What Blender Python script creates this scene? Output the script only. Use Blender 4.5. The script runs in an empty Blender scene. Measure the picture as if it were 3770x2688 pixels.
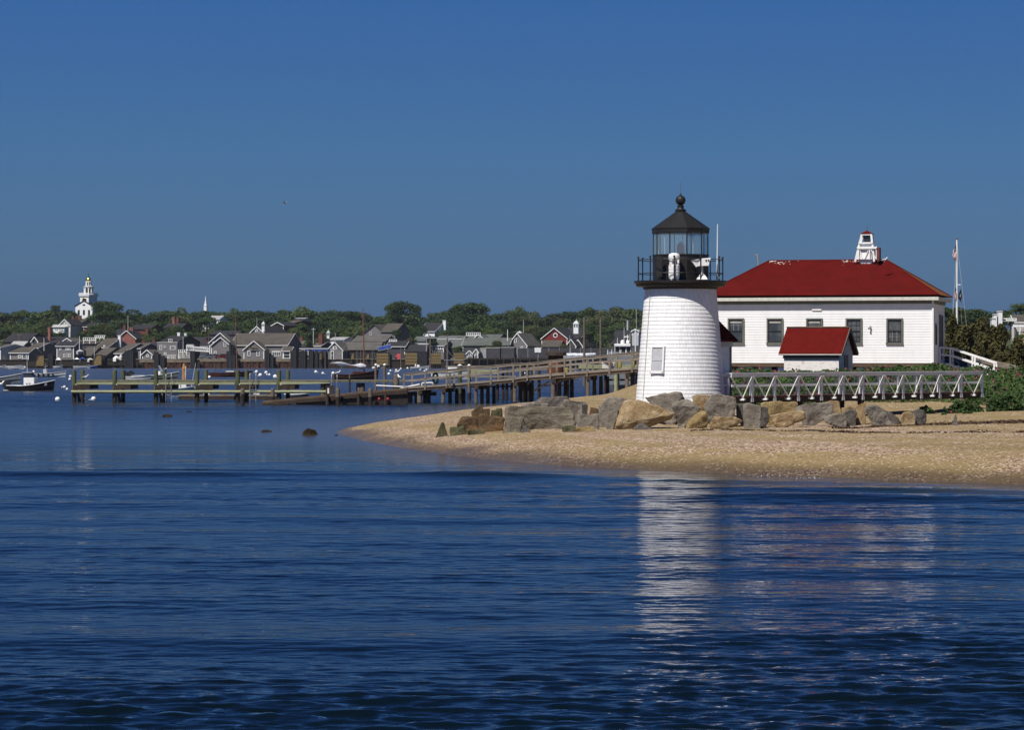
import bpy, bmesh, math, random
import numpy as np
from mathutils import Vector, Matrix
PI = math.pi
rad = math.radians
SC = bpy.context.scene
COL = SC.collection
random.seed(7)
RNG = np.random.default_rng(11)

# ------------------------------------------------------------------ camera, sky, sun, exposure
FPX, EYE, YH = 10000.0, 3.8, 1306.0          # focal length in photo pixels, eye height (m), horizon row of the photo
cam = bpy.data.cameras.new('camera')
cam.sensor_width = 36.0
cam.lens = 36.0 * FPX / 3770.0
cam.shift_y = -(1344.0 - YH) / 3770.0
cam.clip_start, cam.clip_end = 1.0, 20000.0
cam_o = bpy.data.objects.new('camera', cam)
cam_o.location = (0, 0, EYE)
cam_o.rotation_euler = (rad(90), 0, 0)
COL.objects.link(cam_o)
SC.camera = cam_o

SUN_EL, SUN_S = rad(54), rad(36)              # elevation; swing to the left of straight-behind-the-camera
sun_dir = Vector((-math.sin(SUN_S) * math.cos(SUN_EL), -math.cos(SUN_S) * math.cos(SUN_EL), math.sin(SUN_EL)))
W = bpy.data.worlds.new('World'); SC.world = W; W.use_nodes = True
nt = W.node_tree; nt.nodes.clear()
def wn(t, **k):
    n = nt.nodes.new(t)
    for a, b in k.items(): setattr(n, a, b)
    return n
tc = wn('ShaderNodeTexCoord'); sep = wn('ShaderNodeSeparateXYZ'); comb = wn('ShaderNodeCombineXYZ')
mz = wn('ShaderNodeMath', operation='MULTIPLY_ADD'); mz.inputs[1].default_value = 2.0; mz.inputs[2].default_value = 0.24
nrm = wn('ShaderNodeVectorMath', operation='NORMALIZE')
sky = wn('ShaderNodeTexSky', sky_type='NISHITA', sun_disc=False)
sky.sun_elevation = SUN_EL
sky.sun_rotation = math.atan2(sun_dir.x, sun_dir.y)
sky.air_density = 1.0; sky.dust_density = 0.6; sky.ozone_density = 3.0
tint = wn('ShaderNodeMix', data_type='RGBA', blend_type='MULTIPLY'); tint.inputs[0].default_value = 1.0
tint.inputs[7].default_value = (0.52, 0.74, 1.0, 1)
bg = wn('ShaderNodeBackground'); bg.inputs[1].default_value = 0.088
out = wn('ShaderNodeOutputWorld')
L = nt.links.new
L(tc.outputs['Generated'], sep.inputs[0]); L(sep.outputs[0], comb.inputs[0]); L(sep.outputs[1], comb.inputs[1])
L(sep.outputs[2], mz.inputs[0]); L(mz.outputs[0], comb.inputs[2]); L(comb.outputs[0], nrm.inputs[0])
ramp = wn('ShaderNodeValToRGB'); el_ = ramp.color_ramp.elements
for _ in range(5): el_.new(.5)
for e_, (q_, c_) in zip(el_, [(0, (.62, .47, .44)), (.035, (.86, .785, .62)), (.075, (.82, .98, .87)), (.13, (.63, .94, 1.06)), (.20, (.42, .72, .94)), (.32, (.26, .47, .70)), (.65, (.12, .19, .28))]):
    e_.position = q_; e_.color = (*c_, 1)
dim = wn('ShaderNodeMix', data_type='RGBA', blend_type='MULTIPLY'); dim.inputs[0].default_value = 1.0
L(sep.outputs[2], ramp.inputs[0]); L(sky.outputs[0], dim.inputs[6]); L(ramp.outputs[0], dim.inputs[7])
L(nrm.outputs[0], sky.inputs[0]); L(dim.outputs[2], tint.inputs[6]); L(tint.outputs[2], bg.inputs[0]); L(bg.outputs[0], out.inputs[0])
sl = bpy.data.lights.new('sun', 'SUN'); sl.energy = 5.0; sl.angle = rad(0.5); sl.color = (1.0, 0.95, 0.87)
so = bpy.data.objects.new('sun', sl); COL.objects.link(so)
so.rotation_euler = sun_dir.to_track_quat('Z', 'Y').to_euler()
so.location = (-60, -40, 80)
SC.view_settings.view_transform = 'Standard'; SC.view_settings.look = 'None'
SC.view_settings.exposure = 0.18; SC.view_settings.gamma = 1.0
SC.render.film_transparent = False
try:
    SC.cycles.max_bounces = 6; SC.cycles.transparent_max_bounces = 12; SC.cycles.use_denoising = True
    SC.cycles.caustics_reflective = False; SC.cycles.caustics_refractive = False
except Exception: pass

# ------------------------------------------------------------------ helpers
def P(p, D):
    """point at distance D that the photo shows at pixel p"""
    return Vector(((p[0] - 1885.0) / FPX * D, D, EYE - (p[1] - YH) / FPX * D))
def za(x, y): return (x * .33251, 980 + y * .33251)
def zb(x, y): return (500 + x * .271, 1080 + y * .271)
def zc(x, y): return (950 + x * .271, 1080 + y * .271)
def zd(x, y): return (1400 + x * .271, 1080 + y * .271)
def ze(x, y): return (1900 + x * .33245, 1080 + y * .33245)
def zl(x, y): return (2250 + x * .50485, 680 + y * .50485)
def zh(x, y): return (2620 + x * .41857, 820 + y * .41857)
def zr(x, y): return (3100 + x * .41875, 820 + y * .41875)
def k1(x, y): return (1550 + x * .39508, 1400 + y * .39508)
def k2(x, y): return (2300 + x * .35118, 1350 + y * .35118)
def k3(x, y): return (3000 + x * .33802, 1300 + y * .33802)

def tag(o, label=None, cat=None, group=None, kind=None):
    if label: o['label'] = label
    if cat: o['category'] = cat
    if group: o['group'] = group
    if kind: o['kind'] = kind
    return o
def thing(name, label, cat, loc=(0, 0, 0), rz=0.0, group=None):
    o = bpy.data.objects.new(name, None); COL.objects.link(o)
    o.empty_display_size = 0.3
    o.location = loc; o.rotation_euler = (0, 0, rz)
    return tag(o, label, cat, group)
def copy_tree(o, parent=None):
    c = o.copy(); COL.objects.link(c); c.parent = parent
    for ch in list(o.children): copy_tree(ch, c)
    return c

class MB:
    """collects shapes and links them as one mesh object"""
    def __init__(s): s.v, s.f, s.m = [], [], []
    def add(s, vs, fs, mi=0):
        n = len(s.v); s.v += [tuple(v) for v in vs]
        s.f += [tuple(i + n for i in f) for f in fs]; s.m += [mi] * len(fs); return s
    def box(s, c, d, rz=0.0, mi=0, M=None):
        hx, hy, hz = d[0] / 2, d[1] / 2, d[2] / 2
        R = Matrix.Rotation(rz, 3, 'Z') if M is None else M
        c = Vector(c)
        vs = [c + R @ Vector((x, y, z)) for z in (-hz, hz) for y in (-hy, hy) for x in (-hx, hx)]
        return s.add(vs, [(0, 2, 3, 1), (4, 5, 7, 6), (0, 1, 5, 4), (2, 6, 7, 3), (0, 4, 6, 2), (1, 3, 7, 5)], mi)
    def bar(s, a, b, w, h, up=(0, 0, 1), mi=0):
        a, b = Vector(a), Vector(b); d = b - a; l = d.length
        if l < 1e-6: return s
        z = d.normalized(); u = Vector(up)
        if abs(z.dot(u)) > .99: u = Vector((0, 1, 0))
        x = u.cross(z).normalized(); y = z.cross(x)
        M = Matrix((x, y, z)).transposed()
        return s.box((a + b) / 2, (w, h, l), 0, mi, M)
    def tube(s, a, b, r0, r1=None, n=10, mi=0, cap=True):
        r1 = r0 if r1 is None else r1
        a, b = Vector(a), Vector(b); z = (b - a).normalized()
        u = Vector((0, 0, 1)) if abs(z.z) < .9 else Vector((1, 0, 0))
        x = u.cross(z).normalized(); y = z.cross(x)
        vs = []
        for c, r in ((a, r0), (b, r1)):
            for i in range(n):
                t = 2 * PI * i / n; vs.append(c + (x * math.cos(t) + y * math.sin(t)) * r)
        fs = [(i, (i + 1) % n, n + (i + 1) % n, n + i) for i in range(n)]
        if cap: fs += [tuple(range(n - 1, -1, -1)), tuple(range(n, 2 * n))]
        return s.add(vs, fs, mi)
    def path(s, pts, r, n=8, mi=0):
        for a, b in zip(pts[:-1], pts[1:]): s.tube(a, b, r, r, n, mi)
        return s
    def lathe(s, prof, n=32, c=(0, 0, 0), off=0.0, mi=0, capb=True, capt=True):
        vs = []
        for r, z in prof:
            for i in range(n):
                t = 2 * PI * i / n + off
                vs.append((c[0] + r * math.cos(t), c[1] + r * math.sin(t), c[2] + z))
        fs = []
        for k in range(len(prof) - 1):
            for i in range(n):
                j = (i + 1) % n
                fs.append((k * n + i, k * n + j, (k + 1) * n + j, (k + 1) * n + i))
        if capb: fs.append(tuple(range(n - 1, -1, -1)))
        if capt: fs.append(tuple(range((len(prof) - 1) * n, len(prof) * n)))
        return s.add(vs, fs, mi)
    def ball(s, c, r, n=12, m=8, sz=1.0, mi=0):
        return s.lathe([(max(1e-3, r * math.sin(PI * k / m)), -r * sz * math.cos(PI * k / m)) for k in range(m + 1)], n, c, 0, mi)
    def prism(s, poly, ext, mi=0):
        """poly: list of 3D points (planar), extruded by vector ext"""
        n = len(poly); e = Vector(ext)
        vs = [Vector(p) for p in poly] + [Vector(p) + e for p in poly]
        fs = [tuple(range(n)), tuple(range(2 * n - 1, n - 1, -1))] + [(i, i + n, (i + 1) % n + n, (i + 1) % n) for i in range(n)]
        return s.add(vs, fs, mi)
    def quad(s, a, b, c, d, mi=0): return s.add([a, b, c, d], [(0, 1, 2, 3)], mi)
    def build(s, name, mats, parent=None, origin=None, smooth=False, bevel=0.0, recalc=True):
        me = bpy.data.meshes.new(name)
        o0 = Vector(origin) if origin is not None else Vector((0, 0, 0))
        me.from_pydata([tuple(Vector(v) - o0) for v in s.v], [], s.f)
        if not isinstance(mats, (list, tuple)): mats = [mats]
        for m in mats: me.materials.append(m)
        if len(mats) > 1: me.polygons.foreach_set('material_index', s.m)
        if recalc:
            b = bmesh.new(); b.from_mesh(me)
            bmesh.ops.recalc_face_normals(b, faces=b.faces)
            if bevel > 0:
                es = [e for e in b.edges if len(e.link_faces) == 2 and e.calc_face_angle(0) > .5]
                bmesh.ops.bevel(b, geom=es, offset=bevel, segments=1, affect='EDGES', profile=.5)
            b.to_mesh(me); b.free()
        if smooth: me.polygons.foreach_set('use_smooth', [True] * len(me.polygons))
        me.update()
        o = bpy.data.objects.new(name, me); COL.objects.link(o)
        if parent is not None: o.parent = parent
        elif origin is not None: o.location = o0
        return o
def mesh_np(name, V, F, mats, parent=None, mi=None, smooth=False):
    me = bpy.data.meshes.new(name)
    V = np.asarray(V, dtype=np.float32); F = np.asarray(F, dtype=np.int32); k = F.shape[1]
    me.vertices.add(len(V)); me.vertices.foreach_set('co', V.ravel())
    me.loops.add(F.size); me.loops.foreach_set('vertex_index', F.ravel())
    me.polygons.add(len(F)); me.polygons.foreach_set('loop_start', np.arange(0, F.size, k, dtype=np.int32))
    if not isinstance(mats, (list, tuple)): mats = [mats]
    for m in mats: me.materials.append(m)
    if mi is not None: me.polygons.foreach_set('material_index', np.asarray(mi, dtype=np.int32))
    if smooth: me.polygons.foreach_set('use_smooth', np.ones(len(F), dtype=bool))
    me.update(calc_edges=True); me.validate()
    o = bpy.data.objects.new(name, me); COL.objects.link(o)
    if parent is not None: o.parent = parent
    return o
def leaf_quads(pts, size, nbias=None, rng=RNG):
    """one randomly turned leaf-clump quad per point"""
    n = len(pts)
    d = rng.normal(size=(n, 3))
    if nbias is not None: d = d + nbias
    d /= np.linalg.norm(d, axis=1)[:, None] + 1e-9
    a = np.cross(d, rng.normal(size=(n, 3))); a /= np.linalg.norm(a, axis=1)[:, None] + 1e-9
    b = np.cross(d, a)
    s = (size * rng.uniform(.6, 1.35, n))[:, None]; q = s * rng.uniform(.45, .9, n)[:, None]
    V = np.stack([pts - a * s, pts - b * q, pts + a * s, pts + b * q], 1).reshape(-1, 3)
    return V, np.arange(4 * n).reshape(-1, 4)

# ------------------------------------------------------------------ materials
def mat(name, c, c2=None, scale=4.0, rough=.75, bump=0.0, bscale=None, stretch=(1, 1, 1), metal=0.0, spec=.3, detail=5.0, lo=.35, hi=.65, rnd=0.0):
    m = bpy.data.materials.new(name); m.use_nodes = True
    t = m.node_tree; N = t.nodes; K = t.links.new
    p = N['Principled BSDF']; p.inputs['Roughness'].default_value = rough; p.inputs['Metallic'].default_value = metal
    p.inputs['Specular IOR Level'].default_value = spec
    if c2 is None: c2 = tuple(x * .72 for x in c)
    co = N.new('ShaderNodeTexCoord'); mp = N.new('ShaderNodeMapping'); mp.inputs['Scale'].default_value = stretch
    K(co.outputs['Object'], mp.inputs[0])
    nz = N.new('ShaderNodeTexNoise'); nz.inputs['Scale'].default_value = scale; nz.inputs['Detail'].default_value = detail; nz.inputs['Roughness'].default_value = .65
    K(mp.outputs[0], nz.inputs[0])
    r = N.new('ShaderNodeValToRGB'); r.color_ramp.elements[0].position = lo; r.color_ramp.elements[1].position = hi
    r.color_ramp.elements[0].color = (*c2, 1); r.color_ramp.elements[1].color = (*c, 1)
    K(nz.outputs[0], r.inputs[0]); last = r.outputs[0]
    if rnd > 0:
        oi = N.new('ShaderNodeObjectInfo'); hs = N.new('ShaderNodeHueSaturation')
        a = N.new('ShaderNodeMath'); a.operation = 'MULTIPLY_ADD'; a.inputs[1].default_value = rnd; a.inputs[2].default_value = 1 - rnd / 2
        K(oi.outputs['Random'], a.inputs[0]); K(a.outputs[0], hs.inputs['Value'])
        h = N.new('ShaderNodeMath'); h.operation = 'MULTIPLY_ADD'; h.inputs[1].default_value = -.05 * rnd; h.inputs[2].default_value = .5 + .02 * rnd
        K(oi.outputs['Random'], h.inputs[0]); K(h.outputs[0], hs.inputs['Hue'])
        K(last, hs.inputs['Color']); last = hs.outputs[0]
    K(last, p.inputs['Base Color'])
    if bump > 0:
        n2 = N.new('ShaderNodeTexNoise'); n2.inputs['Scale'].default_value = bscale or scale * 4; n2.inputs['Detail'].default_value = 4
        K(mp.outputs[0], n2.inputs[0])
        b = N.new('ShaderNodeBump'); b.inputs['Strength'].default_value = bump; b.inputs['Distance'].default_value = .1
        K(n2.outputs[0], b.inputs['Height']); K(b.outputs[0], p.inputs['Normal'])
    return m
M = {}
M['white'] = mat('white_paint', (.80, .80, .80), (.70, .70, .69), 3, .55)
M['white_clap'] = mat('white_clapboard', (.80, .80, .81), (.73, .73, .735), 1.6, .6, stretch=(1.2, 1.2, .6), lo=.28, hi=.55)
M['offwhite'] = mat('offwhite_paint', (.62, .61, .56), (.48, .47, .42), 5, .6)
M['grey_paint'] = mat('grey_trim_paint', (.16, .17, .14), (.11, .12, .10), 5, .6)
M['sash'] = mat('dark_sash_paint', (.035, .03, .028), (.02, .018, .017), 5, .5)
M['black'] = mat('black_iron_paint', (.012, .011, .011), (.02, .017, .016), 6, .45)
M['blackroof'] = mat('black_roof_paint', (.018, .017, .018), (.012, .012, .012), 6, .5)
M['red_roof'] = mat('red_roof_shingles', (.100, .0085, .0075), (.074, .0068, .006), 1.0, .95, .35, 22, (1, 1, 1), spec=.02)
M['red_roof2'] = mat('red_small_roof', (.112, .0095, .0075), (.085, .0075, .006), 3, .95, .3, 25, spec=.02)
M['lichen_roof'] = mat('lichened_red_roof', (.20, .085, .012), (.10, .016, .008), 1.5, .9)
M['glass'] = mat('window_glass', (.02, .024, .028), (.035, .04, .045), 2, .08, spec=.6)
M['pane'] = mat('sky_grey_window_pane', (.10, .105, .11), (.04, .043, .046), .8, .12, spec=.7, lo=.42, hi=.6)  # pale grey puts the sky's reflection into the glass colour
M['curtain'] = mat('curtain_cloth', (.55, .53, .48), (.38, .36, .32), 9, .9)
M['redlens'] = mat('red_beacon_lens', (.85, .05, .05), (.7, .04, .045), 6, .25)
M['panel'] = mat('pale_grey_panel', (.46, .47, .49), (.38, .39, .41), 6, .5)
M['brick_white'] = mat('worn_whitewashed_brick', (.74, .70, .66), (.38, .22, .17), 3.2, .85, .2, 14, (1, 1, 3.5), lo=.30, hi=.46)
M['wood'] = mat('weathered_plank', (.27, .23, .19), (.13, .105, .085), 2.5, .85, .25, 12, (.4, .4, 4))
M['wood_d'] = mat('dark_timber', (.055, .036, .026), (.022, .015, .012), 2.5, .8, .25, 9, (1, 1, .5))
M['wood_b'] = mat('brown_timber', (.13, .09, .06), (.06, .04, .028), 2.5, .85, .3, 9, (.5, .5, 3))
M['pile_g'] = mat('green_treated_pile', (.10, .115, .052), (.055, .062, .032), 2.0, .85, .3, 10, (1, 1, .4))
M['beam_g'] = mat('pale_green_beam', (.33, .34, .20), (.22, .23, .13), 1.2, .8, .2, 8, (.5, 1, 2))
M['deck_g'] = mat('grey_deck_planks', (.16, .155, .11), (.09, .085, .06), 3, .9, .2, 8)
M['pile_wet'] = mat('wet_pile_foot', (.030, .020, .016), (.014, .011, .010), 2.5, .6, .3, 9)
M['tan_panel'] = mat('tan_fender_boards', (.20, .145, .062), (.15, .105, .045), .6, .8, .1, 4, (.4, 1, 2))
M['rust'] = mat('rusty_sheet_pile', (.085, .035, .025), (.045, .02, .016), .8, .9, .2, 3)
M['cap'] = mat('timber_cap', (.22, .18, .13), (.15, .12, .09), .7, .9)
M['slate_pile'] = mat('dark_dolphin_timber', (.030, .030, .036), (.017, .017, .021), .6, .85, .3, 2.5, (2, 2, .3))
M['shingle'] = mat('grey_shingle', (.185, .175, .18), (.135, .128, .132), .5, .9, .2, 3, (1, 1, 3))
M['shingle_d'] = mat('dark_grey_shingle', (.060, .060, .070), (.042, .042, .050), .5, .9)
M['roof_dk'] = mat('dark_slate_roof', (.026, .026, .032), (.018, .018, .023), .4, .85)
M['roof_gr'] = mat('grey_shingle_roof', (.105, .10, .093), (.072, .069, .063), .4, .9)
M['roof_br'] = mat('brown_shingle_roof', (.084, .074, .064), (.056, .050, .044), .4, .9)
M['roof_grn'] = mat('greenish_grey_roof', (.10, .112, .106), (.070, .080, .076), .4, .9)
M['roof_pale'] = mat('pale_roof', (.34, .34, .35), (.26, .26, .27), .4, .8)
M['brick'] = mat('red_brick', (.155, .052, .042), (.11, .038, .031), 1.2, .9)
M['pink'] = mat('faded_pink_brick', (.27, .10, .085), (.21, .078, .066), .8, .9)
M['redwall'] = mat('barn_red_wall', (.17, .022, .018), (.13, .018, .015), .8, .85)
M['yellow_wall'] = mat('pale_yellow_wall', (.45, .36, .26), (.38, .30, .21), .8, .8)
M['gold'] = mat('gilded_metal', (.85, .56, .12), (.70, .44, .08), 3, .28, metal=1.0)
M['hull_dk'] = mat('navy_hull_paint', (.012, .012, .020), (.008, .008, .013), 2, .3)
M['hull_w'] = mat('white_hull_paint', (.66, .67, .68), (.56, .57, .58), 2, .35)
M['hull_gn'] = mat('grey_green_hull', (.15, .18, .15), (.11, .135, .115), 2, .4)
M['hull_gr'] = mat('grey_hull', (.20, .215, .23), (.15, .165, .18), 2, .4)
M['varnish'] = mat('varnished_brown_hull', (.085, .024, .014), (.05, .015, .010), 2, .35)
M['spar'] = mat('varnished_spar', (.21, .085, .04), (.15, .06, .03), 3, .45)
M['canvas'] = mat('sail_canvas', (.60, .61, .66), (.45, .46, .52), 4, .9)
M['outb'] = mat('outboard_black', (.012, .012, .014), (.02, .02, .022), 4, .35)
M['blue'] = mat('blue_canvas', (.03, .09, .42), (.02, .06, .30), 3, .7)
M['green_p'] = mat('green_buoy_paint', (.01, .20, .07), (.008, .14, .05), 3, .5)
M['hose'] = mat('green_hose', (.008, .05, .045), (.006, .035, .03), 5, .5)
M['redp'] = mat('red_buoy_paint', (.30, .016, .03), (.22, .012, .02), 3, .45)
M['rustbuoy'] = mat('rusted_steel', (.15, .052, .02), (.07, .026, .014), 3, .85, .3, 10)
M['steel'] = mat('galvanised_steel', (.33, .34, .36), (.25, .26, .28), 3, .45, metal=.3)
M['pole'] = mat('weathered_pole', (.16, .125, .10), (.10, .08, .065), 3, .9)
M['gullw'] = mat('gull_white', (.72, .72, .72), (.62, .62, .62), 8, .8)
M['gullg'] = mat('gull_grey_wing', (.24, .25, .27), (.18, .19, .21), 8, .8)
M['flag_red'] = mat('flag_red', (.36, .02, .03), (.30, .018, .027), 5, .8)
M['flag_blue'] = mat('flag_blue', (.015, .02, .09), (.012, .017, .075), 5, .8)
M['flag_black'] = mat('flag_black', (.012, .012, .016), (.02, .02, .026), 5, .8)
M['car_blue'] = mat('blue_car_paint', (.01, .06, .28), (.01, .05, .24), 3, .25)
M['car_grey'] = mat('grey_car_paint', (.12, .14, .17), (.10, .115, .14), 3, .25)
M['car_red'] = mat('red_car_paint', (.13, .010, .014), (.10, .008, .012), 3, .25)
M['tyre'] = mat('tyre_rubber', (.014, .014, .014), (.02, .02, .02), 5, .8)
M['bark'] = mat('bark', (.075, .06, .045), (.045, .036, .028), 3, .95)
M['leaf'] = mat('broadleaf_foliage', (.060, .094, .026), (.030, .055, .017), .35, .75, spec=.2, rnd=.8)
M['leaf2'] = mat('dark_foliage', (.042, .072, .024), (.022, .043, .016), .35, .75, spec=.2, rnd=.7)
M['leaf3'] = mat('olive_foliage', (.064, .082, .028), (.036, .050, .019), .35, .75, spec=.2, rnd=.7)
M['pine'] = mat('pine_foliage', (.095, .085, .028), (.030, .034, .014), 1.1, .8, spec=.15, rnd=.3)
M['rose'] = mat('rose_leaves', (.045, .085, .016), (.020, .042, .010), .9, .7, spec=.25)
M['flower'] = mat('magenta_rose_petals', (.38, .03, .15), (.28, .02, .11), 6, .7)
M['weed'] = mat('dry_seaweed', (.105, .062, .038), (.050, .030, .022), 6, .9)
M['hill'] = mat('scrub_hillside', (.055, .075, .024), (.032, .045, .016), .05, .95)
M['yard'] = mat('town_ground', (.12, .105, .085), (.08, .07, .055), .06, .95)
# ------------------------------------------------------------------ ground of the point: signed distance to its shoreline
def shore(px, py):
    D = EYE * FPX / (py - YH); return ((px - 1885) / FPX * D, D)
FRONT = [(160, 60), (60, 69), shore(4400, 1806), shore(3770, 1785), shore(3200, 1766), shore(2800, 1749), shore(2400, 1733), shore(2000, 1712),
         shore(1700, 1681), shore(1500, 1653), shore(1350, 1625), shore(1270, 1603), shore(1245, 1593)]
BACK = [shore(1245, 1593), (-8.6, 139), (-8.0, 149), (-6.2, 163), (-4.0, 178), (-1.5, 192), (0.6, 203), (4, 212), (8, 218), (14, 224), (30, 234), (80, 250), (220, 262)]
def seg_dist(X, Y, pts):
    d = np.full(X.shape, 1e9)
    for (x0, y0), (x1, y1) in zip(pts[:-1], pts[1:]):
        dx, dy = x1 - x0, y1 - y0
        t = np.clip(((X - x0) * dx + (Y - y0) * dy) / (dx * dx + dy * dy), 0, 1)
        d = np.minimum(d, np.hypot(X - x0 - t * dx, Y - y0 - t * dy))
    return d
def inside(X, Y, poly):
    c = np.zeros(X.shape, bool); n = len(poly)
    for i in range(n):
        (x0, y0), (x1, y1) = poly[i], poly[(i + 1) % n]
        if y0 == y1: continue
        c ^= ((y0 > Y) != (y1 > Y)) & (X < (x1 - x0) * (Y - y0) / (y1 - y0) + x0)
    return c
LANDPOLY = FRONT + BACK[1:]
def sstep(a, b, x):
    t = np.clip((x - a) / (b - a), 0, 1); return t * t * (3 - 2 * t)
def vnoise(X, Y, sc, seed=0):
    """smooth value noise"""
    r = np.random.default_rng(seed); T = r.random((256, 256))
    x, y = X / sc + 500.3, Y / sc + 500.7
    xi, yi = np.floor(x).astype(int), np.floor(y).astype(int); fx, fy = x - xi, y - yi
    fx, fy = fx * fx * (3 - 2 * fx), fy * fy * (3 - 2 * fy)
    g = lambda a, b: T[a % 256, b % 256]
    return (g(xi, yi) * (1 - fx) + g(xi + 1, yi) * fx) * (1 - fy) + (g(xi, yi + 1) * (1 - fx) + g(xi + 1, yi + 1) * fx) * fy
def shore_dist(X, Y):
    sf, sb = seg_dist(X, Y, FRONT), seg_dist(X, Y, BACK)
    ins = inside(X, Y, LANDPOLY)
    return np.where(ins, np.minimum(sf, 2.6 * sb), -np.minimum(sf, sb))
def ground_z(X, Y):
    X = np.asarray(X, float); Y = np.asarray(Y, float)
    s = shore_dist(X, Y)
    z = np.where(s > 0, np.maximum(1.85 * (1 - np.exp(-s / 30)), .84 * (1 - np.exp(-np.minimum(s, .35 * seg_dist(X, Y, BACK)) / 3.0))), .05 * s)
    z = np.maximum(z, -1.2)
    z = z + sstep(6, 11, X) * sstep(127, 152, Y) * (1 - sstep(196, 214, Y)) * 1.0 * (1 - sstep(158, 165, Y) * sstep(25, 27.5, X))
    z = z + (vnoise(X, Y, 3.2, 1) - .5) * .12 * sstep(4, 14, s) + (vnoise(X, Y, .9, 2) - .5) * .05 * sstep(3, 10, s)
    z = z + .65 * np.exp(-((X - 7.4) ** 2 + (Y - 119) ** 2) / 9.0)
    z = z + (vnoise(X, Y, 6, 3) - .5) * .35 * sstep(14, 20, X) * sstep(114, 124, Y)
    return z
def gz(x, y): return float(ground_z(np.array([x]), np.array([y]))[0])

def sand_mat():
    m = bpy.data.materials.new('shelly_sand'); m.use_nodes = True
    t = m.node_tree; N = t.nodes; K = t.links.new
    p = N['Principled BSDF']; p.inputs['Roughness'].default_value = .9; p.inputs['Specular IOR Level'].default_value = .2
    co = N.new('ShaderNodeTexCoord')
    def noise(sc, det=3, stretch=(1, 1, 1), rough=.6):
        mp = N.new('ShaderNodeMapping'); mp.inputs['Scale'].default_value = stretch; K(co.outputs['Object'], mp.inputs[0])
        n = N.new('ShaderNodeTexNoise'); n.inputs['Scale'].default_value = sc; n.inputs['Detail'].default_value = det; n.inputs['Roughness'].default_value = rough
        K(mp.outputs[0], n.inputs[0]); return n.outputs[0]
    def ramp(f, stops):
        r = N.new('ShaderNodeValToRGB'); e = r.color_ramp.elements
        while len(e) < len(stops): e.new(.5)
        for el, (q, c) in zip(e, stops): el.position = q; el.color = (*c, 1)
        K(f, r.inputs[0]); return r.outputs[0]
    def mix(f, a, b, mode='MIX'):
        x = N.new('ShaderNodeMix'); x.data_type = 'RGBA'; x.blend_type = mode
        if isinstance(f, float): x.inputs[0].default_value = f
        else: K(f, x.inputs[0])
        K(a, x.inputs[6]) if hasattr(a, 'links') else None
        if not hasattr(a, 'links'): x.inputs[6].default_value = (*a, 1)
        if hasattr(b, 'links'): K(b, x.inputs[7])
        else: x.inputs[7].default_value = (*b, 1)
        return x.outputs[2]
    base = ramp(noise(.35, 5, (.25, 1, 1)), [(.3, (.19, .148, .068)), (.5, (.24, .185, .085)), (.72, (.285, .225, .108))])
    base = mix(ramp(noise(9, 3), [(.35, (0, 0, 0)), (.65, (.45, .45, .45))]), base, (.20, .125, .07))
    at = N.new('ShaderNodeAttribute'); at.attribute_name = 'shell'
    vo = N.new('ShaderNodeTexVoronoi'); vo.inputs['Scale'].default_value = 15.0; K(co.outputs['Object'], vo.inputs[0])
    wn_ = N.new('ShaderNodeSeparateColor'); K(vo.outputs['Color'], wn_.inputs[0])
    # a cell is a shell when its random value is below the local shell density
    lt = N.new('ShaderNodeMath'); lt.operation = 'LESS_THAN'; K(wn_.outputs[0], lt.inputs[0]); K(at.outputs['Fac'], lt.inputs[1])
    ds = N.new('ShaderNodeMath'); ds.operation = 'LESS_THAN'; ds.inputs[1].default_value = .62; K(vo.outputs['Distance'], ds.inputs[0])
    mu = N.new('ShaderNodeMath'); mu.operation = 'MULTIPLY'; K(lt.outputs[0], mu.inputs[0]); K(ds.outputs[0], mu.inputs[1])
    shell = ramp(wn_.outputs[1], [(0, (.22, .13, .10)), (.30, (.34, .215, .165)), (.62, (.46, .34, .26)), (.9, (.66, .58, .48))])
    c = mix(mu.outputs[0], base, shell)
    vo2 = N.new('ShaderNodeTexVoronoi'); vo2.inputs['Scale'].default_value = 11.0; K(co.outputs['Object'], vo2.inputs[0])
    s2 = N.new('ShaderNodeSeparateColor'); K(vo2.outputs['Color'], s2.inputs[0])
    lt2 = N.new('ShaderNodeMath'); lt2.operation = 'LESS_THAN'; K(s2.outputs[2], lt2.inputs[0])
    q = N.new('ShaderNodeMath'); q.operation = 'MULTIPLY'; q.inputs[1].default_value = .35; K(at.outputs['Fac'], q.inputs[0]); K(q.outputs[0], lt2.inputs[1])
    c = mix(lt2.outputs[0], c, (.13, .085, .06))
    wet = N.new('ShaderNodeAttribute'); wet.attribute_name = 'wet'
    dk = mix(wet.outputs['Fac'], c, mix(1.0, c, (.46, .43, .40), 'MULTIPLY'))
    K(dk, p.inputs['Base Color'])
    rr = N.new('ShaderNodeMath'); rr.operation = 'MULTIPLY_ADD'; rr.inputs[1].default_value = -.62; rr.inputs[2].default_value = .9
    K(wet.outputs['Fac'], rr.inputs[0]); K(rr.outputs[0], p.inputs['Roughness'])
    b = N.new('ShaderNodeBump'); b.inputs['Strength'].default_value = .55; b.inputs['Distance'].default_value = .06
    K(noise(7, 5), b.inputs['Height']); K(b.outputs[0], p.inputs['Normal'])
    return m
def axis(parts):
    a = [parts[0][0]]
    for lo, hi, st in parts:
        n = max(1, int(round((hi - lo) / st))); a += list(np.linspace(lo, hi, n + 1)[1:])
    return np.array(a)
def grid_faces(nx, ny):
    i = np.arange(nx - 1); j = np.arange(ny - 1)
    I, J = np.meshgrid(i, j); a = (J * nx + I).ravel()
    return np.stack([a, a + 1, a + nx + 1, a + nx], 1)
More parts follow.
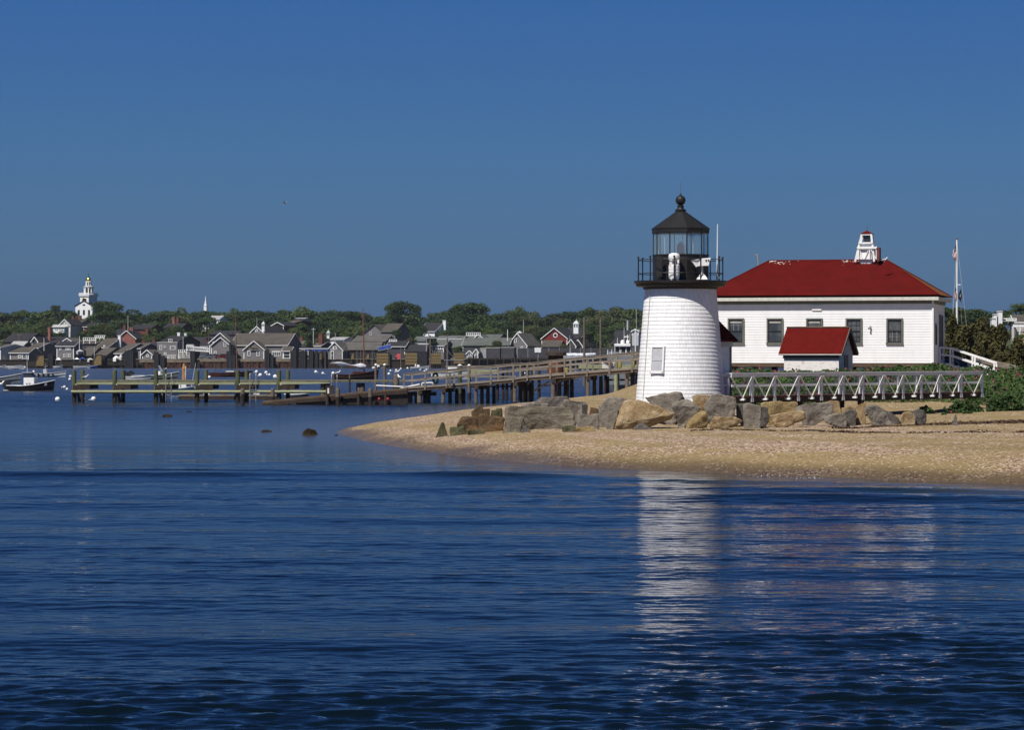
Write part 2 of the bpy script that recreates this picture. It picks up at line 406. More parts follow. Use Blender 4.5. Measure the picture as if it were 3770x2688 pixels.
ax = axis([(-16, 36, .3), (36, 80, 1.5), (80, 190, 6)]); ay = axis([(50, 74, 1.5), (74, 135, .25), (135, 240, .5), (240, 270, 2)])
GX, GY = np.meshgrid(ax, ay); GZ = ground_z(GX, GY); GS = shore_dist(GX, GY)
beach = mesh_np('beach', np.stack([GX, GY, GZ], -1).reshape(-1, 3), grid_faces(len(ax), len(ay)), sand_mat(), smooth=True)
tag(beach, kind='structure')
band = vnoise(GX * .22 + GY * .0, GS * 1.0, 1.3, 5) * .6 + vnoise(GX * .6, GY, .6, 6) * .4
shell = (.12 + .88 * sstep(.35, .75, band)) * (.15 + .85 * (np.exp(-((GS - 3.0) / 3) ** 2) * .8 + np.exp(-((GS - 9) / 3.5) ** 2) * .8 + np.exp(-((GS - 17.5) / 4) ** 2) * 1.0 + .15))
shell = np.clip(shell * 1.05, 0, .85) * (GS > 0)
wet = np.clip(1 - sstep(.25, 2.2, GS + (vnoise(GX, GY, 2.5, 8) - .5) * .8), 0, 1)
for nm, arr in (('shell', shell), ('wet', wet)):
    a = beach.data.attributes.new(nm, 'FLOAT', 'POINT'); a.data.foreach_set('value', arr.ravel().astype(np.float32))

# ------------------------------------------------------------------ the far shore's ground
def town_z(X, Y):
    z = np.interp(Y, [760, 770, 800, 850, 900, 950, 1000, 1050, 1100, 1200, 1600, 4000], [2.2, 2.3, 2.7, 4, 6, 8.6, 11, 12.5, 13, 11, 8, 5])
    return z + (vnoise(X, Y, 60, 20) - .5) * 3.0 * sstep(860, 960, Y)
tx = axis([(-900, -260, 80), (-260, 260, 8), (260, 900, 80)]); ty = axis([(800, 1120, 8), (1120, 1300, 30), (1300, 1540, 80)])
TX, TY = np.meshgrid(tx, ty)
hills = mesh_np('hills', np.stack([TX, TY, town_z(TX, TY)], -1).reshape(-1, 3), grid_faces(len(tx), len(ty)), M['hill'], smooth=True)
tag(hills, kind='structure')
qx = axis([(-400, 400, 20)]); qy = axis([(769.5, 856, 5)]); QX, QY = np.meshgrid(qx, qy)
tg = mesh_np('quay_ground', np.stack([QX, QY, np.maximum(town_z(QX, QY), 2.3) + .06], -1).reshape(-1, 3), grid_faces(len(qx), len(qy)), M['yard'])
tag(tg, kind='structure')
qb = MB(); qb.box((0, 770.0, .55), (800, .5, 3.4)); tag(qb.build('quay_ground', M['pile_wet']), kind='structure')
# low land behind the point, far right
lx = axis([(60, 260, 10)]); ly = axis([(330, 520, 10)]); LX, LY = np.meshgrid(lx, ly)
lz = -1 + 4.0 * sstep(0, 30, np.minimum(LX - 58 - 8 * vnoise(LX, LY, 40, 30), LY - 332)) + (vnoise(LX, LY, 25, 31) - .5)
lm = mesh_np('far_bank', np.stack([LX, LY, lz], -1).reshape(-1, 3), grid_faces(len(lx), len(ly)), M['hill'], smooth=True); tag(lm, kind='structure')

# ------------------------------------------------------------------ water
wx = [0.0]; st = .075
while wx[-1] < 900:
    st = .075 if wx[-1] < 8.6 else .16 if wx[-1] < 24 else st * 1.13
    wx.append(wx[-1] + st)
wx = np.array([-v for v in wx[:0:-1]] + wx)
wy = [18.0]
while wy[-1] < 1540:
    y = wy[-1]; wy.append(y + (.05 if y < 38 else .05 + (y - 38) * .0020 if y < 130 else .234 * (y / 130) ** 1.6))
wy = np.array(wy)
WX, WY = np.meshgrid(wx, wy)
rw = np.random.default_rng(5)
H = np.zeros(WX.shape); dyv = np.gradient(wy)[:, None] * np.ones_like(WX); dxv = np.abs(np.gradient(wx))[None, :] * np.ones_like(WX)
patch = .55 + .9 * vnoise(WX * .45, WY, 7, 40) * (.5 + vnoise(WX * .3, WY, 16, 41))
near = 1 - sstep(26, 38, WY + (vnoise(WX, WY, 9, 42) - .5) * 12)
rough = (.040 + .012 * np.exp(-((WY - 70) / 15) ** 2) + .145 * near) * patch
rough *= 1 - .55 * sstep(88, 100, WY) * (1 - sstep(150, 180, WY))
ncomp = 72
for i in range(ncomp):
    lam = .17 * (6.5 ** (i / (ncomp - 1) * 1.0)) * rw.uniform(.9, 1.1)
    th = rw.normal(0, .32 + .45 * (lam < .5)) + .10
    k = 2 * PI / lam; kx, ky = k * math.sin(th), k * math.cos(th)
    wgt = .9 if lam < .75 else .6
    A = wgt * math.sqrt(2.0 / ncomp) / k
    fade = np.clip(2.2 - 5 * np.maximum(dyv, dxv * abs(math.sin(th))) / lam, 0, 1)
    ph = rw.uniform(0, 2 * PI); warp = (vnoise(WX, WY, 6 * lam + 2, 60 + i % 7) - .5) * 3.0
    H += rough * 1.35 * fade * A * np.sin(kx * WX + ky * WY + ph + warp)
for lam, th, sl_, ph in ((5.2, .10, .020, 1.0), (3.7, -.16, .018, 2.2), (2.6, .24, .016, .4), (7.5, .02, .012, 4.0)):
    k = 2 * PI / lam; warp = (vnoise(WX, WY, 12, 120 + int(lam)) - .5) * 5; fade = np.clip(2.2 - 5 * dyv / lam, 0, 1) * (1 - .6 * sstep(88, 100, WY))
    H += fade * (sl_ / k) * (.5 + vnoise(WX, WY, 15, 140 + int(lam))) * np.sin(k * math.sin(th) * WX + k * math.cos(th) * WY + ph + warp)
for lam, th, sl_, ph in ((2.4, .10, .028, .3), (3.3, -.16, .028, 1.9), (4.6, .21, .024, 3.1), (6.4, -.08, .02, 5.2)):
    k = 2 * PI / lam; fade = np.clip(2.2 - 5 * dyv / lam, 0, 1) * sstep(130, 240, WY); warp = (vnoise(WX, WY, 14, 160 + int(lam)) - .5) * 5
    H += fade * (sl_ * 1.41 / k) * (.5 + vnoise(WX, WY, 18, 170 + int(lam))) * np.sin(k * math.sin(th) * WX + k * math.cos(th) * WY + ph + warp)
def swell(yc, slope, amp, wid, x0, x1, seed):
    c = yc + slope * WX + (vnoise(WX, WX * 0, 9, seed) - .5) * 3.2 + (vnoise(WX, WX * 0, 2.5, seed + 9) - .5) * .7
    e = sstep(x0 - 4, x0 + 2, WX) * (1 - sstep(x1 - 2, x1 + 4, WX)) * (.35 + 1.0 * vnoise(WX, WY * 0, 4.5, seed + 1))
    u = (WY - c) / wid
    return amp * e * np.exp(-np.where(u < 0, (u * 1.9) ** 2, (u * .8) ** 2))
H += swell(84.0, -.13, .125, 1.5, -40, 2.5, 80) + swell(86.8, -.10, .07, 1.0, -40, -6, 82)
H += swell(77.5, -.25, .07, 1.2, 5, 16, 84) + swell(72.0, -.15, .085, 1.3, 5, 40, 86) + swell(67.0, -.1, .04, 1.6, -30, 40, 88) + swell(83.8, -.42, .07, .7, 5.5, 14, 90)
SDW = np.full(WX.shape, -99.0); near_m = (WY > 55) & (WY < 275) & (WX > -45) & (WX < 230)
SDW[near_m] = shore_dist(WX[near_m], WY[near_m])
H *= .25 + .75 * sstep(-.5, 4.5, -SDW)
def water_mat():
    m = bpy.data.materials.new('harbour_water'); m.use_nodes = True
    t = m.node_tree; N = t.nodes; K = t.links.new
    N.remove(N['Principled BSDF']); out_ = N['Material Output']
    dif = N.new('ShaderNodeBsdfDiffuse'); glo = N.new('ShaderNodeBsdfGlossy'); glo.inputs['Color'].default_value = (.78, .80, .86, 1)
    fr = N.new('ShaderNodeFresnel'); fr.inputs['IOR'].default_value = 1.333; mx = N.new('ShaderNodeMixShader')
    K(fr.outputs[0], mx.inputs[0]); K(dif.outputs[0], mx.inputs[1]); K(glo.outputs[0], mx.inputs[2]); K(mx.outputs[0], out_.inputs[0])
    at = N.new('ShaderNodeAttribute'); at.attribute_name = 'shallow'
    r = N.new('ShaderNodeValToRGB'); e = r.color_ramp.elements; e.new(.35)
    for el, (q, c) in zip(e, [(0, (.0018, .0055, .009)), (.3, (.009, .019, .016)), (1, (.085, .070, .050))]): el.position = q; el.color = (*c, 1)
    K(at.outputs['Fac'], r.inputs[0]); K(r.outputs[0], dif.inputs['Color'])
    co = N.new('ShaderNodeTexCoord')
    rg = N.new('ShaderNodeAttribute'); rg.attribute_name = 'ruffle'; K(rg.outputs['Fac'], glo.inputs['Roughness'])
    last = None
    for sc, stx, dist, strg in ((1.1, (.22, 1, 1), .12, .5), (2.6, (.26, 1, 1), .05, .55), (6.5, (.3, 1, 1), .02, .55)):
        mp = N.new('ShaderNodeMapping'); mp.inputs['Scale'].default_value = stx; mp.inputs['Rotation'].default_value = (0, 0, .1); K(co.outputs['Object'], mp.inputs[0])
        n = N.new('ShaderNodeTexNoise'); n.inputs['Scale'].default_value = sc; n.inputs['Detail'].default_value = 3; n.inputs['Roughness'].default_value = .55; K(mp.outputs[0], n.inputs[0])
        b = N.new('ShaderNodeBump'); b.inputs['Strength'].default_value = strg; b.inputs['Distance'].default_value = dist
        K(n.outputs[0], b.inputs['Height']); ch = N.new('ShaderNodeAttribute'); ch.attribute_name = 'chop'; mu = N.new('ShaderNodeMath'); mu.operation = 'MULTIPLY'; mu.inputs[1].default_value = dist
        K(ch.outputs['Fac'], mu.inputs[0]); K(mu.outputs[0], b.inputs['Distance'])
        if last is not None: K(last, b.inputs['Normal'])
        last = b.outputs[0]
    for nd in (dif, glo, fr): K(last, nd.inputs['Normal'])
    return m
water = mesh_np('water', np.stack([WX, WY, H], -1).reshape(-1, 3), grid_faces(len(wx), len(wy)), water_mat(), smooth=True)
tag(water, kind='structure')
a = water.data.attributes.new('shallow', 'FLOAT', 'POINT')
a2 = water.data.attributes.new('chop', 'FLOAT', 'POINT')
a2.data.foreach_set('value', (.6 + .5 * (1 - sstep(26, 40, WY)) + 1.6 * sstep(120, 210, WY)).ravel().astype(np.float32))
a3 = water.data.attributes.new('ruffle', 'FLOAT', 'POINT')
a3.data.foreach_set('value', (.025 + .13 * sstep(90, 130, WY) + .09 * sstep(215, 300, WY)).ravel().astype(np.float32))
shal = np.clip(1 - sstep(0, 11.0, -SDW + (vnoise(WX, WY, 5, 95) - .5) * 2), 0, 1) ** 1.5
a.data.foreach_set('value', shal.ravel().astype(np.float32))
# thin foam where the wake runs up the sand
pts = []
for i in range(420):
    u = RNG.random(); x = 7.4 + u * 4.6
    if vnoise(np.array([x]), np.array([0.]), .5, 99)[0] < .45: continue
    yc = np.interp(x, [7.6, 10.7, 14.9], [84.6, 81.9, 79.4])
    y = yc - .9 - RNG.gamma(1.0, .3); pts.append((x + RNG.normal(0, .3), y, .05 + RNG.random() * .05))
V, F = leaf_quads(np.array(pts), .026, np.array([0, -.6, 3.0]))
foam = mesh_np('foam', V, F, mat('sea_foam', (.34, .36, .40), (.24, .26, .30), 6, .6)); tag(foam, kind='stuff')

# ------------------------------------------------------------------ seaweed along the tide lines
def weed_line(name, pxs, n, spread, size, seed, clump=.8):
    r = np.random.default_rng(seed); q = []
    pw = [(((a - 1885) / FPX) * D, D) for a, D in pxs]
    X = np.array([p[0] for p in pw]); Y = np.array([p[1] for p in pw])
    x = r.uniform(X.min(), X.max(), n * 3); y = np.interp(x, X, Y) + r.normal(0, spread, n * 3)
    keep = vnoise(x * .55, y * 2.2, 1.1, seed) + .35 * vnoise(x, y, .3, seed + 1) > clump
    x, y = x[keep][:n], y[keep][:n]
    z = ground_z(x, y) + r.uniform(.004, .04, len(x))
    V, F = leaf_quads(np.stack([x, y, z], 1), size, np.array([0, 0, 2.2]), r)
    o = mesh_np(name, V, F, M['weed']); tag(o, kind='stuff'); return o
weed_line('seaweed', [(3280, 113.5), (3420, 112.5), (3600, 111.5), (3900, 110.5)], 5200, .75, .06, 3, .62)
weed_line('seaweed', [(2540, 107), (2750, 106.2), (2960, 106), (3150, 104.5)], 900, .30, .045, 4, .80)
weed_line('seaweed', [(3020, 104), (3250, 103), (3500, 102), (3800, 101)], 1300, .9, .05, 5, .86)
weed_line('seaweed', [(3060, 110.5), (3180, 110.5), (3330, 111), (3420, 111)], 900, .4, .06, 6, .82)

# ------------------------------------------------------------------ rose bank and shrubs
def rose_field(name, n, fx, hmax, size, flowers, seed):
    r = np.random.default_rng(seed)
    x, y = fx(r, n)
    zg = ground_z(x, y)
    h = hmax(x, y)
    z = zg + h * np.sqrt(r.random(len(x)))
    k = h > .04
    V, F = leaf_quads(np.stack([x, y, z], 1)[k], size, np.array([-.3, -.6, .9]), r)
    fl = r.choice(np.flatnonzero(k), flowers, replace=False)
    cl = r.choice(fl, flowers); ctr = np.stack([x, y, zg + h * 1.02], 1)[cl] + r.normal(0, .05, (flowers, 3))
    V2, F2 = leaf_quads(ctr, .05, np.array([-.3, -1.0, .6]), r)
    return mesh_np(name, np.vstack([V, V2]), np.vstack([F, F2 + len(V)]), [M['rose'], M['flower']], None, np.r_[np.zeros(len(F)), np.ones(len(F2))])
def bank_xy(r, n):
    x = r.uniform(9.0, 34.5, n); y = r.uniform(125, 158, n); return x, y
def bank_h(x, y):
    lo = np.interp(x, [9, 14, 18, 21, 23, 26, 34], [137, 136, 137, 136, 132, 129, 127]) + (vnoise(x, y, 2.2, 51) - .5) * 4
    hi = np.interp(x, [9, 24, 25.5, 35], [153, 152, 147, 150])
    m = sstep(0, 2.5, y - lo) * (1 - sstep(-1.5, 0, y - hi))
    return m * (.30 + .55 * vnoise(x, y, 1.6, 52) + .25 * vnoise(x, y, .6, 53))
bank = rose_field('rose_thicket', 130000, bank_xy, bank_h, .085, 1100, 50); tag(bank, kind='stuff')
def rose_bush(p, D, rx, rz, label, seed):
    c = P(p, D); g = gz(c.x, D); r = np.random.default_rng(seed); n = int(2600 * rx * max(rz, .3) / .5)
    d = r.normal(size=(n, 3)); d /= np.linalg.norm(d, axis=1)[:, None]; d[:, 2] = np.abs(d[:, 2])
    lump = .7 + .5 * vnoise(d[:, 0] * 3, d[:, 1] * 3 + d[:, 2] * 2, .8, seed)
    q = d * (np.array([rx, rx * .8, rz]) * (r.random((n, 1)) ** .35) * lump[:, None])
    root = thing('rose_bush', label, 'bush', (c.x, D, g - .03), 0, 'rose bushes spilling onto the sand')
    V, F = leaf_quads(q, .07, np.array([-.2, -.5, .8]), r); mesh_np('foliage', V, F, M['rose'], root)
    k = r.choice(n, max(8, n // 60)); V, F = leaf_quads(q[k] * 1.04, .05, np.array([-.3, -1, .4]), r); mesh_np('blossoms', V, F, M['flower'], root)
rose_bush(k3(1590, 530), 126.5, .8, .7, 'low green rose bush on bare sand below the end of the white footbridge', 61)
rose_bush(k3(1740, 520), 127, .42, .55, 'small rose bush with pink flowers beside the larger bush under the footbridge end', 62)
rose_bush(k3(2080, 550), 125.5, .9, 1.0, 'pink flowered rose bush reaching farthest down the open sand', 63)
rose_bush(k3(1660, 595), 121, .22, .16, 'tiny green tuft alone on the dry sand above the seaweed', 65)
rose_bush(k3(1405, 590), 121, .12, .12, 'smallest green sprig on the sand between boulder and tuft', 66)
rose_bush(k3(1020, 490), 126, .28, .22, 'sparse green sprig under the middle of the footbridge', 67)
rose_bush(k3(1210, 440), 128, .45, .35, 'leafy clump growing between two footbridge posts', 68)

def pine_shrub(p0, p1, ytop, D, label, seed):
    """bushy pine filling the picture span p0..p1 at distance D"""
    s = D / FPX; xc = ((p0 + p1) / 2 - 1885) * s; w = (p1 - p0) * s / 2; g = 1.6
    h = EYE - (ytop - YH) * s - g
    r = np.random.default_rng(seed); root = thing('pine_shrub', label, 'shrub', (xc, D, g), 0, 'bushy pines behind the white building')
    q = []
    for i in range(34):
        f = r.random() ** .9; a = r.uniform(0, 2 * PI); rr = w * 1.15 * math.sqrt(max(.05, 1 - f ** 2.2)) * math.sqrt(r.random())
        c = np.array([rr * math.cos(a), rr * math.sin(a), h * (.10 + .82 * f)]); m = int(330)
        d = r.normal(size=(m, 3)); d /= np.linalg.norm(d, axis=1)[:, None]
        q.append(c + d * np.array([w * .30, w * .30, h * .15]) * (r.random((m, 1)) ** .5))
    q = np.vstack(q); q[:, 2] = np.clip(q[:, 2], .05, h)
    V, F = leaf_quads(q, .105, np.array([0, -.2, .5]), r); mesh_np('foliage', V, F, M['pine'], root)
    t = MB(); t.tube((0, 0, -.3), (0, 0, h * .55), .09, .04, 8)
    for i in range(5):
        a = r.uniform(0, 2 * PI); t.tube((0, 0, h * (.1 + .08 * i)), (w * .6 * math.cos(a), w * .6 * math.sin(a), h * (.3 + .1 * i)), .045, .02, 6)
    t.build('trunk', M['bark'], root)
pine_shrub(3478, 3530, 1160, 182, 'dark pine shrub hard against the end wall of the white building', 71)
pine_shrub(3500, 3600, 1200, 178, 'pine shrub standing in front of the white flagpole foot', 72)
pine_shrub(3550, 3660, 1172, 186, 'tallest bushy pine next to the flagpole stays', 73)
pine_shrub(3625, 3720, 1195, 184, 'rounded pine shrub below the far balcony house', 74)
pine_shrub(3690, 3790, 1250, 176, 'low pine shrub at the edge of the frame under the balcony house', 75)
pine_shrub(3580, 3690, 1240, 173, 'brownish pine shrub in front of the taller pines beside the timber ramp', 76)
pine_shrub(3470, 3560, 1255, 174, 'low pine shrub behind the white stair rails', 77)

# ------------------------------------------------------------------ thin sea haze: one closed box round everything
hm = bpy.data.materials.new('sea_haze'); hm.use_nodes = True
hn = hm.node_tree; hn.nodes.remove(hn.nodes['Principled BSDF']); pv = hn.nodes.new('ShaderNodeVolumePrincipled')
pv.inputs['Density'].default_value = 0.00004; pv.inputs['Color'].default_value = (.80, .88, 1.0, 1); pv.inputs['Anisotropy'].default_value = 0.0
hn.links.new(pv.outputs[0], hn.nodes['Material Output'].inputs['Volume'])
hb = MB(); hb.box((0, 765, 39), (1900, 1620, 98)); haze = hb.build('haze', hm); tag(haze, kind='stuff')
# ------------------------------------------------------------------ lighthouse
LD = 119.0; LS = LD / FPX; LX0 = (zl(506.5, 0)[0] - 1885) * LS
def lz(y): return EYE - (zl(0, y)[1] - YH) * LS
def lx(x): return (x - 506.5) * .50485 * LS
def shingle_wall_mat():
    m = bpy.data.materials.new('white_tower_shingles'); m.use_nodes = True
    t = m.node_tree; N = t.nodes; K = t.links.new
    p = N['Principled BSDF']; p.inputs['Roughness'].default_value = .6; p.inputs['Specular IOR Level'].default_value = .25
    co = N.new('ShaderNodeTexCoord'); s = N.new('ShaderNodeSeparateXYZ'); K(co.outputs['Object'], s.inputs[0])
    def mth(op, a, b=None, c=None):
        n = N.new('ShaderNodeMath'); n.operation = op
        for i, v in enumerate((a, b, c)):
            if v is None: continue
            if isinstance(v, (int, float)): n.inputs[i].default_value = v
            else: K(v, n.inputs[i])
        return n.outputs[0]
    ang = mth('ARCTAN2', s.outputs[1], s.outputs[0])
    course = mth('FLOOR', mth('DIVIDE', s.outputs[2], .166))
    wn1 = N.new('ShaderNodeTexWhiteNoise'); wn1.noise_dimensions = '1D'; K(course, wn1.inputs['W'])
    u = mth('ADD', mth('MULTIPLY', ang, 12.6), mth('MULTIPLY', wn1.outputs[0], 7.0))
    fr = mth('FRACT', u); joint = mth('LESS_THAN', fr, .085)
    cv = N.new('ShaderNodeCombineXYZ'); K(mth('FLOOR', u), cv.inputs[0]); K(course, cv.inputs[1])
    wn2 = N.new('ShaderNodeTexWhiteNoise'); K(cv.outputs[0], wn2.inputs[0])
    val = mth('MULTIPLY_ADD', wn2.outputs[0], .10, .73)
    nz = N.new('ShaderNodeTexNoise'); nz.inputs['Scale'].default_value = 1.6; nz.inputs['Detail'].default_value = 5
    mp = N.new('ShaderNodeMapping'); mp.inputs['Scale'].default_value = (1.6, 1.6, .5); K(co.outputs['Object'], mp.inputs[0]); K(mp.outputs[0], nz.inputs[0])
    val = mth('MULTIPLY', val, mth('MULTIPLY_ADD', nz.outputs[0], .10, .97))
    has = N.new('ShaderNodeTexWhiteNoise'); has.noise_dimensions = '2D'; K(cv.outputs[0], has.inputs[0])
    val = mth('MULTIPLY', val, mth('SUBTRACT', 1.0, mth('MULTIPLY', joint, mth('MULTIPLY', has.outputs[0], .55))))
    cc = N.new('ShaderNodeCombineColor'); K(val, cc.inputs[0]); K(val, cc.inputs[1]); K(mth('MULTIPLY', val, 1.01), cc.inputs[2])
    K(cc.outputs[0], p.inputs['Base Color'])
    return m
BASEZ = .95
lh = thing('lighthouse', 'short white shingled lighthouse with black lantern and gallery', 'lighthouse', (LX0, LD, BASEZ))
def z_(y): return lz(y) - BASEZ
def tr(z):   # tower radius at height above the base
    return 1.553 + (z_(760) - z) * (1.944 - 1.553) / (z_(760) - z_(1560))
mb = MB(); prof = []; ch = .166; z = 0.0; top = z_(757)
while z < top - .02:
    z2 = min(z + ch, top); prof += [(tr(z) + .018, z), (tr(z2) + .004, z2)]; z = z2
mb.lathe(prof, 128, capb=False, capt=False); mb.build('wall', shingle_wall_mat(), lh)
mb = MB()   # gallery deck with its stepped cornice
mb.lathe([(1.50, z_(764)), (1.63, z_(764)), (1.66, z_(748)), (1.86, z_(745)), (1.93, z_(742)), (1.98, z_(722)), (2.045, z_(714)), (2.05, z_(703)), (1.1, z_(702))], 72)
gal = mb.build('gallery', M['black'], lh)
zt, zmid, ztop = z_(703), z_(650), z_(550)
for k in range(10):
    a = rad(-48 + 36 * k); p0 = (1.87 * math.sin(a), -1.87 * math.cos(a))
    mb = MB(); mb.tube((*p0, zt), (*p0, z_(534)), .030, .026, 8); mb.ball((*p0, z_(532)), .048, 8, 6); mb.build('rail_post', M['black'], gal)
for zz in (ztop, zmid):
    mb = MB(); pp = [(1.87 * math.sin(2 * PI * k / 40), -1.87 * math.cos(2 * PI * k / 40), zz) for k in range(41)]
    mb.path(pp, .017, 6); mb.build('rail', M['black'], gal)
OFF = rad(9.5) - PI / 2
def deca(r, z): return [(r * math.cos(OFF + 2 * PI * k / 10), r * math.sin(OFF + 2 * PI * k / 10), z) for k in range(10)]
RL = 1.225
mb = MB(); mb.lathe([(RL, zt - .01), (RL, z_(520)), (RL + .03, z_(519)), (RL + .03, z_(511)), (RL - .06, z_(510))], 10, off=OFF); mb.build('lantern_base', M['black'], lh)
mb = MB(); mb.box((lx(340), -1.13, z_(600)), (.30, .06, .9), rad(-18)); mb.build('hatch', M['blackroof'], lh)
gm = bpy.data.materials.new('lantern_glass'); gm.use_nodes = True
g = gm.node_tree; g.nodes.remove(g.nodes['Principled BSDF']); o_ = g.nodes['Material Output']
trn = g.nodes.new('ShaderNodeBsdfTransparent'); trn.inputs[0].default_value = (.90, .95, .95, 1)
glo = g.nodes.new('ShaderNodeBsdfGlossy'); glo.inputs['Roughness'].default_value = .03; glo.inputs[0].default_value = (.9, .95, 1, 1)
dif = g.nodes.new('ShaderNodeBsdfDiffuse'); dif.inputs[0].default_value = (.52, .62, .63, 1)
m1 = g.nodes.new('ShaderNodeMixShader'); m1.inputs[0].default_value = .15; m2 = g.nodes.new('ShaderNodeMixShader'); m2.inputs[0].default_value = .12
g.links.new(trn.outputs[0], m1.inputs[1]); g.links.new(dif.outputs[0], m1.inputs[2]); g.links.new(m1.outputs[0], m2.inputs[1]); g.links.new(glo.outputs[0], m2.inputs[2]); g.links.new(m2.outputs[0], o_.inputs[0])
lo_, hi_ = deca(RL - .03, z_(511)), deca(RL - .03, z_(352))
for k in range(10):
    j = (k + 1) % 10; mb = MB(); mb.quad(lo_[k], lo_[j], hi_[j], hi_[k]); mb.build('lantern_pane', gm, lh, recalc=False)
    mb = MB(); mb.tube(lo_[k], hi_[k], .026, .026, 8); mb.build('mullion', M['black'], lh)
# inner pale glazing bars and curtain rods seen through the panes
for k in range(0, 10, 2):
    a = OFF + 2 * PI * (k + .5) / 10; mb = MB(); mb.tube((1.05 * math.cos(a), 1.05 * math.sin(a), z_(511)), (1.05 * math.cos(a), 1.05 * math.sin(a), z_(352)), .018, .018, 6)
    mb.build('inner_bar', M['offwhite'], lh)
mb = MB(); mb.lathe([(RL + .02, z_(356)), (RL + .035, z_(352)), (RL + .035, z_(330)), (1.275, z_(327)), (1.285, z_(320)), (.19, z_(192)), (.05, z_(191))], 10, off=OFF); mb.build('lantern_roof', M['blackroof'], lh)
mb = MB(); mb.lathe([(.245, z_(192)), (.25, z_(182)), (.17, z_(178)), (.12, z_(165)), (.145, z_(160)), (.15, z_(153)), (.10, z_(149)), (.10, z_(143))], 20)
mb.ball((0, 0, z_(113)), .222, 20, 12); mb.lathe([(.05, z_(80)), (.045, z_(70)), (.012, z_(60))], 10); mb.build('ventilator_ball', M['blackroof'], lh, smooth=False)
mb = MB(); mb.tube((0, 0, z_(66)), (0, 0, z_(-30)), .012, .007, 6); mb.build('lightning_rod', M['pole'], lh)
bl = MB(); bl.lathe([(.13, z_(505)), (.16, z_(500)), (.175, z_(490)), (.15, z_(440)), (.13, z_(432)), (.05, z_(428))], 16)
be = bl.build('beacon', M['redlens'], lh)
mb = MB(); mb.lathe([(.07, z_(428)), (.07, z_(420)), (.02, z_(414))], 10); mb.build('cap', M['offwhite'], be)
mb = MB(); mb.lathe([(.17, z_(511)), (.17, z_(505))], 12); mb.tube((0, 0, z_(560)), (0, 0, z_(511)), .08, .08, 8); mb.build('stand', M['offwhite'], be)
# boarded window on the shaded-lit side, tilted with the wall
wa = math.asin(lx(330) / 1.80); zc_ = z_(1277); wr = tr(zc_) + .03
Rw = Matrix.Rotation(wa, 3, 'Z') @ Matrix.Rotation(-math.atan((1.944 - 1.553) / (z_(760) - z_(1560))), 3, 'X')
wc = Vector((wr * math.sin(wa), -wr * math.cos(wa), zc_))
mb = MB()
for dx, dz, w, h in ((-.31, 0, .085, 1.19), (.31, 0, .085, 1.19), (0, .56, .54, .075), (0, -.55, .70, .10)):
    mb.box(wc + Rw @ Vector((dx, 0, dz)), (w, .14, h), 0, 0, Rw)
wf = mb.build('window', M['white'], lh, bevel=.008)
mb = MB(); mb.box(wc + Rw @ Vector((0, .01, 0)), (.54, .08, 1.04), 0, 0, Rw); mb.box(wc + Rw @ Vector((0, -.035, -.03)), (.54, .02, .03), 0, 0, Rw); mb.build('panel', M['panel'], wf)
mb = MB(); a = rad(-59); mb.path([((tr(zz) + .045) * math.sin(a), -(tr(zz) + .045) * math.cos(a), zz) for zz in np.linspace(.3, z_(770), 12)], .016, 6); mb.build('conduit', M['offwhite'], lh)
# entrance lobby with hipped red roof, behind the right shoulder of the tower
ve, vp = z_(1180), z_(985); X1 = lx(883)
mb = MB(); n = 20
for k in range(n):
    z0, z1 = k * ve / n, (k + 1) * ve / n; d = .012
    mb.box(((X1 + .6) / 2, 1.75, (z0 + z1) / 2), (X1 - .6, 2.3 + (.02 if k % 2 else 0), z1 - z0))
lob = mb.build('entrance_lobby', M['white_clap'], lh)
mb = MB(); mb.box((X1 - .02, .58, ve / 2), (.09, .05, ve)); mb.build('corner_board', M['grey_paint'], lob)
mb = MB(); mb.box(((X1 + .7) / 2, 1.75, ve + .13), (X1 - .55, 2.55, .26)); mb.build('frieze', M['offwhite'], lob)
E = lx(932); y0, y1, zr0, zr1 = .34, 3.16, ve + .27, z_(978)
mb = MB(); A, B, C_, D_ = (.5, y0, zr0), (E, y0, zr0), (E, y1, zr0), (.5, y1, zr0); R0, R1 = (.5, 1.75, zr1), (lx(800), 1.75, zr1)
mb.add([A, B, C_, D_, R0, R1, (.5, y0, zr0 - .06), (E, y0, zr0 - .06), (E, y1, zr0 - .06), (.5, y1, zr0 - .06)],
       [(0, 1, 5, 4), (1, 2, 5), (2, 3, 4, 5), (3, 0, 4), (0, 6, 7, 1), (1, 7, 8, 2), (2, 8, 9, 3), (6, 9, 8, 7)]); mb.build('roof', M['red_roof2'], lob)

# things standing on the gallery
fx, fy = lx(445), -1.52
fh = thing('fog_signal', 'white stacked drum shaped fog signal standing on the black gallery', 'fog horn', (LX0 + fx, LD + fy, lz(701)))
q = lambda y: lz(y) - lz(701)
mb = MB(); mb.lathe([(.225, q(693)), (.245, q(665)), (.245, q(640)), (.235, q(632))], 24)
mb.lathe([(.235, q(632)), (.245, q(628)), (.245, q(596)), (.20, q(590)), (.12, q(588)), (.12, q(566)), (.22, q(562)), (.245, q(555)), (.25, q(530)), (.22, q(515)), (.12, q(508))], 24); mb.build('drums', M['white'], fh)
for k in range(4):
    mb = MB(); a = rad(45 + 90 * k); mb.box((.17 * math.cos(a), .17 * math.sin(a), q(692)), (.09, .09, .14)); mb.box((.21 * math.cos(a), .21 * math.sin(a), q(576)), (.10, .10, .24)); mb.bar((.17 * math.cos(a), .17 * math.sin(a), q(660)), (.2 * math.cos(a), .2 * math.sin(a), q(590)), .03, .03)
    mb.build('leg', M['white'], fh)
mb = MB(); mb.lathe([(.10, q(598)), (.10, q(562))], 14); mb.build('throat', M['sash'], fh)
fx, fy = lx(645), -1.50
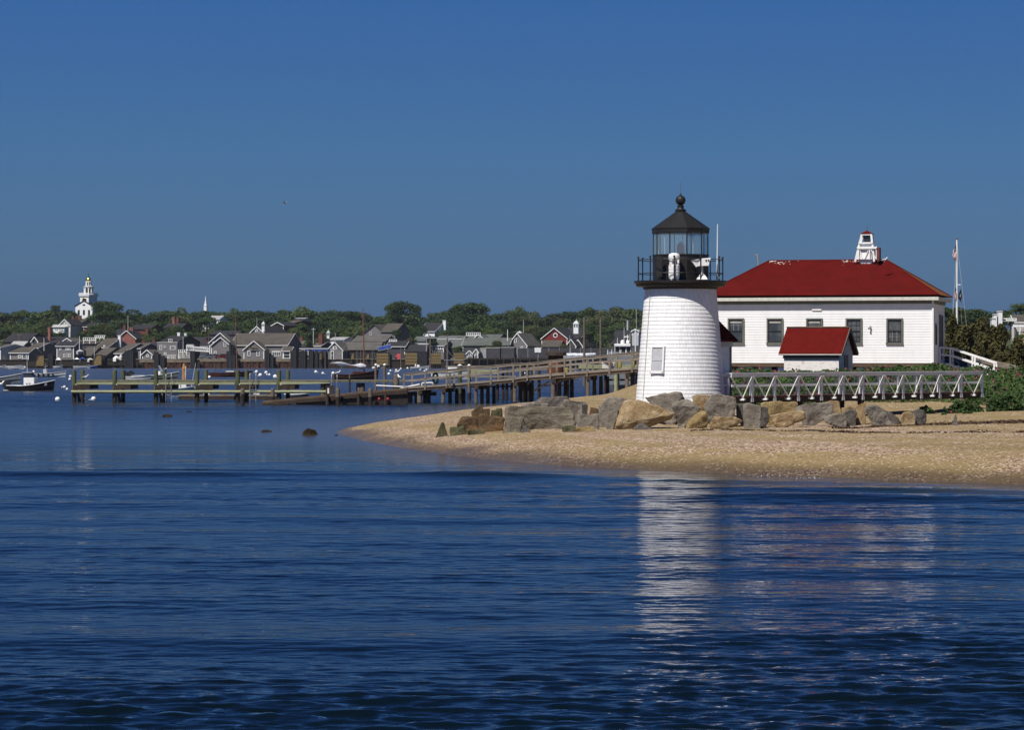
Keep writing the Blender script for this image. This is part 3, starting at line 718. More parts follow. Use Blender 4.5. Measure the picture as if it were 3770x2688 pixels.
ls = thing('searchlight', 'white flared floodlight box on a cone stand on the black gallery', 'floodlight', (LX0 + fx, LD + fy, lz(701)))
def sx(x): return lx(x) - fx
mb = MB(); mb.lathe([(.32, q(699)), (.31, q(692)), (.075, q(652)), (.065, q(600))], 4, off=rad(45)); mb.build('stand', M['white'], ls)
mb = MB(); poly = [(sx(590), -.2, q(605)), (sx(625), -.2, q(548)), (sx(708), -.2, q(543)), (sx(692), -.2, q(600))]; mb.prism(poly, (0, .42, 0)); hd = mb.build('head', M['white'], ls, bevel=.012)
mb = MB(); mb.add([(sx(563), -.30, q(560)), (sx(600), -.30, q(610)), (sx(600), .30, q(610)), (sx(563), .30, q(560)), (sx(622), -.2, q(551)), (sx(612), -.2, q(603)), (sx(612), .2, q(603)), (sx(622), .2, q(551))],
    [(0, 1, 5, 4), (1, 2, 6, 5), (2, 3, 7, 6), (3, 0, 4, 7), (0, 3, 2, 1)]); mb.build('flared_hood', M['white'], ls)
for x in (672, 690):
    mb = MB(); mb.tube((sx(x), -.235, q(560)), (sx(x), -.195, q(560)), .035, .035, 12); mb.build('port', M['sash'], ls)
ap = (LX0 + lx(760), LD - 1.0)
an = thing('whip_antenna', 'tall thin white whip antenna clamped to the gallery rail', 'antenna', (*ap, lz(700)))
mb = MB(); mb.tube((0, 0, q(600)), (.02, 0, q(295)), .024, .018, 8); mb.build('whip', M['white'], an)
mb = MB(); mb.tube((0, 0, q(700)), (0, 0, q(585)), .034, .034, 8); mb.tube((0, 0, q(640)), (.1, .0, q(690)), .012, .012, 6); mb.build('mount', M['panel'], an)

# ------------------------------------------------------------------ white clapboard station house
YAW = rad(-14.8); HD = 164.0; HS = HD / FPX
c0 = P((3432.0, 1336), HD); HG = 2.3
hz = lambda py: EYE - (py - YH) * HS - HG
t = Vector((math.cos(YAW), math.sin(YAW), 0))
# wall length so that the far corner falls on photo column 2605
Lw = 13.0
for _ in range(20):
    e = c0 - t * Lw; px = 1885 + e.x / e.y * FPX; Lw += (px - 2605) / 10000 * e.y
WD = 7.2
hs = thing('station_house', 'long white clapboard house with red hipped roof raised on piers', 'house', (c0.x, c0.y, HG), YAW)
zf, ze_ = hz(1337), hz(1106)
mb = MB(); nb = 24; bh = (ze_ - zf) / nb
for k in range(nb):
    z0, z1 = zf + k * bh, zf + (k + 1) * bh; o1, o0 = .020, .006
    v = [(-Lw - o1, -o1, z0), (o1, -o1, z0), (o1, WD + o1, z0), (-Lw - o1, WD + o1, z0), (-Lw - o0, -o0, z1), (o0, -o0, z1), (o0, WD + o0, z1), (-Lw - o0, WD + o0, z1)]
    mb.add(v, [(0, 1, 5, 4), (1, 2, 6, 5), (2, 3, 7, 6), (3, 0, 4, 7), (0, 3, 2, 1)])
mb.build('wall', M['white_clap'], hs, recalc=False)
mb = MB(); mb.box((-Lw / 2, WD / 2, zf - .12), (Lw, WD, .22)); mb.build('sill_beam', M['wood_b'], hs)
for k in range(6):
    for yy in (.35, WD - .35):
        mb = MB(); mb.box((-.5 - k * (Lw - 1) / 5, yy, (zf - .2) / 2 - .3), (.34, .34, zf + .4)); mb.build('pier', M['wood_d'], hs)
for k in range(4):
    mb = MB(); mb.bar((-1.8 - 3.0 * k, .3, zf - .25), (-3.6 - 3.0 * k, .3, .25), .12, .12)
    mb.build('cross_brace', M['wood_b'], hs)
mb = MB(); mb.box((.045, -.045, (zf + ze_) / 2), (.10, .10, ze_ - zf)); mb.build('corner_board', M['white'], hs)
ov = .42; zg0, zg1 = hz(1108), hz(1093)
mb = MB(); mb.box((-Lw / 2, WD / 2, (ze_ + zg0) / 2 - .02), (Lw + .14, WD + .14, .30)); mb.build('frieze', M['grey_paint'], hs)  # grey band doubles as the eave shadow, painted along the wall top
mb = MB(); mb.box((-Lw / 2, WD / 2, (zg0 + zg1) / 2 + .02), (Lw + 2 * ov, WD + 2 * ov, .20)); mb.build('gutter', M['offwhite'], hs)
zr_ = EYE - (957 - YH) * (HD + 4.6) / FPX - HG; hip = WD / 2 + ov - .35; ze2 = zg1 + .13
xa, xb, ya, yb_ = -Lw - ov - .03, ov + .03, -ov - .03, WD + ov + .03
rv = [(xa, ya, ze2), (xb, ya, ze2), (xb, yb_, ze2), (xa, yb_, ze2), (xa + hip, WD / 2, zr_), (xb - hip, WD / 2, zr_)]
mb = MB(); n0 = 14
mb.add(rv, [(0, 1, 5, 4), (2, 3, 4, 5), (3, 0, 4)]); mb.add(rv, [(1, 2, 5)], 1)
mb.add([(x, y, ze2 - .02) for x, y in ((xa, ya), (xb, ya), (xb, yb_), (xa, yb_))], [(0, 3, 2, 1)])
roof = mb.build('roof', [M['red_roof'], M['lichen_roof']], hs)
mb = MB(); mb.tube((xa + hip, WD / 2, zr_), (xb - hip, WD / 2, zr_), .06, .06, 6)
for a_, b_ in ((rv[0], rv[4]), (rv[1], rv[5]), (rv[2], rv[5])): mb.tube(a_, b_, .05, .05, 6)
mb.build('ridge_caps', M['red_roof2'], roof)
r_ = np.random.default_rng(3); q_ = []
for i in range(80):
    x = r_.choice([xa + hip + .4, xa + hip + 1.0, -5.5, -3.2, -2.3]) + r_.normal(0, .35); y = WD / 2 - abs(r_.normal(0, .18)) - .05
    x = min(max(x, xa + hip + .1), xb - hip - .1); q_.append((x, y, zr_ - (WD / 2 - y) * (zr_ - ze2) / (WD / 2 + ov) + .03))
V, F = leaf_quads(np.array(q_), .045, np.array([0, -2, 3.0]), r_); mesh_np('gull_droppings', V, F, M['offwhite'], roof)
def hxl(px):   # photo column -> local x along the facade
    lo, hi = -Lw - 1, 1.0
    for _ in range(40):
        mid = (lo + hi) / 2; e = c0 + t * mid
        if 1885 + e.x / e.y * FPX < px: lo = mid
        else: hi = mid
    return lo
def sash_window(parent, cx, cz, w, h, yy, lower_light=False, curt=True):
    mb = MB(); f = .09
    for dx, dz, ww, hh in ((-w / 2 + f / 2, 0, f, h), (w / 2 - f / 2, 0, f, h), (0, h / 2 - f / 2, w - 2 * f, f), (0, -h / 2 + f / 2 - .02, w + .06, f)):
        mb.box((cx + dx, yy - .03, cz + dz), (ww, .13, hh))
    wf = mb.build('window', M['grey_paint'], parent, bevel=.006)
    mb = MB(); w2, h2 = w - 2 * f, h - 2 * f; s_ = .05
    for dx, dz, ww, hh in ((-w2 / 2 + s_ / 2, 0, s_, h2), (w2 / 2 - s_ / 2, 0, s_, h2), (0, h2 / 2 - s_ / 2, w2 - 2 * s_, s_), (0, 0, w2 - 2 * s_, s_), (0, -h2 / 2 + s_ / 2, w2 - 2 * s_, s_)):
        mb.box((cx + dx, yy - .01, cz + dz), (ww, .07, hh))
    mb.build('sash', M['sash'], wf)
    mb = MB()
    lo_h, ce = (h2 / 2 - s_, cz - h2 / 4) if lower_light == 'low' else (h2 / 2 - s_, cz + h2 / 4) if lower_light == 'up' else (h2 - 2 * s_, cz)
    for k in (-1, 1): mb.box((cx + k * w2 / 6, yy - .006, ce), (.014, .04, lo_h))
    for dz in ((-h2 / 4,) if lower_light == 'low' else (h2 / 4,) if lower_light == 'up' else (h2 / 4, -h2 / 4)): mb.box((cx, yy - .004, cz + dz), (w2 - 2 * s_, .034, .012))
    if lower_light is not None: mb.build('muntin', M['panel' if lower_light else 'sash'], wf)
    mb = MB(); mb.box((cx, yy + .012, cz), (w2 - .02, .02, h2 - .02)); mb.build('pane', M['pane'], wf)
    if curt:
        mb = MB(); mb.box((cx, yy + .001, cz + h2 * .40), (w2 - 2 * s_, .006, h2 * .09)); mb.build('curtain', M['curtain'], wf)
for px_, cu in ((2710, True), (2853.6, True), (2998.5, True), (3144, False), (3294, False)):
    e = c0 + t * hxl(px_); sc = e.y / FPX
    sash_window(hs, hxl(px_), EYE - (1219 - YH) * sc - HG, 61 * sc, 95 * sc, -.03, lower_light={2710: 'up', 3294: 'low', 2853.6: None, 2998.5: None}.get(px_, False), curt=cu)
e = hxl(zh(926, 0)[0])
mb = MB(); mb.box((e, -.05, hz(1132)), (.58, .06, .33)); mb.build('blank_plaque', M['white'], hs, bevel=.01)
mb = MB(); mb.box((hxl(3204), -.10, hz(1202)), (.10, .16, .12)); mb.tube((hxl(3204), -.12, hz(1203)), (hxl(3204) - .06, -.26, hz(1209)), .035, .06, 8); mb.build('wall_lamp', M['panel'], hs)
# end wall: door, pilot window, steps with white rails
mb = MB(); mb.box((.03, 4.6, (hz(1165) + hz(1322)) / 2), (.12, 1.35, hz(1165) - hz(1322))); dr = mb.build('door', M['sash'], hs)
mb = MB()
for dy in (-.74, .74): mb.box((.05, 4.6 + dy, (hz(1165) + hz(1322)) / 2), (.15, .12, hz(1160) - hz(1322)))
mb.box((.05, 4.6, hz(1160)), (.15, 1.6, .12)); mb.build('door_frame', M['grey_paint'], dr)
mb = MB(); mb.box((.03, 1.9, hz(1230)), (.10, .5, 1.3)); mb.build('side_window', M['glass'], hs)
stp = MB(); nst = 9; runx, rise = .30, (zf - .1) / 9.0 * .95
for k in range(nst):
    stp.box((.55 + .95 * 0 + (k + .5) * runx, 4.2, zf - (k + .5) * rise - .06), (runx + .03, 1.5, .06))
stp.box((.35, 4.2, zf - .06), (.70, 1.6, .08))
for yy in (3.44, 4.96): stp.bar((.1, yy, zf - .1), (.55 + nst * runx, yy, zf - nst * rise - .1), .07, .30)
st_ = stp.build('steps', M['white'], hs)
for yy in (3.40, 5.0):
    mb = MB(); a0, a1 = Vector((.1, yy, zf + .95)), Vector((.75, yy, zf + .9)); b1 = Vector((.75 + nst * runx, yy, zf - nst * rise + .85))
    for dz in (0, -.45):
        mb.bar(a0 + Vector((0, 0, dz)), a1 + Vector((0, 0, dz)), .06, .10); mb.bar(a1 + Vector((0, 0, dz)), b1 + Vector((0, 0, dz)), .06, .10)
    for x, zz in ((.12, zf - .05), (.75, zf - .1), (2.1, zf - 5 * rise), (.72 + nst * runx, zf - nst * rise - .15)):
        hh = 1.0 if x < 1 else .95; mb.box((x, yy, zz + hh / 2), (.10, .10, hh))
    mb.build('handrail', M['white'], st_)

# little white watch tower standing on the ridge
def on_roof(px_, py_): return P((px_, py_), HD + 4.4)
wt0 = on_roof(3187, 957); WTS = (HD + 4.4) / FPX
wt = thing('watch_tower', 'small white framed tower with red cap on the house roof', 'lookout tower', (wt0.x, wt0.y, zr_ + HG - .35), YAW)
qz = lambda y: EYE - (zr(0, y)[1] - YH) * WTS - (zr_ + HG - .35)
qx = lambda x: (zr(x, 0)[0] - 3187) * WTS
mb = MB(); wb, wtp = .66, .33; cx = qx(222); zb0, zt0 = qz(345), qz(103)
for sx_ in (-1, 1):
    for sy in (-1, 1): mb.bar((cx - .12 + sx_ * wb, sy * .42, zb0), (cx + sx_ * wtp, sy * wtp, zt0), .13, .13)
for y, f in ((103, 0), (180, .36), (225, .55)):
    r = wtp + (wb - wtp) * f
    for s_ in (-1, 1): mb.box((cx - .12 * f, s_ * r, qz(y)), (2 * r, .09, .11)); mb.box((cx - .12 * f + s_ * r, 0, qz(y)), (.09, 2 * r, .11))
mb.build('frame', M['white'], wt)
mb = MB(); mb.add([(cx - .55, -.38, qz(232)), (cx + .32, -.38, qz(232)), (cx + .38, -.42, qz(322)), (cx - .62, -.42, qz(322)), (cx - .48, -.36, qz(190)), (cx + .28, -.36, qz(190))], [(0, 1, 2, 3), (4, 5, 1, 0)])
mb.box((cx - .05, .1, (qz(225) + qz(360)) / 2), (.85, .70, qz(225) - qz(360))); mb.build('boarding', M['white'], wt)
mb = MB(); mb.box((cx, 0, qz(140)), (.42, .42, .42)); mb.build('lantern_glazing', M['glass'], wt)
mb = MB(); mb.lathe([(.56, qz(100)), (.58, qz(96)), (.03, qz(68))], 4, off=rad(45)); mb.tube((cx * 0, 0, qz(70)), (0, 0, qz(18)), .014, .008, 6)
cp = mb.build('cap_roof', M['red_roof2'], wt); cp.location = (cx, 0, 0)
bx0, bx1 = qx(255), qx(322); mb = MB()
for x in (qx(148), bx0, bx1):
    mb.box((x, -.48, (qz(218) + qz(325)) / 2), (.09, .09, qz(218) - qz(325)))
mb.box(((qx(140) + bx1) / 2, -.48, qz(222)), (bx1 - qx(140) + .1, .11, .13)); mb.box((bx1, 0, qz(222)), (.09, 1.2, .1))
mb.bar((qx(270), -.48, qz(240)), (qx(318), -.48, qz(320)), .06, .06); mb.bar((qx(240), -.46, qz(245)), (qx(205), -.46, qz(322)), .05, .05); mb.bar((qx(163), -.46, qz(245)), (qx(180), -.46, qz(322)), .05, .05); mb.build('railing', M['white'], wt)
mb = MB(); mb.box((qx(340), -.25, (qz(222) + qz(340)) / 2), (.20, .8, qz(222) - qz(340))); mb.build('ladder_box', mat('weathered_red_boards', (.16, .05, .05), (.10, .035, .035), 4, .85), wt)

wt.scale = (.9, .9, 1)
vp = P(zh(404, 400), HD + 6.5); vs = (HD + 6.5) / FPX
vt = thing('roof_vent_pipe', 'crooked metal vent pipe sticking up behind the red roof slope', 'vent pipe', (vp.x, vp.y, vp.z - .6))
mb = MB(); mb.path([(.05, 0, 0), (.05, 0, .95), (0, 0, 1.35), (-.02, 0, 1.42)], .055, 8); mb.box((-.05, 0, 1.46), (.18, .1, .09)); mb.build('pipe', M['steel'], vt)

# small brick oil house
OD = 150.0; OS = OD / FPX; OY = rad(-25); oc = P(zh(1118, 1285), OD); og = 2.3
oh = thing('brick_shed', 'small whitewashed brick shed with steep red roof', 'shed', (oc.x, oc.y, og), OY)
ow = (1118 - 658) * .41857 * OS / math.cos(OY); od = 2.5
oz = lambda y: EYE - (zh(0, y)[1] - YH) * OS - og
rg = oz(920); eav = oz(1148); sl_ = (rg - eav) / (od / 2 + .18); ew = eav + sl_ * .18 - .06
mb = MB(); y1 = od
mb.add([(-ow, 0, -.2), (0, 0, -.2), (0, od, -.2), (-ow, od, -.2), (-ow, 0, ew), (0, 0, ew), (0, od, ew), (-ow, od, ew), (-ow, od / 2, rg - .12), (0, od / 2, rg - .12)],
       [(0, 1, 5, 4), (2, 3, 7, 6), (1, 2, 6, 9, 5), (3, 0, 4, 8, 7), (0, 3, 2, 1)]); mb.build('wall', M['brick_white'], oh)
mb = MB(); mb.box((-ow / 2, -.05, oz(1180)), (ow + .06, .09, .20)); mb.build('frieze', M['sash'], oh)
mb = MB(); mb.box((-ow / 2, -.20, oz(1160)), (ow + .5, .05, .05)); mb.build('gutter', M['offwhite'], oh)
ex, ey = .26, .18; th = .09
mb = MB()
for sgn, yy in ((1, -ey), (-1, od + ey)):
    lo = (rg - sl_ * (od / 2 + ey))
    mb.prism([(-ow - ex, yy, lo), (-ow - ex, od / 2, rg), (-ow - ex, od / 2, rg - th * 1.4), (-ow - ex, yy, lo - th * 1.4)], (ow + 2 * ex, 0, 0))
rf = mb.build('roof', M['red_roof2'], oh)
mb = MB(); mb.tube((-ow - ex, od / 2, rg + .01), (ex, od / 2, rg + .01), .07, .07, 6); mb.build('ridge_cap', M['wood_b'], rf)
mb = MB()
for s_ in (0, 1):
    ya_, yb2 = (-ey, od / 2) if s_ == 0 else (od + ey, od / 2)
    mb.bar((ex + .012, ya_, rg - sl_ * (od / 2 + ey) - .06), (ex + .012, yb2, rg - .06), .03, .16)
mb.build('bargeboard', M['grey_paint'], rf)
mb = MB(); mb.box((.02, od / 2, oz(1260)), (.06, .62, 1.2)); mb.build('door', M['grey_paint'], oh)
mb = MB(); mb.box((.02, od / 2, oz(1045)), (.05, .14, .40)); mb.build('vent_slot', M['sash'], oh)

# ------------------------------------------------------------------ white footbridge
A0, B0 = P((2700, 1453), 117.0), P((3622, 1449), 131.5)
bd = (B0 - A0); bd.z = 0; BL = bd.length; BY = math.atan2(bd.y, bd.x); bz = 2.02
fb = thing('footbridge', 'long low white trussed footbridge leading to the lighthouse', 'footbridge', (A0.x, A0.y, bz), BY)
mb = MB(); mb.box((BL / 2, .65, -.06), (BL, 1.35, .07)); mb.build('deck', M['rust'], fb)
for yy in (.10, 1.2):
    mb = MB(); mb.box((BL / 2, yy, -.21), (BL, .12, .22)); mb.build('stringer', M['wood_d'], fb)
post_px = [2768, 2851, 2938, 3023, 3103, 3176, 3251, 3324, 3391, 3459, 3538, 3615]
def bx(px_):
    lo, hi = -1.0, BL + 2
    for _ in range(40):
        mid = (lo + hi) / 2; e = A0 + bd.normalized() * mid
        if 1885 + e.x / e.y * FPX < px_: lo = mid
        else: hi = mid
    return lo
bxs = [bx(p) for p in post_px]; rh = .93
for side, yy in ((-1, 0.0), (1, 1.32)):
    mb = MB(); mb.box(((-.1 + bxs[-1]) / 2, yy - .0, rh - .06), (bxs[-1] + .2, .05, .12)); mb.box(((-.1 + bxs[-1]) / 2, yy, rh + .035), (bxs[-1] + .24, .14, .035)); mb.build('top_rail', M['white'], fb)
    mb = MB(); mb.box(((-.1 + bxs[-1]) / 2, yy + .03 * side, rh * .47), (bxs[-1] + .2, .04, .10)); mb.build('mid_rail', M['white'], fb)
    for x in bxs:
        mb = MB(); mb.box((x, yy, rh / 2 - .10), (.11, .11, rh + .10)); mb.box((x, yy, -.20), (.13, .13, .16)); mb.build('rail_post', M['white'], fb)
    xs = [-.3] + bxs
    for a_, b_ in zip(xs[:-1], xs[1:]):
        m_ = (a_ + b_) / 2; mb = MB(); yo = yy + .13 * side
        mb.bar((b_ - .05, yy + .06 * side, rh - .10), (m_, yo, -.10), .035, .055); mb.bar((a_ + .05, yy + .06 * side, rh - .10), (m_, yo, -.10), .035, .055)
        mb.build('brace', M['offwhite'], fb)
        mb = MB(); mb.box((m_, yy + .05 * side, -.155), (.10, .36, .09)); mb.build('outrigger', M['white'], fb)
for k, px_ in enumerate((2851, 3023, 3176)):
    x = bx(px_)
    for yy in (.1, 1.2): mb = MB(); mb.box((x, yy, -.85), (.22, .22, 1.1)); mb.build('support', M['wood_d'], fb)

# ------------------------------------------------------------------ flagpole with drooping flags
FD = 192.0; FS = FD / FPX; f0 = P((3523, 1290), FD); fg = 2.3
fp = thing('flagpole', 'white flagpole with a short yard and thin rope stays', 'flagpole', (f0.x, f0.y, fg))
fzz = lambda y: EYE - (zr(0, y)[1] - YH) * FS - fg
fxx = lambda x: (zr(x, 0)[0] - 3523) * FS
mb = MB(); mb.tube((0, 0, 0), (0, 0, fzz(150)), .085, .05, 12); pl = mb.build('pole', M['white'], fp)
mb = MB(); mb.ball((0, 0, fzz(142)), .075, 10, 8); mb.build('finial', M['wood_b'], fp)
mb = MB(); mb.bar((-.05, 0, fzz(545)), (fxx(1042), 0, fzz(545)), .05, .06); mb.build('yard', M['white'], fp)
mb = MB()
for x, y in ((945, 1100), (1100, 1100)): mb.tube((0, 0, fzz(165)), (fxx(x) + (.0), -.8, fzz(y)), .007, .007, 5)
mb.tube((fxx(990), 0, fzz(560)), (fxx(962), .6, fzz(1000)), .006, .006, 5); mb.tube((fxx(1038), 0, fzz(560)), (fxx(1070), .6, fzz(1000)), .006, .006, 5); mb.build('stays', M['offwhite'], fp)
def droop_flag(name, label, x0, x1, ytop, ybot, pattern):
    o = P((zr(x1, 0)[0], 1300), FD); n = 22; ms = 13; V, F, mi = [], [], []
    zt_, zb_ = fzz(ytop) + fg, fzz(ybot) + fg; w = (x1 - x0) * .41875 * FS
    for i in range(n + 1):
        v = i / n
        for j in range(ms + 1):
            u = j / ms; taper = .25 + .75 * math.sin(PI * min(1, v * .9 + .12)) ** .7
            V.append((-w * u * taper - .03 * math.sin(v * 7 + u * 4), .06 * math.sin(u * 11 + v * 3), -(zt_ - zb_) * (v * (.82 + .18 * u) + .10 * u * (1 - v))))
    for i in range(n):
        for j in range(ms):
            a = i * (ms + 1) + j; F.append((a, a + 1, a + ms + 2, a + ms + 1)); mi.append(pattern(i / n, j / ms, j))
    ob = mesh_np(name, V, F, [M['flag_red'], M['white'], M['flag_blue'], M['flag_black']], None, mi)
    ob.location = (o.x, o.y - .08, zt_); return tag(ob, label, 'flag')
us = lambda v, u, j: 2 if (v < .42 and u < .45) else ((j + int(v * 9)) % 3 != 0) * 1 if v < .8 else 0
droop_flag('flag', 'limp striped flag with blue canton near the flagpole top', 974, 1002, 195, 342, us)
droop_flag('flag', 'limp striped flag hanging below the flagpole yard', 984, 1003, 575, 690, lambda v, u, j: (j % 2) if v > .2 else 2)
droop_flag('flag', 'limp black flag with white emblem under the yard end', 1022, 1050, 585, 700, lambda v, u, j: 1 if (.35 < v < .6 and .4 < u < .6) else 3)
# ------------------------------------------------------------------ riprap boulders
def rock_mat(name, c, c2, c3):
    m = bpy.data.materials.new(name); m.use_nodes = True
    t = m.node_tree; N = t.nodes; K = t.links.new; p = N['Principled BSDF']; p.inputs['Roughness'].default_value = .9; p.inputs['Specular IOR Level'].default_value = .2
    co = N.new('ShaderNodeTexCoord')
    n1 = N.new('ShaderNodeTexNoise'); n1.inputs['Scale'].default_value = 1.3; n1.inputs['Detail'].default_value = 8; n1.inputs['Roughness'].default_value = .7; K(co.outputs['Object'], n1.inputs[0])
    r = N.new('ShaderNodeValToRGB'); e = r.color_ramp.elements; e.new(.5)
    for el, (q, cc) in zip(e, ((.34, c3), (.5, c), (.66, c2))): el.position = q; el.color = (*cc, 1)
    K(n1.outputs[0], r.inputs[0])
    n2 = N.new('ShaderNodeTexNoise'); n2.inputs['Scale'].default_value = 26; n2.inputs['Detail'].default_value = 4; K(co.outputs['Object'], n2.inputs[0])
    r2 = N.new('ShaderNodeValToRGB'); r2.color_ramp.elements[0].position = .3; r2.color_ramp.elements[1].position = .7
    r2.color_ramp.elements[0].color = (.62, .62, .62, 1); r2.color_ramp.elements[1].color = (1.15, 1.15, 1.15, 1); K(n2.outputs[0], r2.inputs[0])
    x = N.new('ShaderNodeMix'); x.data_type = 'RGBA'; x.blend_type = 'MULTIPLY'; x.inputs[0].default_value = 1; K(r.outputs[0], x.inputs[6]); K(r2.outputs[0], x.inputs[7])
    K(x.outputs[2], p.inputs['Base Color'])
    n3 = N.new('ShaderNodeTexNoise'); n3.inputs['Scale'].default_value = 7; n3.inputs['Detail'].default_value = 8; n3.inputs['Roughness'].default_value = .7; K(co.outputs['Object'], n3.inputs[0])
    b = N.new('ShaderNodeBump'); b.inputs['Strength'].default_value = .7; b.inputs['Distance'].default_value = .09; K(n3.outputs[0], b.inputs['Height']); K(b.outputs[0], p.inputs['Normal'])
    return m
RM = {'g': rock_mat('grey_granite', (.225, .195, .16), (.30, .265, .22), (.14, .122, .102)),
      'o': rock_mat('olive_granite', (.19, .165, .125), (.25, .22, .17), (.095, .082, .06)),
      't': rock_mat('tan_granite', (.34, .25, .145), (.42, .33, .21), (.23, .14, .06)),
      'y': rock_mat('ochre_granite', (.28, .205, .095), (.34, .26, .14), (.20, .135, .065)),
      'b': rock_mat('brown_granite', (.14, .088, .045), (.22, .12, .045), (.065, .048, .032)),
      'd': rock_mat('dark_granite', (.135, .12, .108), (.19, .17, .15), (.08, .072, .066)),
      'm': rock_mat('mossy_granite', (.10, .095, .05), (.15, .13, .085), (.055, .06, .028)),
      'k': rock_mat('weedy_sea_rock', (.03, .022, .012), (.06, .04, .018), (.014, .012, .008))}
def rock(zf, poly, D, m, label, depth=None, back=(.10, -.10), shrink=.82, seed=0, name='boulder', group='boulders of the riprap round the lighthouse', sink=12):
    r = random.Random(seed * 7 + 13)
    pts = [zf(*p) for p in poly]; ym = max(p[1] for p in pts)
    s = D / FPX
    w = max(p[0] for p in pts) - min(p[0] for p in pts); h = ym - min(p[1] for p in pts)
    dep = depth or max(.5, .75 * min(w, h * 1.5) * s)
    cx, cy = sum(p[0] for p in pts) / len(pts), sum(p[1] for p in pts) / len(pts)
    V = []
    for p in pts:
        py = p[1] + (sink if p[1] > ym - .28 * h else 0)
        jit = r.uniform(-.10, .22) * dep
        v = P((p[0], py), D)
        if group.startswith('boulders') and p[1] > ym - .10 * h: v.z = min(v.z, gz(v.x, D) - min(.18, .3 * h * s))
        V.append((v.x, D + jit, v.z))
        q = (cx + (p[0] - cx) * shrink, cy + (py - cy) * (shrink if p[1] < cy else 1.0))
        v = P(q, D)
        if group.startswith('boulders') and p[1] > ym - .10 * h: v.z = min(v.z, gz(v.x, D + dep) - min(.15, .3 * h * s))
        V.append((v.x + back[0] * dep + r.uniform(-.08, .08) * dep, D + dep * r.uniform(.85, 1.1), v.z + back[1] * dep * .5 + r.uniform(-.05, .05) * dep))
    c = Vector((P((cx, ym), D).x, D + dep / 2, min(v[2] for v in V)))
    bm = bmesh.new()
    for v in V: bm.verts.new(Vector(v) - c)
    res = bmesh.ops.convex_hull(bm, input=bm.verts)
    bmesh.ops.delete(bm, geom=[g for g in res['geom_interior'] if isinstance(g, bmesh.types.BMVert)], context='VERTS')
    bmesh.ops.dissolve_limit(bm, angle_limit=rad(9), verts=bm.verts, edges=bm.edges)
    bmesh.ops.recalc_face_normals(bm, faces=bm.faces)
    size = max(w, h) * s; bv = min(.045, .05 * size)
    bmesh.ops.bevel(bm, geom=list(bm.edges), offset=bv, segments=2, affect='EDGES', profile=.6)
    bmesh.ops.triangulate(bm, faces=bm.faces)
    for _ in range(3):
        lim = max(.07, size * .045); es = [e for e in bm.edges if e.calc_length() > lim]
        if not es or len(bm.verts) > 6000: break
        bmesh.ops.subdivide_edges(bm, edges=es, cuts=1, use_grid_fill=False); bmesh.ops.triangulate(bm, faces=bm.faces)
    from mathutils import noise as mn
    bm.normal_update(); off = Vector((seed * 3.1, seed * 1.7, 0))
    for v in bm.verts:
        n_ = mn.fractal(v.co * 1.6 + off, .8, 2.1, 5) * .055 + mn.noise(v.co * 5 + off) * .018
        v.co += v.normal * n_ * min(1.3, size)
    me = bpy.data.meshes.new(name); bm.to_mesh(me); bm.free(); me.materials.append(RM[m])
    o = bpy.data.objects.new(name, me); COL.objects.link(o); o.location = c
    tag(o, label, 'boulder', group); return o
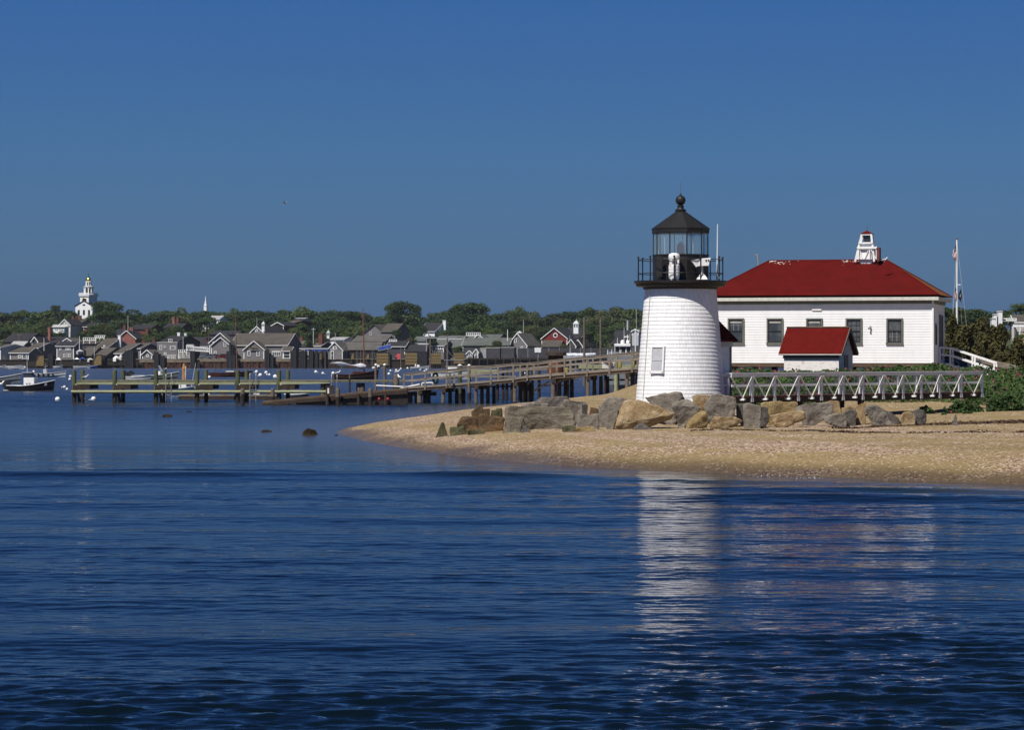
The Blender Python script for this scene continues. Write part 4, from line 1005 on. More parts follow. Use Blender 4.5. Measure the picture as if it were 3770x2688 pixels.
R = [
 (k1, [(120, 472), (190, 395), (215, 392), (255, 468)], 112.4, 'm', 'small pointed mossy boulder at the far water end of the riprap'),
 (k1, [(265, 440), (400, 430), (425, 482), (270, 486)], 112, 'm', 'low mossy slab next to the small pointed end boulder'),
 (k1, [(385, 340), (500, 330), (540, 380), (530, 445), (430, 460), (335, 430), (340, 400)], 113, 'b', 'dark brown wedge boulder behind the low mossy slab'),
 (k1, [(555, 320), (650, 330), (775, 355), (770, 472), (600, 472), (515, 440)], 112.4, 'b', 'rust streaked brown block with black shaded end'),
 (k1, [(430, 465), (585, 465), (590, 485), (435, 488)], 111, 'm', 'thin flat stone half buried under the rust streaked block'),
 (k1, [(790, 345), (960, 345), (965, 420), (900, 480), (750, 482)], 110.2, 'o', 'square ochre brown block leaning on the largest olive boulder'),
 (k1, [(905, 480), (965, 420), (1030, 470)], 109.6, 'd', 'small dark wedge stone at the foot of the square ochre block'),
 (k1, [(780, 265), (820, 240), (1180, 240), (1410, 250), (1450, 400), (1420, 425), (1110, 467), (960, 440), (790, 350)], 112, 'o', 'largest long olive grey boulder of the riprap'),
 (k1, [(930, 215), (1100, 218), (1185, 225), (1180, 250), (1000, 256), (940, 245)], 114, 'g', 'pale flat slab lying on top of the largest olive boulder'),
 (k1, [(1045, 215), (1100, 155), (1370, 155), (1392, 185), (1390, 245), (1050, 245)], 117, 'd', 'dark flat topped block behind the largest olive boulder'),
 (k1, [(1275, 245), (1340, 185), (1540, 195), (1562, 240), (1500, 300), (1410, 305)], 115, 'g', 'grey block with drill marks behind the dark gap'),
 (k1, [(1500, 230), (1550, 225), (1556, 302), (1490, 306)], 112.8, 'd', 'small dark upright stone in the gap right of the olive boulder'),
 (k1, [(1560, 305), (1580, 250), (1650, 265), (1656, 312), (1600, 318)], 112.4, 'b', 'small rust faced stone beside the upright dark stone'),
 (k1, [(1450, 325), (1480, 310), (1650, 320), (1656, 425), (1450, 432)], 109.3, 'g', 'squarish light grey block with a dark corner'),
 (k1, [(1310, 442), (1350, 420), (1445, 430), (1450, 465), (1320, 465)], 108, 'm', 'low greenish slab under the light grey block'),
 (k1, [(1440, 445), (1620, 430), (1615, 462), (1450, 468)], 107.6, 'y', 'thin orange brown slab under the light grey block'),
 (k1, [(1655, 240), (1745, 160), (2000, 175), (1840, 290), (1735, 432), (1660, 425)], 112, 'g', 'tall split block with grey lit side and dark grooved face'),
 (k1, [(1745, 290), (1840, 275), (1832, 330), (1780, 442), (1720, 437)], 110, 'g', 'narrow grey stone standing beside the tall split block'),
 (k2, [(-99, 592), (-50, 645), (10, 625), (500, 548), (545, 490), (440, 450), (150, 348), (5, 352), (-25, 370)], 109.6, 't', 'largest tan boulder with overhanging front below the tower'),
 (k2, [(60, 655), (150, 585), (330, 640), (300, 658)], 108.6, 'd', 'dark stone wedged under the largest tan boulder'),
 (k2, [(200, 322), (390, 290), (540, 262), (590, 270), (635, 345), (610, 470), (480, 530), (300, 450)], 114.2, 'g', 'grey peaked boulder against the tower foot'),
 (k2, [(498, 400), (520, 375), (680, 340), (812, 440), (690, 520), (585, 612), (550, 560)], 111, 'g', 'light grey boulder with a broad flat sloping top'),
 (k2, [(588, 617), (700, 530), (800, 462), (855, 480), (880, 600), (600, 622)], 109, 'y', 'yellow ochre triangular boulder at the sand edge'),
 (k2, [(700, 312), (740, 285), (890, 300), (885, 520), (760, 520)], 114.6, 't', 'tan block squeezed between the tower and the big grey cube'),
 (k2, [(828, 425), (915, 280), (990, 285), (1172, 330), (1176, 430), (1100, 512), (930, 517)], 112, 'g', 'big dark faced grey cube boulder beside the tower'),
 (k2, [(888, 592), (930, 530), (1100, 525), (1235, 560), (1240, 582), (950, 608)], 109, 't', 'low long tan stone below the big grey cube'),
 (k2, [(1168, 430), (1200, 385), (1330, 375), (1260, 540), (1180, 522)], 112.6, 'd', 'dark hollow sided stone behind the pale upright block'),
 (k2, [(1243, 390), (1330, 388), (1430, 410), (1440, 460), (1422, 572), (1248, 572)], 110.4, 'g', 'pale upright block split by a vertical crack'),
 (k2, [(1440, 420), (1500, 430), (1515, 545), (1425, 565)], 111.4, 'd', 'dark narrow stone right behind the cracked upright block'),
 (k2, [(1420, 390), (1500, 370), (1800, 362), (1816, 400), (1770, 492), (1500, 497)], 113.2, 'y', 'wide block with bright orange top under the footbridge'),
 (k2, [(1510, 510), (1840, 465), (1880, 480), (1890, 540), (1620, 570)], 111, 't', 'long low tan stone in front of the orange topped block'),
 (k2, [(1780, 432), (1900, 380), (2180, 388), (2196, 470), (1950, 537), (1890, 532)], 112.6, 'g', 'broad grey boulder with smooth sloping top under the footbridge'),
 (k2, [(2080, 532), (2240, 485), (2330, 500), (2330, 560), (2100, 552)], 111.4, 'g', 'low grey flake between broad grey boulder and tan round boulder'),
 (k3, [(90, 545), (180, 515), (265, 530), (285, 640), (210, 655)], 114, 't', 'tan rounded boulder directly under a footbridge post'),
 (k3, [(288, 662), (400, 610), (460, 640), (450, 712), (300, 717)], 112, 'd', 'dark hollowed stone with rusty rim'),
 (k3, [(290, 600), (380, 580), (470, 600), (450, 640), (400, 612), (300, 650)], 113.6, 't', 'sandy coloured stone resting behind the dark hollowed stone'),
 (k3, [(450, 575), (560, 528), (545, 690), (450, 692)], 112.6, 't', 'tan stone with a lit face beside the pointed grey boulder'),
 (k3, [(545, 620), (570, 562), (720, 590), (800, 680), (890, 752), (670, 748)], 110.8, 'g', 'large pointed pale grey boulder near the inland end of the riprap'),
 (k3, [(700, 590), (830, 640), (930, 690), (920, 702), (800, 702)], 112.6, 'd', 'dark sloping stone behind the pointed pale boulder'),
 (k3, [(940, 700), (960, 650), (1040, 640), (1100, 690), (1100, 722), (930, 727)], 111.4, 't', 'low sandy tan boulder beside the round dark boulder'),
 (k3, [(1035, 640), (1130, 605), (1200, 630), (1232, 680), (1200, 722), (1120, 722)], 111.8, 'd', 'round dark boulder alone at the inland end of the riprap'),
 (k3, [(1488, 702), (1540, 665), (1566, 702)], 110, 'd', 'lone small pointed stone on the sand beside the seaweed'),
 (k1, [(468, 295), (550, 225), (575, 250), (562, 322), (480, 327)], 116, 'b', 'orange brown pointed stone behind the dark wedge boulder'),
 (k1, [(570, 268), (640, 265), (642, 312), (570, 312)], 117, 'b', 'small square brown stone on the sand below the pier piles'),
 (k1, [(690, 280), (700, 262), (750, 257), (752, 284)], 119, 'm', 'tiny mossy stone highest up the sand behind the riprap'),
 (k1, [(643, 302), (655, 282), (720, 278), (722, 302)], 117.5, 'm', 'tiny flat stone beside the small square brown stone'),
 (k1, [(775, 320), (785, 258), (810, 233), (832, 268), (795, 325)], 113, 'g', 'thin grey upright flake at the end of the olive boulder'),
]
for i, (zf, poly, D, m, lab) in enumerate(R): rock(zf, poly, D, m, lab, seed=i)
# weed-covered rocks awash off the point
for i, (px, py, w, h, lab) in enumerate([(614, 1534, 44, 10, 'low weedy rock awash farthest out from the sand spit'), (696, 1520, 26, 7, 'tiny weedy rock awash nearest the dock piles'),
                                     (982, 1592, 60, 9, 'flat weedy rock barely breaking the surface off the spit'), (1138, 1602, 72, 24, 'biggest dark weedy rock in the water off the sand spit'),
                                     (1238, 1604, 16, 5, 'speck of weedy rock right at the tip of the sand spit')]):
    D = EYE * FPX / (py - YH)
    rock(lambda x, y: (x, y), [(px - w / 2, py + 2), (px - w * .32, py - h * .7), (px - w * .05, py - h), (px + w * .25, py - h * .8), (px + w / 2, py + 2)], D, 'k', lab, depth=w * D / FPX * .8, seed=100 + i, group='weedy rocks awash off the spit', sink=10)
# ------------------------------------------------------------------ timber wharf on paired piles (left half of the pier)
PD = 218.0; PS = PD / FPX
wh = thing('wharf', 'timber wharf of green paired piles with pale beams standing in the water', 'wharf', (*P((745, 1306), PD).xy, 0))
W0 = Vector(wh.location)
def loc(p, D=PD): return P(p, D) - W0
def pile(parent, p, D, ytop, r=.18, mat_='pile_g', cap=None, lean=0.0, wet=.95, name='pile', zbot=-.6):
    t = P((p, ytop), D); x, y = t.x, t.y; zt = t.z
    root = parent.matrix_basis.translation if parent is not None else Vector((0, 0, 0))
    mb = MB(); mb.tube((x + lean, y, zbot), (x + lean * .3, y, wet), r * 1.06, r * 1.02, 12); o = None
    up = MB(); up.lathe([(r * 1.0, wet), (r * .97, (wet + zt) / 2), (r * .93, zt - .05), (r * .80, zt)], 12, (x + lean * .3, y, 0))
    o = up.build(name, M[mat_], parent, root); f = mb.build('wet_foot', M['pile_wet'], o, root)
    if cap: c = MB(); c.lathe([(r * 1.12, zt), (r * 1.12, zt + .05), (.03, zt + .14)], 12, (x, y, 0)); c.build('cap', M[cap], o, root)
    return o
fr = [273, 422.5, 574.5, 725.5, 875, 1027]; bk = [304, 453, 606, 759, 908, 1060]
for x in fr: pile(wh, x, PD, 1363, .185, wet=1.0)
for x in bk: pile(wh, x, PD + 4.2, 1362.5, .17, wet=1.0)
for x in (287, 436, 590):
    mb = MB(); a = loc((x + 6, 1490)); b = loc((x - 8, 1425)); mb.tube((a.x, a.y + .5, -.5), (b.x, b.y + .5, b.z), .12, .12, 8); mb.build('batter_pile', M['pile_wet'], wh)
def beam(parent, pa, pb, D, y0, y1, th, m, name, dy=0.0, D2=None, root=W0, y0b=None, y1b=None):
    D2 = D2 or D; y0b = y0 if y0b is None else y0b; y1b = y1 if y1b is None else y1b
    a, b, c, d = P((pa, y0), D), P((pb, y0b), D2), P((pb, y1b), D2), P((pa, y1), D)
    mb = MB(); mb.prism([v + Vector((0, dy, 0)) for v in (a, b, c, d)], (0, th, 0)); return mb.build(name, M[m], parent, root, bevel=.008)
# deck planks, cap sill and pale facing beams between the piles
beam(wh, 279, 1500, PD, 1400.5, 1408, 4.6, 'deck_g', 'deck', -.05)
for a, b in ((283, 416), (431, 567), (584, 718), (735, 866), (884, 1019)): beam(wh, a, b, PD, 1408.3, 1416, .12, 'beam_g', 'facing_beam', -.18)
beam(wh, 1030, 1215, PD, 1406, 1416.5, .12, 'beam_g', 'facing_beam', -.19, y0b=1409, y1b=1412)
for a, b in ((264, 425), (425, 575), (575, 727), (727, 877), (877, 1030), (1030, 1222)):
    mb = MB(); p, q = loc((a, 1442.3)), loc((b, 1442.5)); mb.tube((p.x, -.32, p.z), (q.x + .02, -.32, q.z), .125, .12, 10); mb.build('lower_wale', M['beam_g'], wh)
for x, x2 in zip(fr, bk):
    p = loc((x, 1420)); mb = MB(); mb.box((p.x + .62, 2.0, p.z - .12), (1.35, 4.6, .34)); mb.build('pile_cap', M['wood_d'], wh)
    mb = MB(); mb.box((loc((x + 8, 1425)).x, -.22, loc((x, 1423)).z), (.09, .08, .42)); mb.build('cleat', M['offwhite'], wh)
# further supports of the deck toward shore
for x, yt, r in ((1189, 1412, .2), (1206, 1412, .2), (1321, 1410, .22), (1333, 1410, .24)): pile(wh, x, PD + .4, yt, r, 'pole', wet=.5)
for x, yt in ((1101, 1385), (1122, 1384), (1216, 1382), (1244, 1382), (1285, 1372)):
    pass
def ladder(x0, x1, ytop, ybot, D, label):
    c = P(((x0 + x1) / 2, 1400), D); t = thing('ladder', label, 'ladder', (c.x, D - .45, 0), 0, 'swim ladders on the wharf')
    s = D / FPX; w = (x1 - x0) * s / 2; z1, z0 = EYE - (ytop - YH) * s, EYE - (ybot - YH) * s
    for sg in (-1, 1):
        mb = MB(); mb.path([(sg * w, 0, z0), (sg * w, 0, z1 - .2), (sg * w, .10, z1), (sg * w, .45, z1), (sg * w, .55, z1 - .5)], .028, 6); mb.build('rail', M['steel'], t)
    n = max(3, int((z1 - .9 - z0) / .33))
    for k in range(n): mb = MB(); mb.tube((-w, 0, z0 + .25 + k * .33), (w, 0, z0 + .25 + k * .33), .022, .022, 6); mb.build('rung', M['sash'], t)
ladder(613, 633, 1376, 1478, PD, 'pale ladder hooked on the wharf between the third and fourth pile pairs')
ladder(922, 944, 1374, 1480, PD, 'pale ladder hooked on the wharf just past the fifth pile pair')
ladder(1222, 1242, 1379, 1440, PD, 'pale ladder at the shoreward end of the wharf deck')
def post_thing(p, D, ytop, r, m, label, cap=None, name='mooring_pile', wet=.6):
    o = P((p, 1306), D); t = thing(name, label, 'pile', (o.x, D, 0), 0, 'single piles around the wharf')
    return pile(t, p, D, ytop, r, m, cap, wet=wet)
post_thing(893.5, 207, 1430, .16, 'pole', 'short grey pile in front of the fifth pile pair of the wharf', wet=.8)
post_thing(1004, 207, 1430, .155, 'pole', 'short brown pile at the low end of the sloping timber slipway')
post_thing(1244, 205.5, 1430, .17, 'pole', 'short brown pile halfway along the sloping timber slipway')
post_thing(1363.5, 205.5, 1430, .16, 'pole', 'short brown pile beside the upper part of the timber slipway')
post_thing(1383.5, 224, 1345, .11, 'pole', 'slim tall grey pile with a white cap in front of the catboat bow', 'white')
post_thing(1416, 224, 1345, .12, 'pole', 'slim tall grey pile with a white cap just clear of the catboat bow', 'white')
post_thing(1287.5, 217.5, 1376, .065, 'pole', 'thin short post standing on the wharf before the catboat', wet=1.9)
post_thing(1459, 216, 1378, .24, 'pole', 'stout weathered double pile with gulls where the wharf meets the railed pier', wet=1.2)
post_thing(1455, 219, 1384, .2, 'wood_d', 'dark pile tucked behind the stout weathered double pile', wet=1.2)
# sloping timber slipway wall at the water line
sw = thing('slipway', 'long dark timber slipway wall rising gently out of the water', 'slipway', (*P((1200, 1306), 206).xy, 0))
SW0 = Vector(sw.location)
pts = [(965, 1478), (1060, 1468), (1230, 1452), (1370, 1440), (1500, 1428)]
for (xa_, ya_), (xb_, yb2) in zip(pts[:-1], pts[1:]):
    for k, (o0, o1) in enumerate(((0, 9), (9.4, 19))):
        a, b = P((xa_, ya_ + o0), 206), P((xb_, yb2 + o0), 206); c, d = P((xb_, yb2 + o1 + (4 if k else 0)), 206), P((xa_, ya_ + o1), 206)
        mb = MB(); mb.prism([a, b, c, d], (0, 1.2 - .2 * k, 0)); mb.build('timber', M['wood_b' if k == 0 else 'wood_d'], sw, SW0, bevel=.015)
mb = MB(); a, b = P((1090, 1476), 206.2), P((1500, 1450), 206.2); mb.prism([a, b, (b.x, b.y, -.3), (a.x, a.y, -.3)], (0, .8, 0)); mb.build('footing', M['pile_wet'], sw, SW0)
for x in (1205, 1320, 1420):
    mb = MB(); a = P((x, 1450), 205.8); mb.tube((a.x, a.y, -.5), (a.x, a.y, a.z), .12, .12, 8); mb.build('stub_pile', M['wood_d'], sw, SW0)

# ------------------------------------------------------------------ railed pier climbing to the shore
top = [zd(320, 1095), zd(610, 1062), zd(900, 1037), zd(1200, 1012), zd(1500, 985), zd(1805, 955), ze(122, 775), ze(377, 745), ze(535, 728), ze(783, 704), ze(1033, 682), ze(1283, 655), ze(1440, 640)]
RX = [p[0] for p in top]; RT = [p[1] for p in top]
mid_ = [1404, 1395, 1387, 1380, 1372.5, 1364.6, 1356.5, 1349, 1344.5, 1337, 1330.5, 1324, 1320]
stU = [1424, 1419, 1414.7, 1408, 1400, 1391.6, 1383, 1376, 1371.5, 1366, 1359.5, 1353, 1349]
stL = [1443, 1437, 1430.5, 1424, 1417, 1409.5, 1403, 1397, 1392.5, 1386, 1379.5, 1372.5, 1368]
def RD(x): return 213.0 - (x - 1487) / 840.0 * 7.0
rp = thing('railed_pier', 'sloping weathered timber pier with handrails climbing to the shore', 'pier', (*P((1900, 1306), 210).xy, 0))
R0 = Vector(rp.location); PW = 3.0; SKEW = .55
def rv(i, y, off=0.0): p = P((RX[i], y), RD(RX[i])); return Vector((p.x + SKEW * off / PW, p.y + off, p.z))
def between(x, arr): return float(np.interp(x, RX, arr))
for i in range(len(RX) - 1):
    for off, nm in ((0, 'near'), (PW, 'far')):
        dz = -.02 if off else 0
        a, b = rv(i, RT[i], off), rv(i + 1, RT[i + 1], off); mb = MB(); mb.bar(a + Vector((0, -.03, -.07)), b + Vector((0, -.03, -.07)), .05, .16); mb.bar(a + Vector((0, 0, .01)), b + Vector((0, 0, .01)), .17, .045); mb.build('handrail', M['wood'], rp, R0)
        a, b = rv(i, mid_[i], off), rv(i + 1, mid_[i + 1], off); mb = MB(); mb.bar(a + Vector((0, -.05, 0)), b + Vector((0, -.05, 0)), .045, .15); mb.build('mid_rail', M['wood'], rp, R0)
    a, b, c, d = rv(i, stU[i]), rv(i + 1, stU[i + 1]), rv(i + 1, stL[i + 1]), rv(i, stL[i])
    mb = MB(); mb.prism([v + Vector((0, -.06, 0)) for v in (a, b, (b + c) / 2 + Vector((0, 0, .01)), (a + d) / 2 + Vector((0, 0, .01)))], (0, .10, 0)); mb.build('curb_timber', M['wood'], rp, R0, bevel=.012)
    mb = MB(); mb.prism([v + Vector((0, .02, 0)) for v in ((a + d) / 2, (b + c) / 2, c, d)], (0, .14, 0)); mb.build('stringer', M['wood_b'], rp, R0, bevel=.012)
    mb = MB(); mb.prism([v + Vector((0, .16, -.04)) for v in ((a * 2 + d) / 3, (b * 2 + c) / 3, (b + c) / 2, (a + d) / 2)], (SKEW, PW, 0)); mb.build('deck', M['wood'], rp, R0)
    mb = MB(); mb.prism([v + Vector((SKEW, PW + .2, 0)) for v in (a, b, c, d)], (0, .14, 0)); mb.build('far_stringer', M['wood_d'], rp, R0)
for i in range(len(RX) - 1):
    for off in (0, PW):
        a, d = rv(i, RT[i], off), rv(i, stL[i] - 2, off); mb = MB(); mb.box(((a.x + d.x) / 2, a.y - .1, (a.z + d.z) / 2 - .02), (.13, .10, a.z - d.z)); mb.build('rail_post', M['wood'], rp, R0)
mb = MB(); a = P(zd(945, 1080), 211); d = P(zd(945, 1285), 211); mb.box((a.x, a.y, (a.z + d.z) / 2), (.16, .12, a.z - d.z)); mb.build('rail_post', M['pole'], rp, R0)
bents = [(zd(855, 0)[0], 4, 25, .15), (zd(1300, 0)[0], 4, 22, .14), (zd(1828, 0)[0], 4, 20, .15), (ze(410, 0)[0], 4, 23, .16), (ze(795, 0)[0], 4, 24, .15), (ze(1228, 0)[0], 3, 20, .15), (1545, 2, 30, .2)]
for x0, n, dp, r in bents:
    yb = between(x0, stL)
    for k in range(n):
        x = x0 + k * dp; D = RD(x0) + .12 + k * .95; g = gz(P((x, 0), D).x, D)
        o = pile(rp, x, D, yb - 1 + .2 * k, r, 'pole' if k == 0 else 'wood_d', wet=(min(1.0, EYE - (yb - YH) * D / FPX - .4) if k else max(.05, min(.45, g + .3))), zbot=min(-.5, g - .4))  # lit front pile pale, rear piles dark: shade put into their colour
    a = P((x0, yb + 4), RD(x0) + .1); mb = MB(); mb.box((a.x + .35, a.y + PW / 2, a.z - .05), (.32, PW + .5, .30), -math.atan(SKEW / PW)); mb.build('bent_cap', M['wood_d'], rp, R0)
mb = MB(); mb.bar(P(ze(190, 1090), 214.5), P(ze(370, 970), 214.5), .10, .14); mb.build('cross_brace', M['wood_d'], rp, R0)
mb = MB(); mb.bar(P(ze(440, 985), 209), P(ze(740, 895), 208), .10, .20); mb.build('loose_plank', M['wood'], rp, R0)
# dark crib under the low end of the railed pier
cr = thing('timber_crib', 'dark low timber crib under the water end of the railed pier', 'crib', (*P((1545, 1306), 213).xy, 0)); C0 = Vector(cr.location)
for xa_, xb_ in ((1495, 1516), (1525, 1537), (1557, 1583)):
    a, b = P((xa_, 1444), 214), P((xb_, 1486), 214); mb = MB(); mb.box(((a.x + b.x) / 2, 215, (a.z - .4) / 2), (b.x - a.x, 1.6, a.z + .4)); mb.build('post', M['pile_wet'], cr, C0)
a, b = P((1476, 1446), 213.6), P((1604, 1456), 213.6); mb = MB(); mb.box(((a.x + b.x) / 2, 215, (a.z + b.z) / 2), (b.x - a.x, 2.2, .28)); mb.build('sill', M['wood_d'], cr, C0)

# ------------------------------------------------------------------ second, lower pier standing behind
bp = thing('back_pier', 'yellow green beamed pier standing behind the railed pier', 'pier', (*P((1900, 1306), 232).xy, 0)); B0_ = Vector(bp.location)
for xa_, xb_, y0, y1, m in ((1729, 1832, 1361, 1378, 'beam_g'), (1710, 1900, 1384, 1391, 'wood'), (1900, 2130, 1356, 1364, 'wood'), (2130, 2420, 1343, 1358, 'beam_g'), (1640, 1845, 1347, 1352, 'wood'), (1900, 2130, 1390, 1397, 'wood_b')):
    a, b = P((xa_, y0), 232), P((xb_, y1), 232); mb = MB(); mb.box(((a.x + b.x) / 2, 232, (a.z + b.z) / 2), (b.x - a.x, .25, a.z - b.z)); mb.build('beam', M[m], bp, B0_, bevel=.01)
for x in (1694, 1729, 1832, 1852, 1866, 1885, 1925, 1945, 1960, 1985, 2045, 2090, 2190, 2230, 2275): pile(bp, x, 232.6, 1358 - (x > 1900) * 14, .13, 'wood_d', wet=.6)
for xa_, xb_, y0 in ((1720, 1900, 1420), (1985, 2110, 1416), (2240, 2330, 1396)):
    a, b = P((xa_, y0), 233), P((xb_, y0 + 6), 233); mb = MB(); mb.box(((a.x + b.x) / 2, 233.4, (a.z + b.z) / 2), (b.x - a.x, .5, .16)); mb.build('wale', M['wood_d'], bp, B0_)
def tall_post(p, D, ytop, r, m, label, cap=None, ybot=None): post_thing(p, D, ytop, r, m, label, cap)
post_thing(1693, 225, 1347, .17, 'pile_g', 'green white-capped pile seen between the first bays of the railed pier', 'white')
post_thing(1727, 228, 1347, .13, 'pole', 'slim white-capped pile before the tan ferry fender', 'white')
post_thing(2268, 222, 1315, .17, 'beam_g', 'pale square post standing behind the upper railed pier')
# rusty cylindrical buoy, white box, yellow fenders, hose etc.
o = P(ze(440, 640), 226); rb = thing('rusty_buoy', 'rusty brown conical topped steel buoy standing behind the railed pier', 'buoy', (o.x, 226, 0))
zz = lambda y: EYE - (ze(0, y)[1] - YH) * .0226
mb = MB(); mb.lathe([(.72, zz(890)), (.72, zz(800)), (.62, zz(690)), (.55, zz(655))], 16); mb.build('body', M['rustbuoy'], rb)
mb = MB(); mb.lathe([(.92, zz(690)), (.86, zz(655)), (.45, zz(640)), (.1, zz(632))], 16); mb.build('shroud', M['wood_d'], rb)
o = P(ze(1022, 835), 206.5); wb = thing('dock_box', 'pale cream dock box standing on the railed pier deck', 'box', (o.x, 207.3, o.z))
mb = MB(); w_, h_ = 135 * .33245 * .0207, 62 * .33245 * .0207; mb.box((0, 0, h_ / 2 - .01), (w_, .9, h_)); mb.build('body', M['offwhite'], wb, bevel=.02)
mb = MB(); mb.box((0, 0, h_ + .015), (w_ + .06, .96, .07)); mb.build('lid', M['white'], wb)
for x, y, lab in ((560, 860, 'yellow fender hung low on the middle of the railed pier'), (1150, 790, 'yellow fender hung behind the pale dock box'), (1295, 785, 'yellow fender nearest the lighthouse on the railed pier')):
    o = P(ze(x, y), 213.5); f = MB(); f.lathe([(.04, -.30), (.14, -.24), (.15, 0), (.14, .2), (.05, .26)], 12); ob = f.build('fender', mat('yellow_fender', (.34, .29, .08), (.26, .22, .06), 4, .5)); ob.location = (o.x, 213.5, o.z); tag(ob, lab, 'fender', 'fenders along the railed pier')
def coil(p, D, w, h, r, m, name, label, cat):
    o = P(p, D); pts_ = []
    for k in range(90):
        t_ = k / 89 * 2 * PI * 4.0; q = 1 - .06 * (k // 22); pts_.append((w * q * math.sin(t_) + .03 * math.sin(k), .03 * (k // 22) + .02 * math.cos(k * .7), h * q * math.cos(t_)))
    mb = MB(); mb.path(pts_, r, 7); ob = mb.build(name, M[m]); ob.location = (o.x, D - .16, o.z); return tag(ob, label, cat)
coil(zd(750, 1155), 212.4, .20, .46, .055, 'hose', 'water_hose', 'coiled dark green hose hung on the pier handrail', 'hose')
mb = MB(); pp = [P(zd(x, y), 211.6) for x, y in ((185, 1475), (200, 1430), (225, 1370), (250, 1320), (275, 1295), (310, 1285), (330, 1283))]; mb.path([tuple(p) for p in pp], .05, 8)
ob = mb.build('drain_pipe', M['offwhite'], None, pp[0]); tag(ob, 'pale pipe bending from the pier end down into the water', 'pipe')
for p, q_, lab in (((1385, 1420), (1520, 1426), 'white spar lying along the outer end of the railed pier'), ((1490, 1427), (1545, 1415), 'white oar resting against the railed pier timbers')):
    a, b = P(p, 215), P(q_, 215); mb = MB(); mb.tube(a, b, .06, .05, 8); ob = mb.build('spar', M['white'], None, a); tag(ob, lab, 'spar')
a = P(zd(600, 1230), 214); mb = MB(); mb.path([P(zd(x, y), 214) for x, y in ((565, 1255), (565, 1225), (585, 1218), (700, 1215), (720, 1225))], .05, 8); ob = mb.build('pipe_rail', M['white'], None, a); tag(ob, 'short bent white pipe rail on the pier deck by the hose', 'rail')
for x, lab in ((1397, 'small grey and red float hanging under the slipway'), (1429, 'bright red round float hanging under the slipway')):
    o = P((x, 1470), 205.4); mb = MB(); mb.ball((0, 0, 0), .12, 12, 8, 1.2); ob = mb.build('float', M['redp']); ob.location = (o.x, 205.0, o.z); tag(ob, lab, 'float')
o = P((1215, 1438), 213); ub = thing('utility_box', 'dark cabinet with white paper on the low wharf end', 'cabinet', (o.x, 213, o.z - .35))
mb = MB(); mb.box((0, 0, .35), (.62, .5, .75)); mb.build('body', M['wood_d'], ub); mb = MB(); mb.box((-.12, -.26, .33), (.13, .02, .42)); mb.build('notice', M['white'], ub)
# two tall bare poles and the basketball board beyond the pier
for (x, y0, y1), lab in ((ze(755, 265) + (700,), 'taller bare wooden pole with a small cross arm near the red gable'), (ze(937, 270) + (690,), 'bare wooden pole with angled lamp arm nearer the lighthouse')):
    D = 330.0; o = P((x, 1360), D); t = thing('utility_pole', lab, 'pole', (o.x, D, 0), 0, 'bare poles beyond the pier'); h = EYE - (y0 - YH) * D / FPX
    mb = MB(); mb.tube((0, 0, -.5), (0, 0, h), .19, .13, 10); mb.build('shaft', M['pole'], t)
    mb = MB(); mb.bar((-.05, 0, h - .35), (.75 if 'cross' in lab else .6, 0, h - (.3 if 'cross' in lab else -.15)), .06, .08); mb.build('arm', M['pole'], t)
# ------------------------------------------------------------------ boats
def hull_mesh(L, Bm, fb_bow, fb_stern, draft=.15, rake=.10, tuck=.8, n=16, sheer=.5, m=5):
    """open hull along +x (bow at +x): outer shell, gunwale strip and inside floor; returns three MBs"""
    sh, gw, inn = MB(), MB(), MB(); ring = []
    for i in range(n + 1):
        u = i / n; x = -L / 2 + L * u
        hb = Bm / 2 * (tuck + (1 - tuck) * min(1, u * 2.4)) * (1 - max(0, (u - .45) / .55) ** 2.3)
        hb = max(hb, .015); z1 = fb_stern + (fb_bow - fb_stern) * max(0, (u - .25) / .75) ** 1.7 + (fb_stern * .06 if u < .25 else 0)
        row = []
        for j in range(m + 1):
            v = j / m; f = .62 + .38 * v ** .8; xx = x + rake * L * .35 * (v - 1) * (u ** 4)
            row.append((xx, hb * f, -draft + (z1 + draft) * v))
        ring.append(row)
    V = []; F = []
    for row in ring:
        V += [(x, -y, z) for x, y, z in row[::-1]] + [row[0][:1] + (0,) + (row[0][2] - .03,)] + row
    k = 2 * (m + 1) + 1
    for i in range(n):
        for j in range(k - 1): F.append((i * k + j, i * k + j + 1, (i + 1) * k + j + 1, (i + 1) * k + j))
    F.append(tuple(range(k - 1, -1, -1))); sh.add(V, F)
    for s in (-1, 1):
        for i in range(n):
            a, b = ring[i][-1], ring[i + 1][-1]
            gw.bar((a[0], s * a[1], a[2] + .015), (b[0], s * b[1], b[2] + .015), .09, .07)
    gw.bar((ring[0][-1][0], -ring[0][-1][1], ring[0][-1][2] + .015), (ring[0][-1][0], ring[0][-1][1], ring[0][-1][2] + .015), .09, .07)
    V2, F2 = [], []
    for row in ring: x, y, z = row[-1]; V2 += [(x, -y * .96, z * .45), (x, y * .96, z * .45)]
    F2 = [(2 * i, 2 * i + 2, 2 * i + 3, 2 * i + 1) for i in range(n)]; inn.add(V2, F2)
    return sh, gw, inn, ring
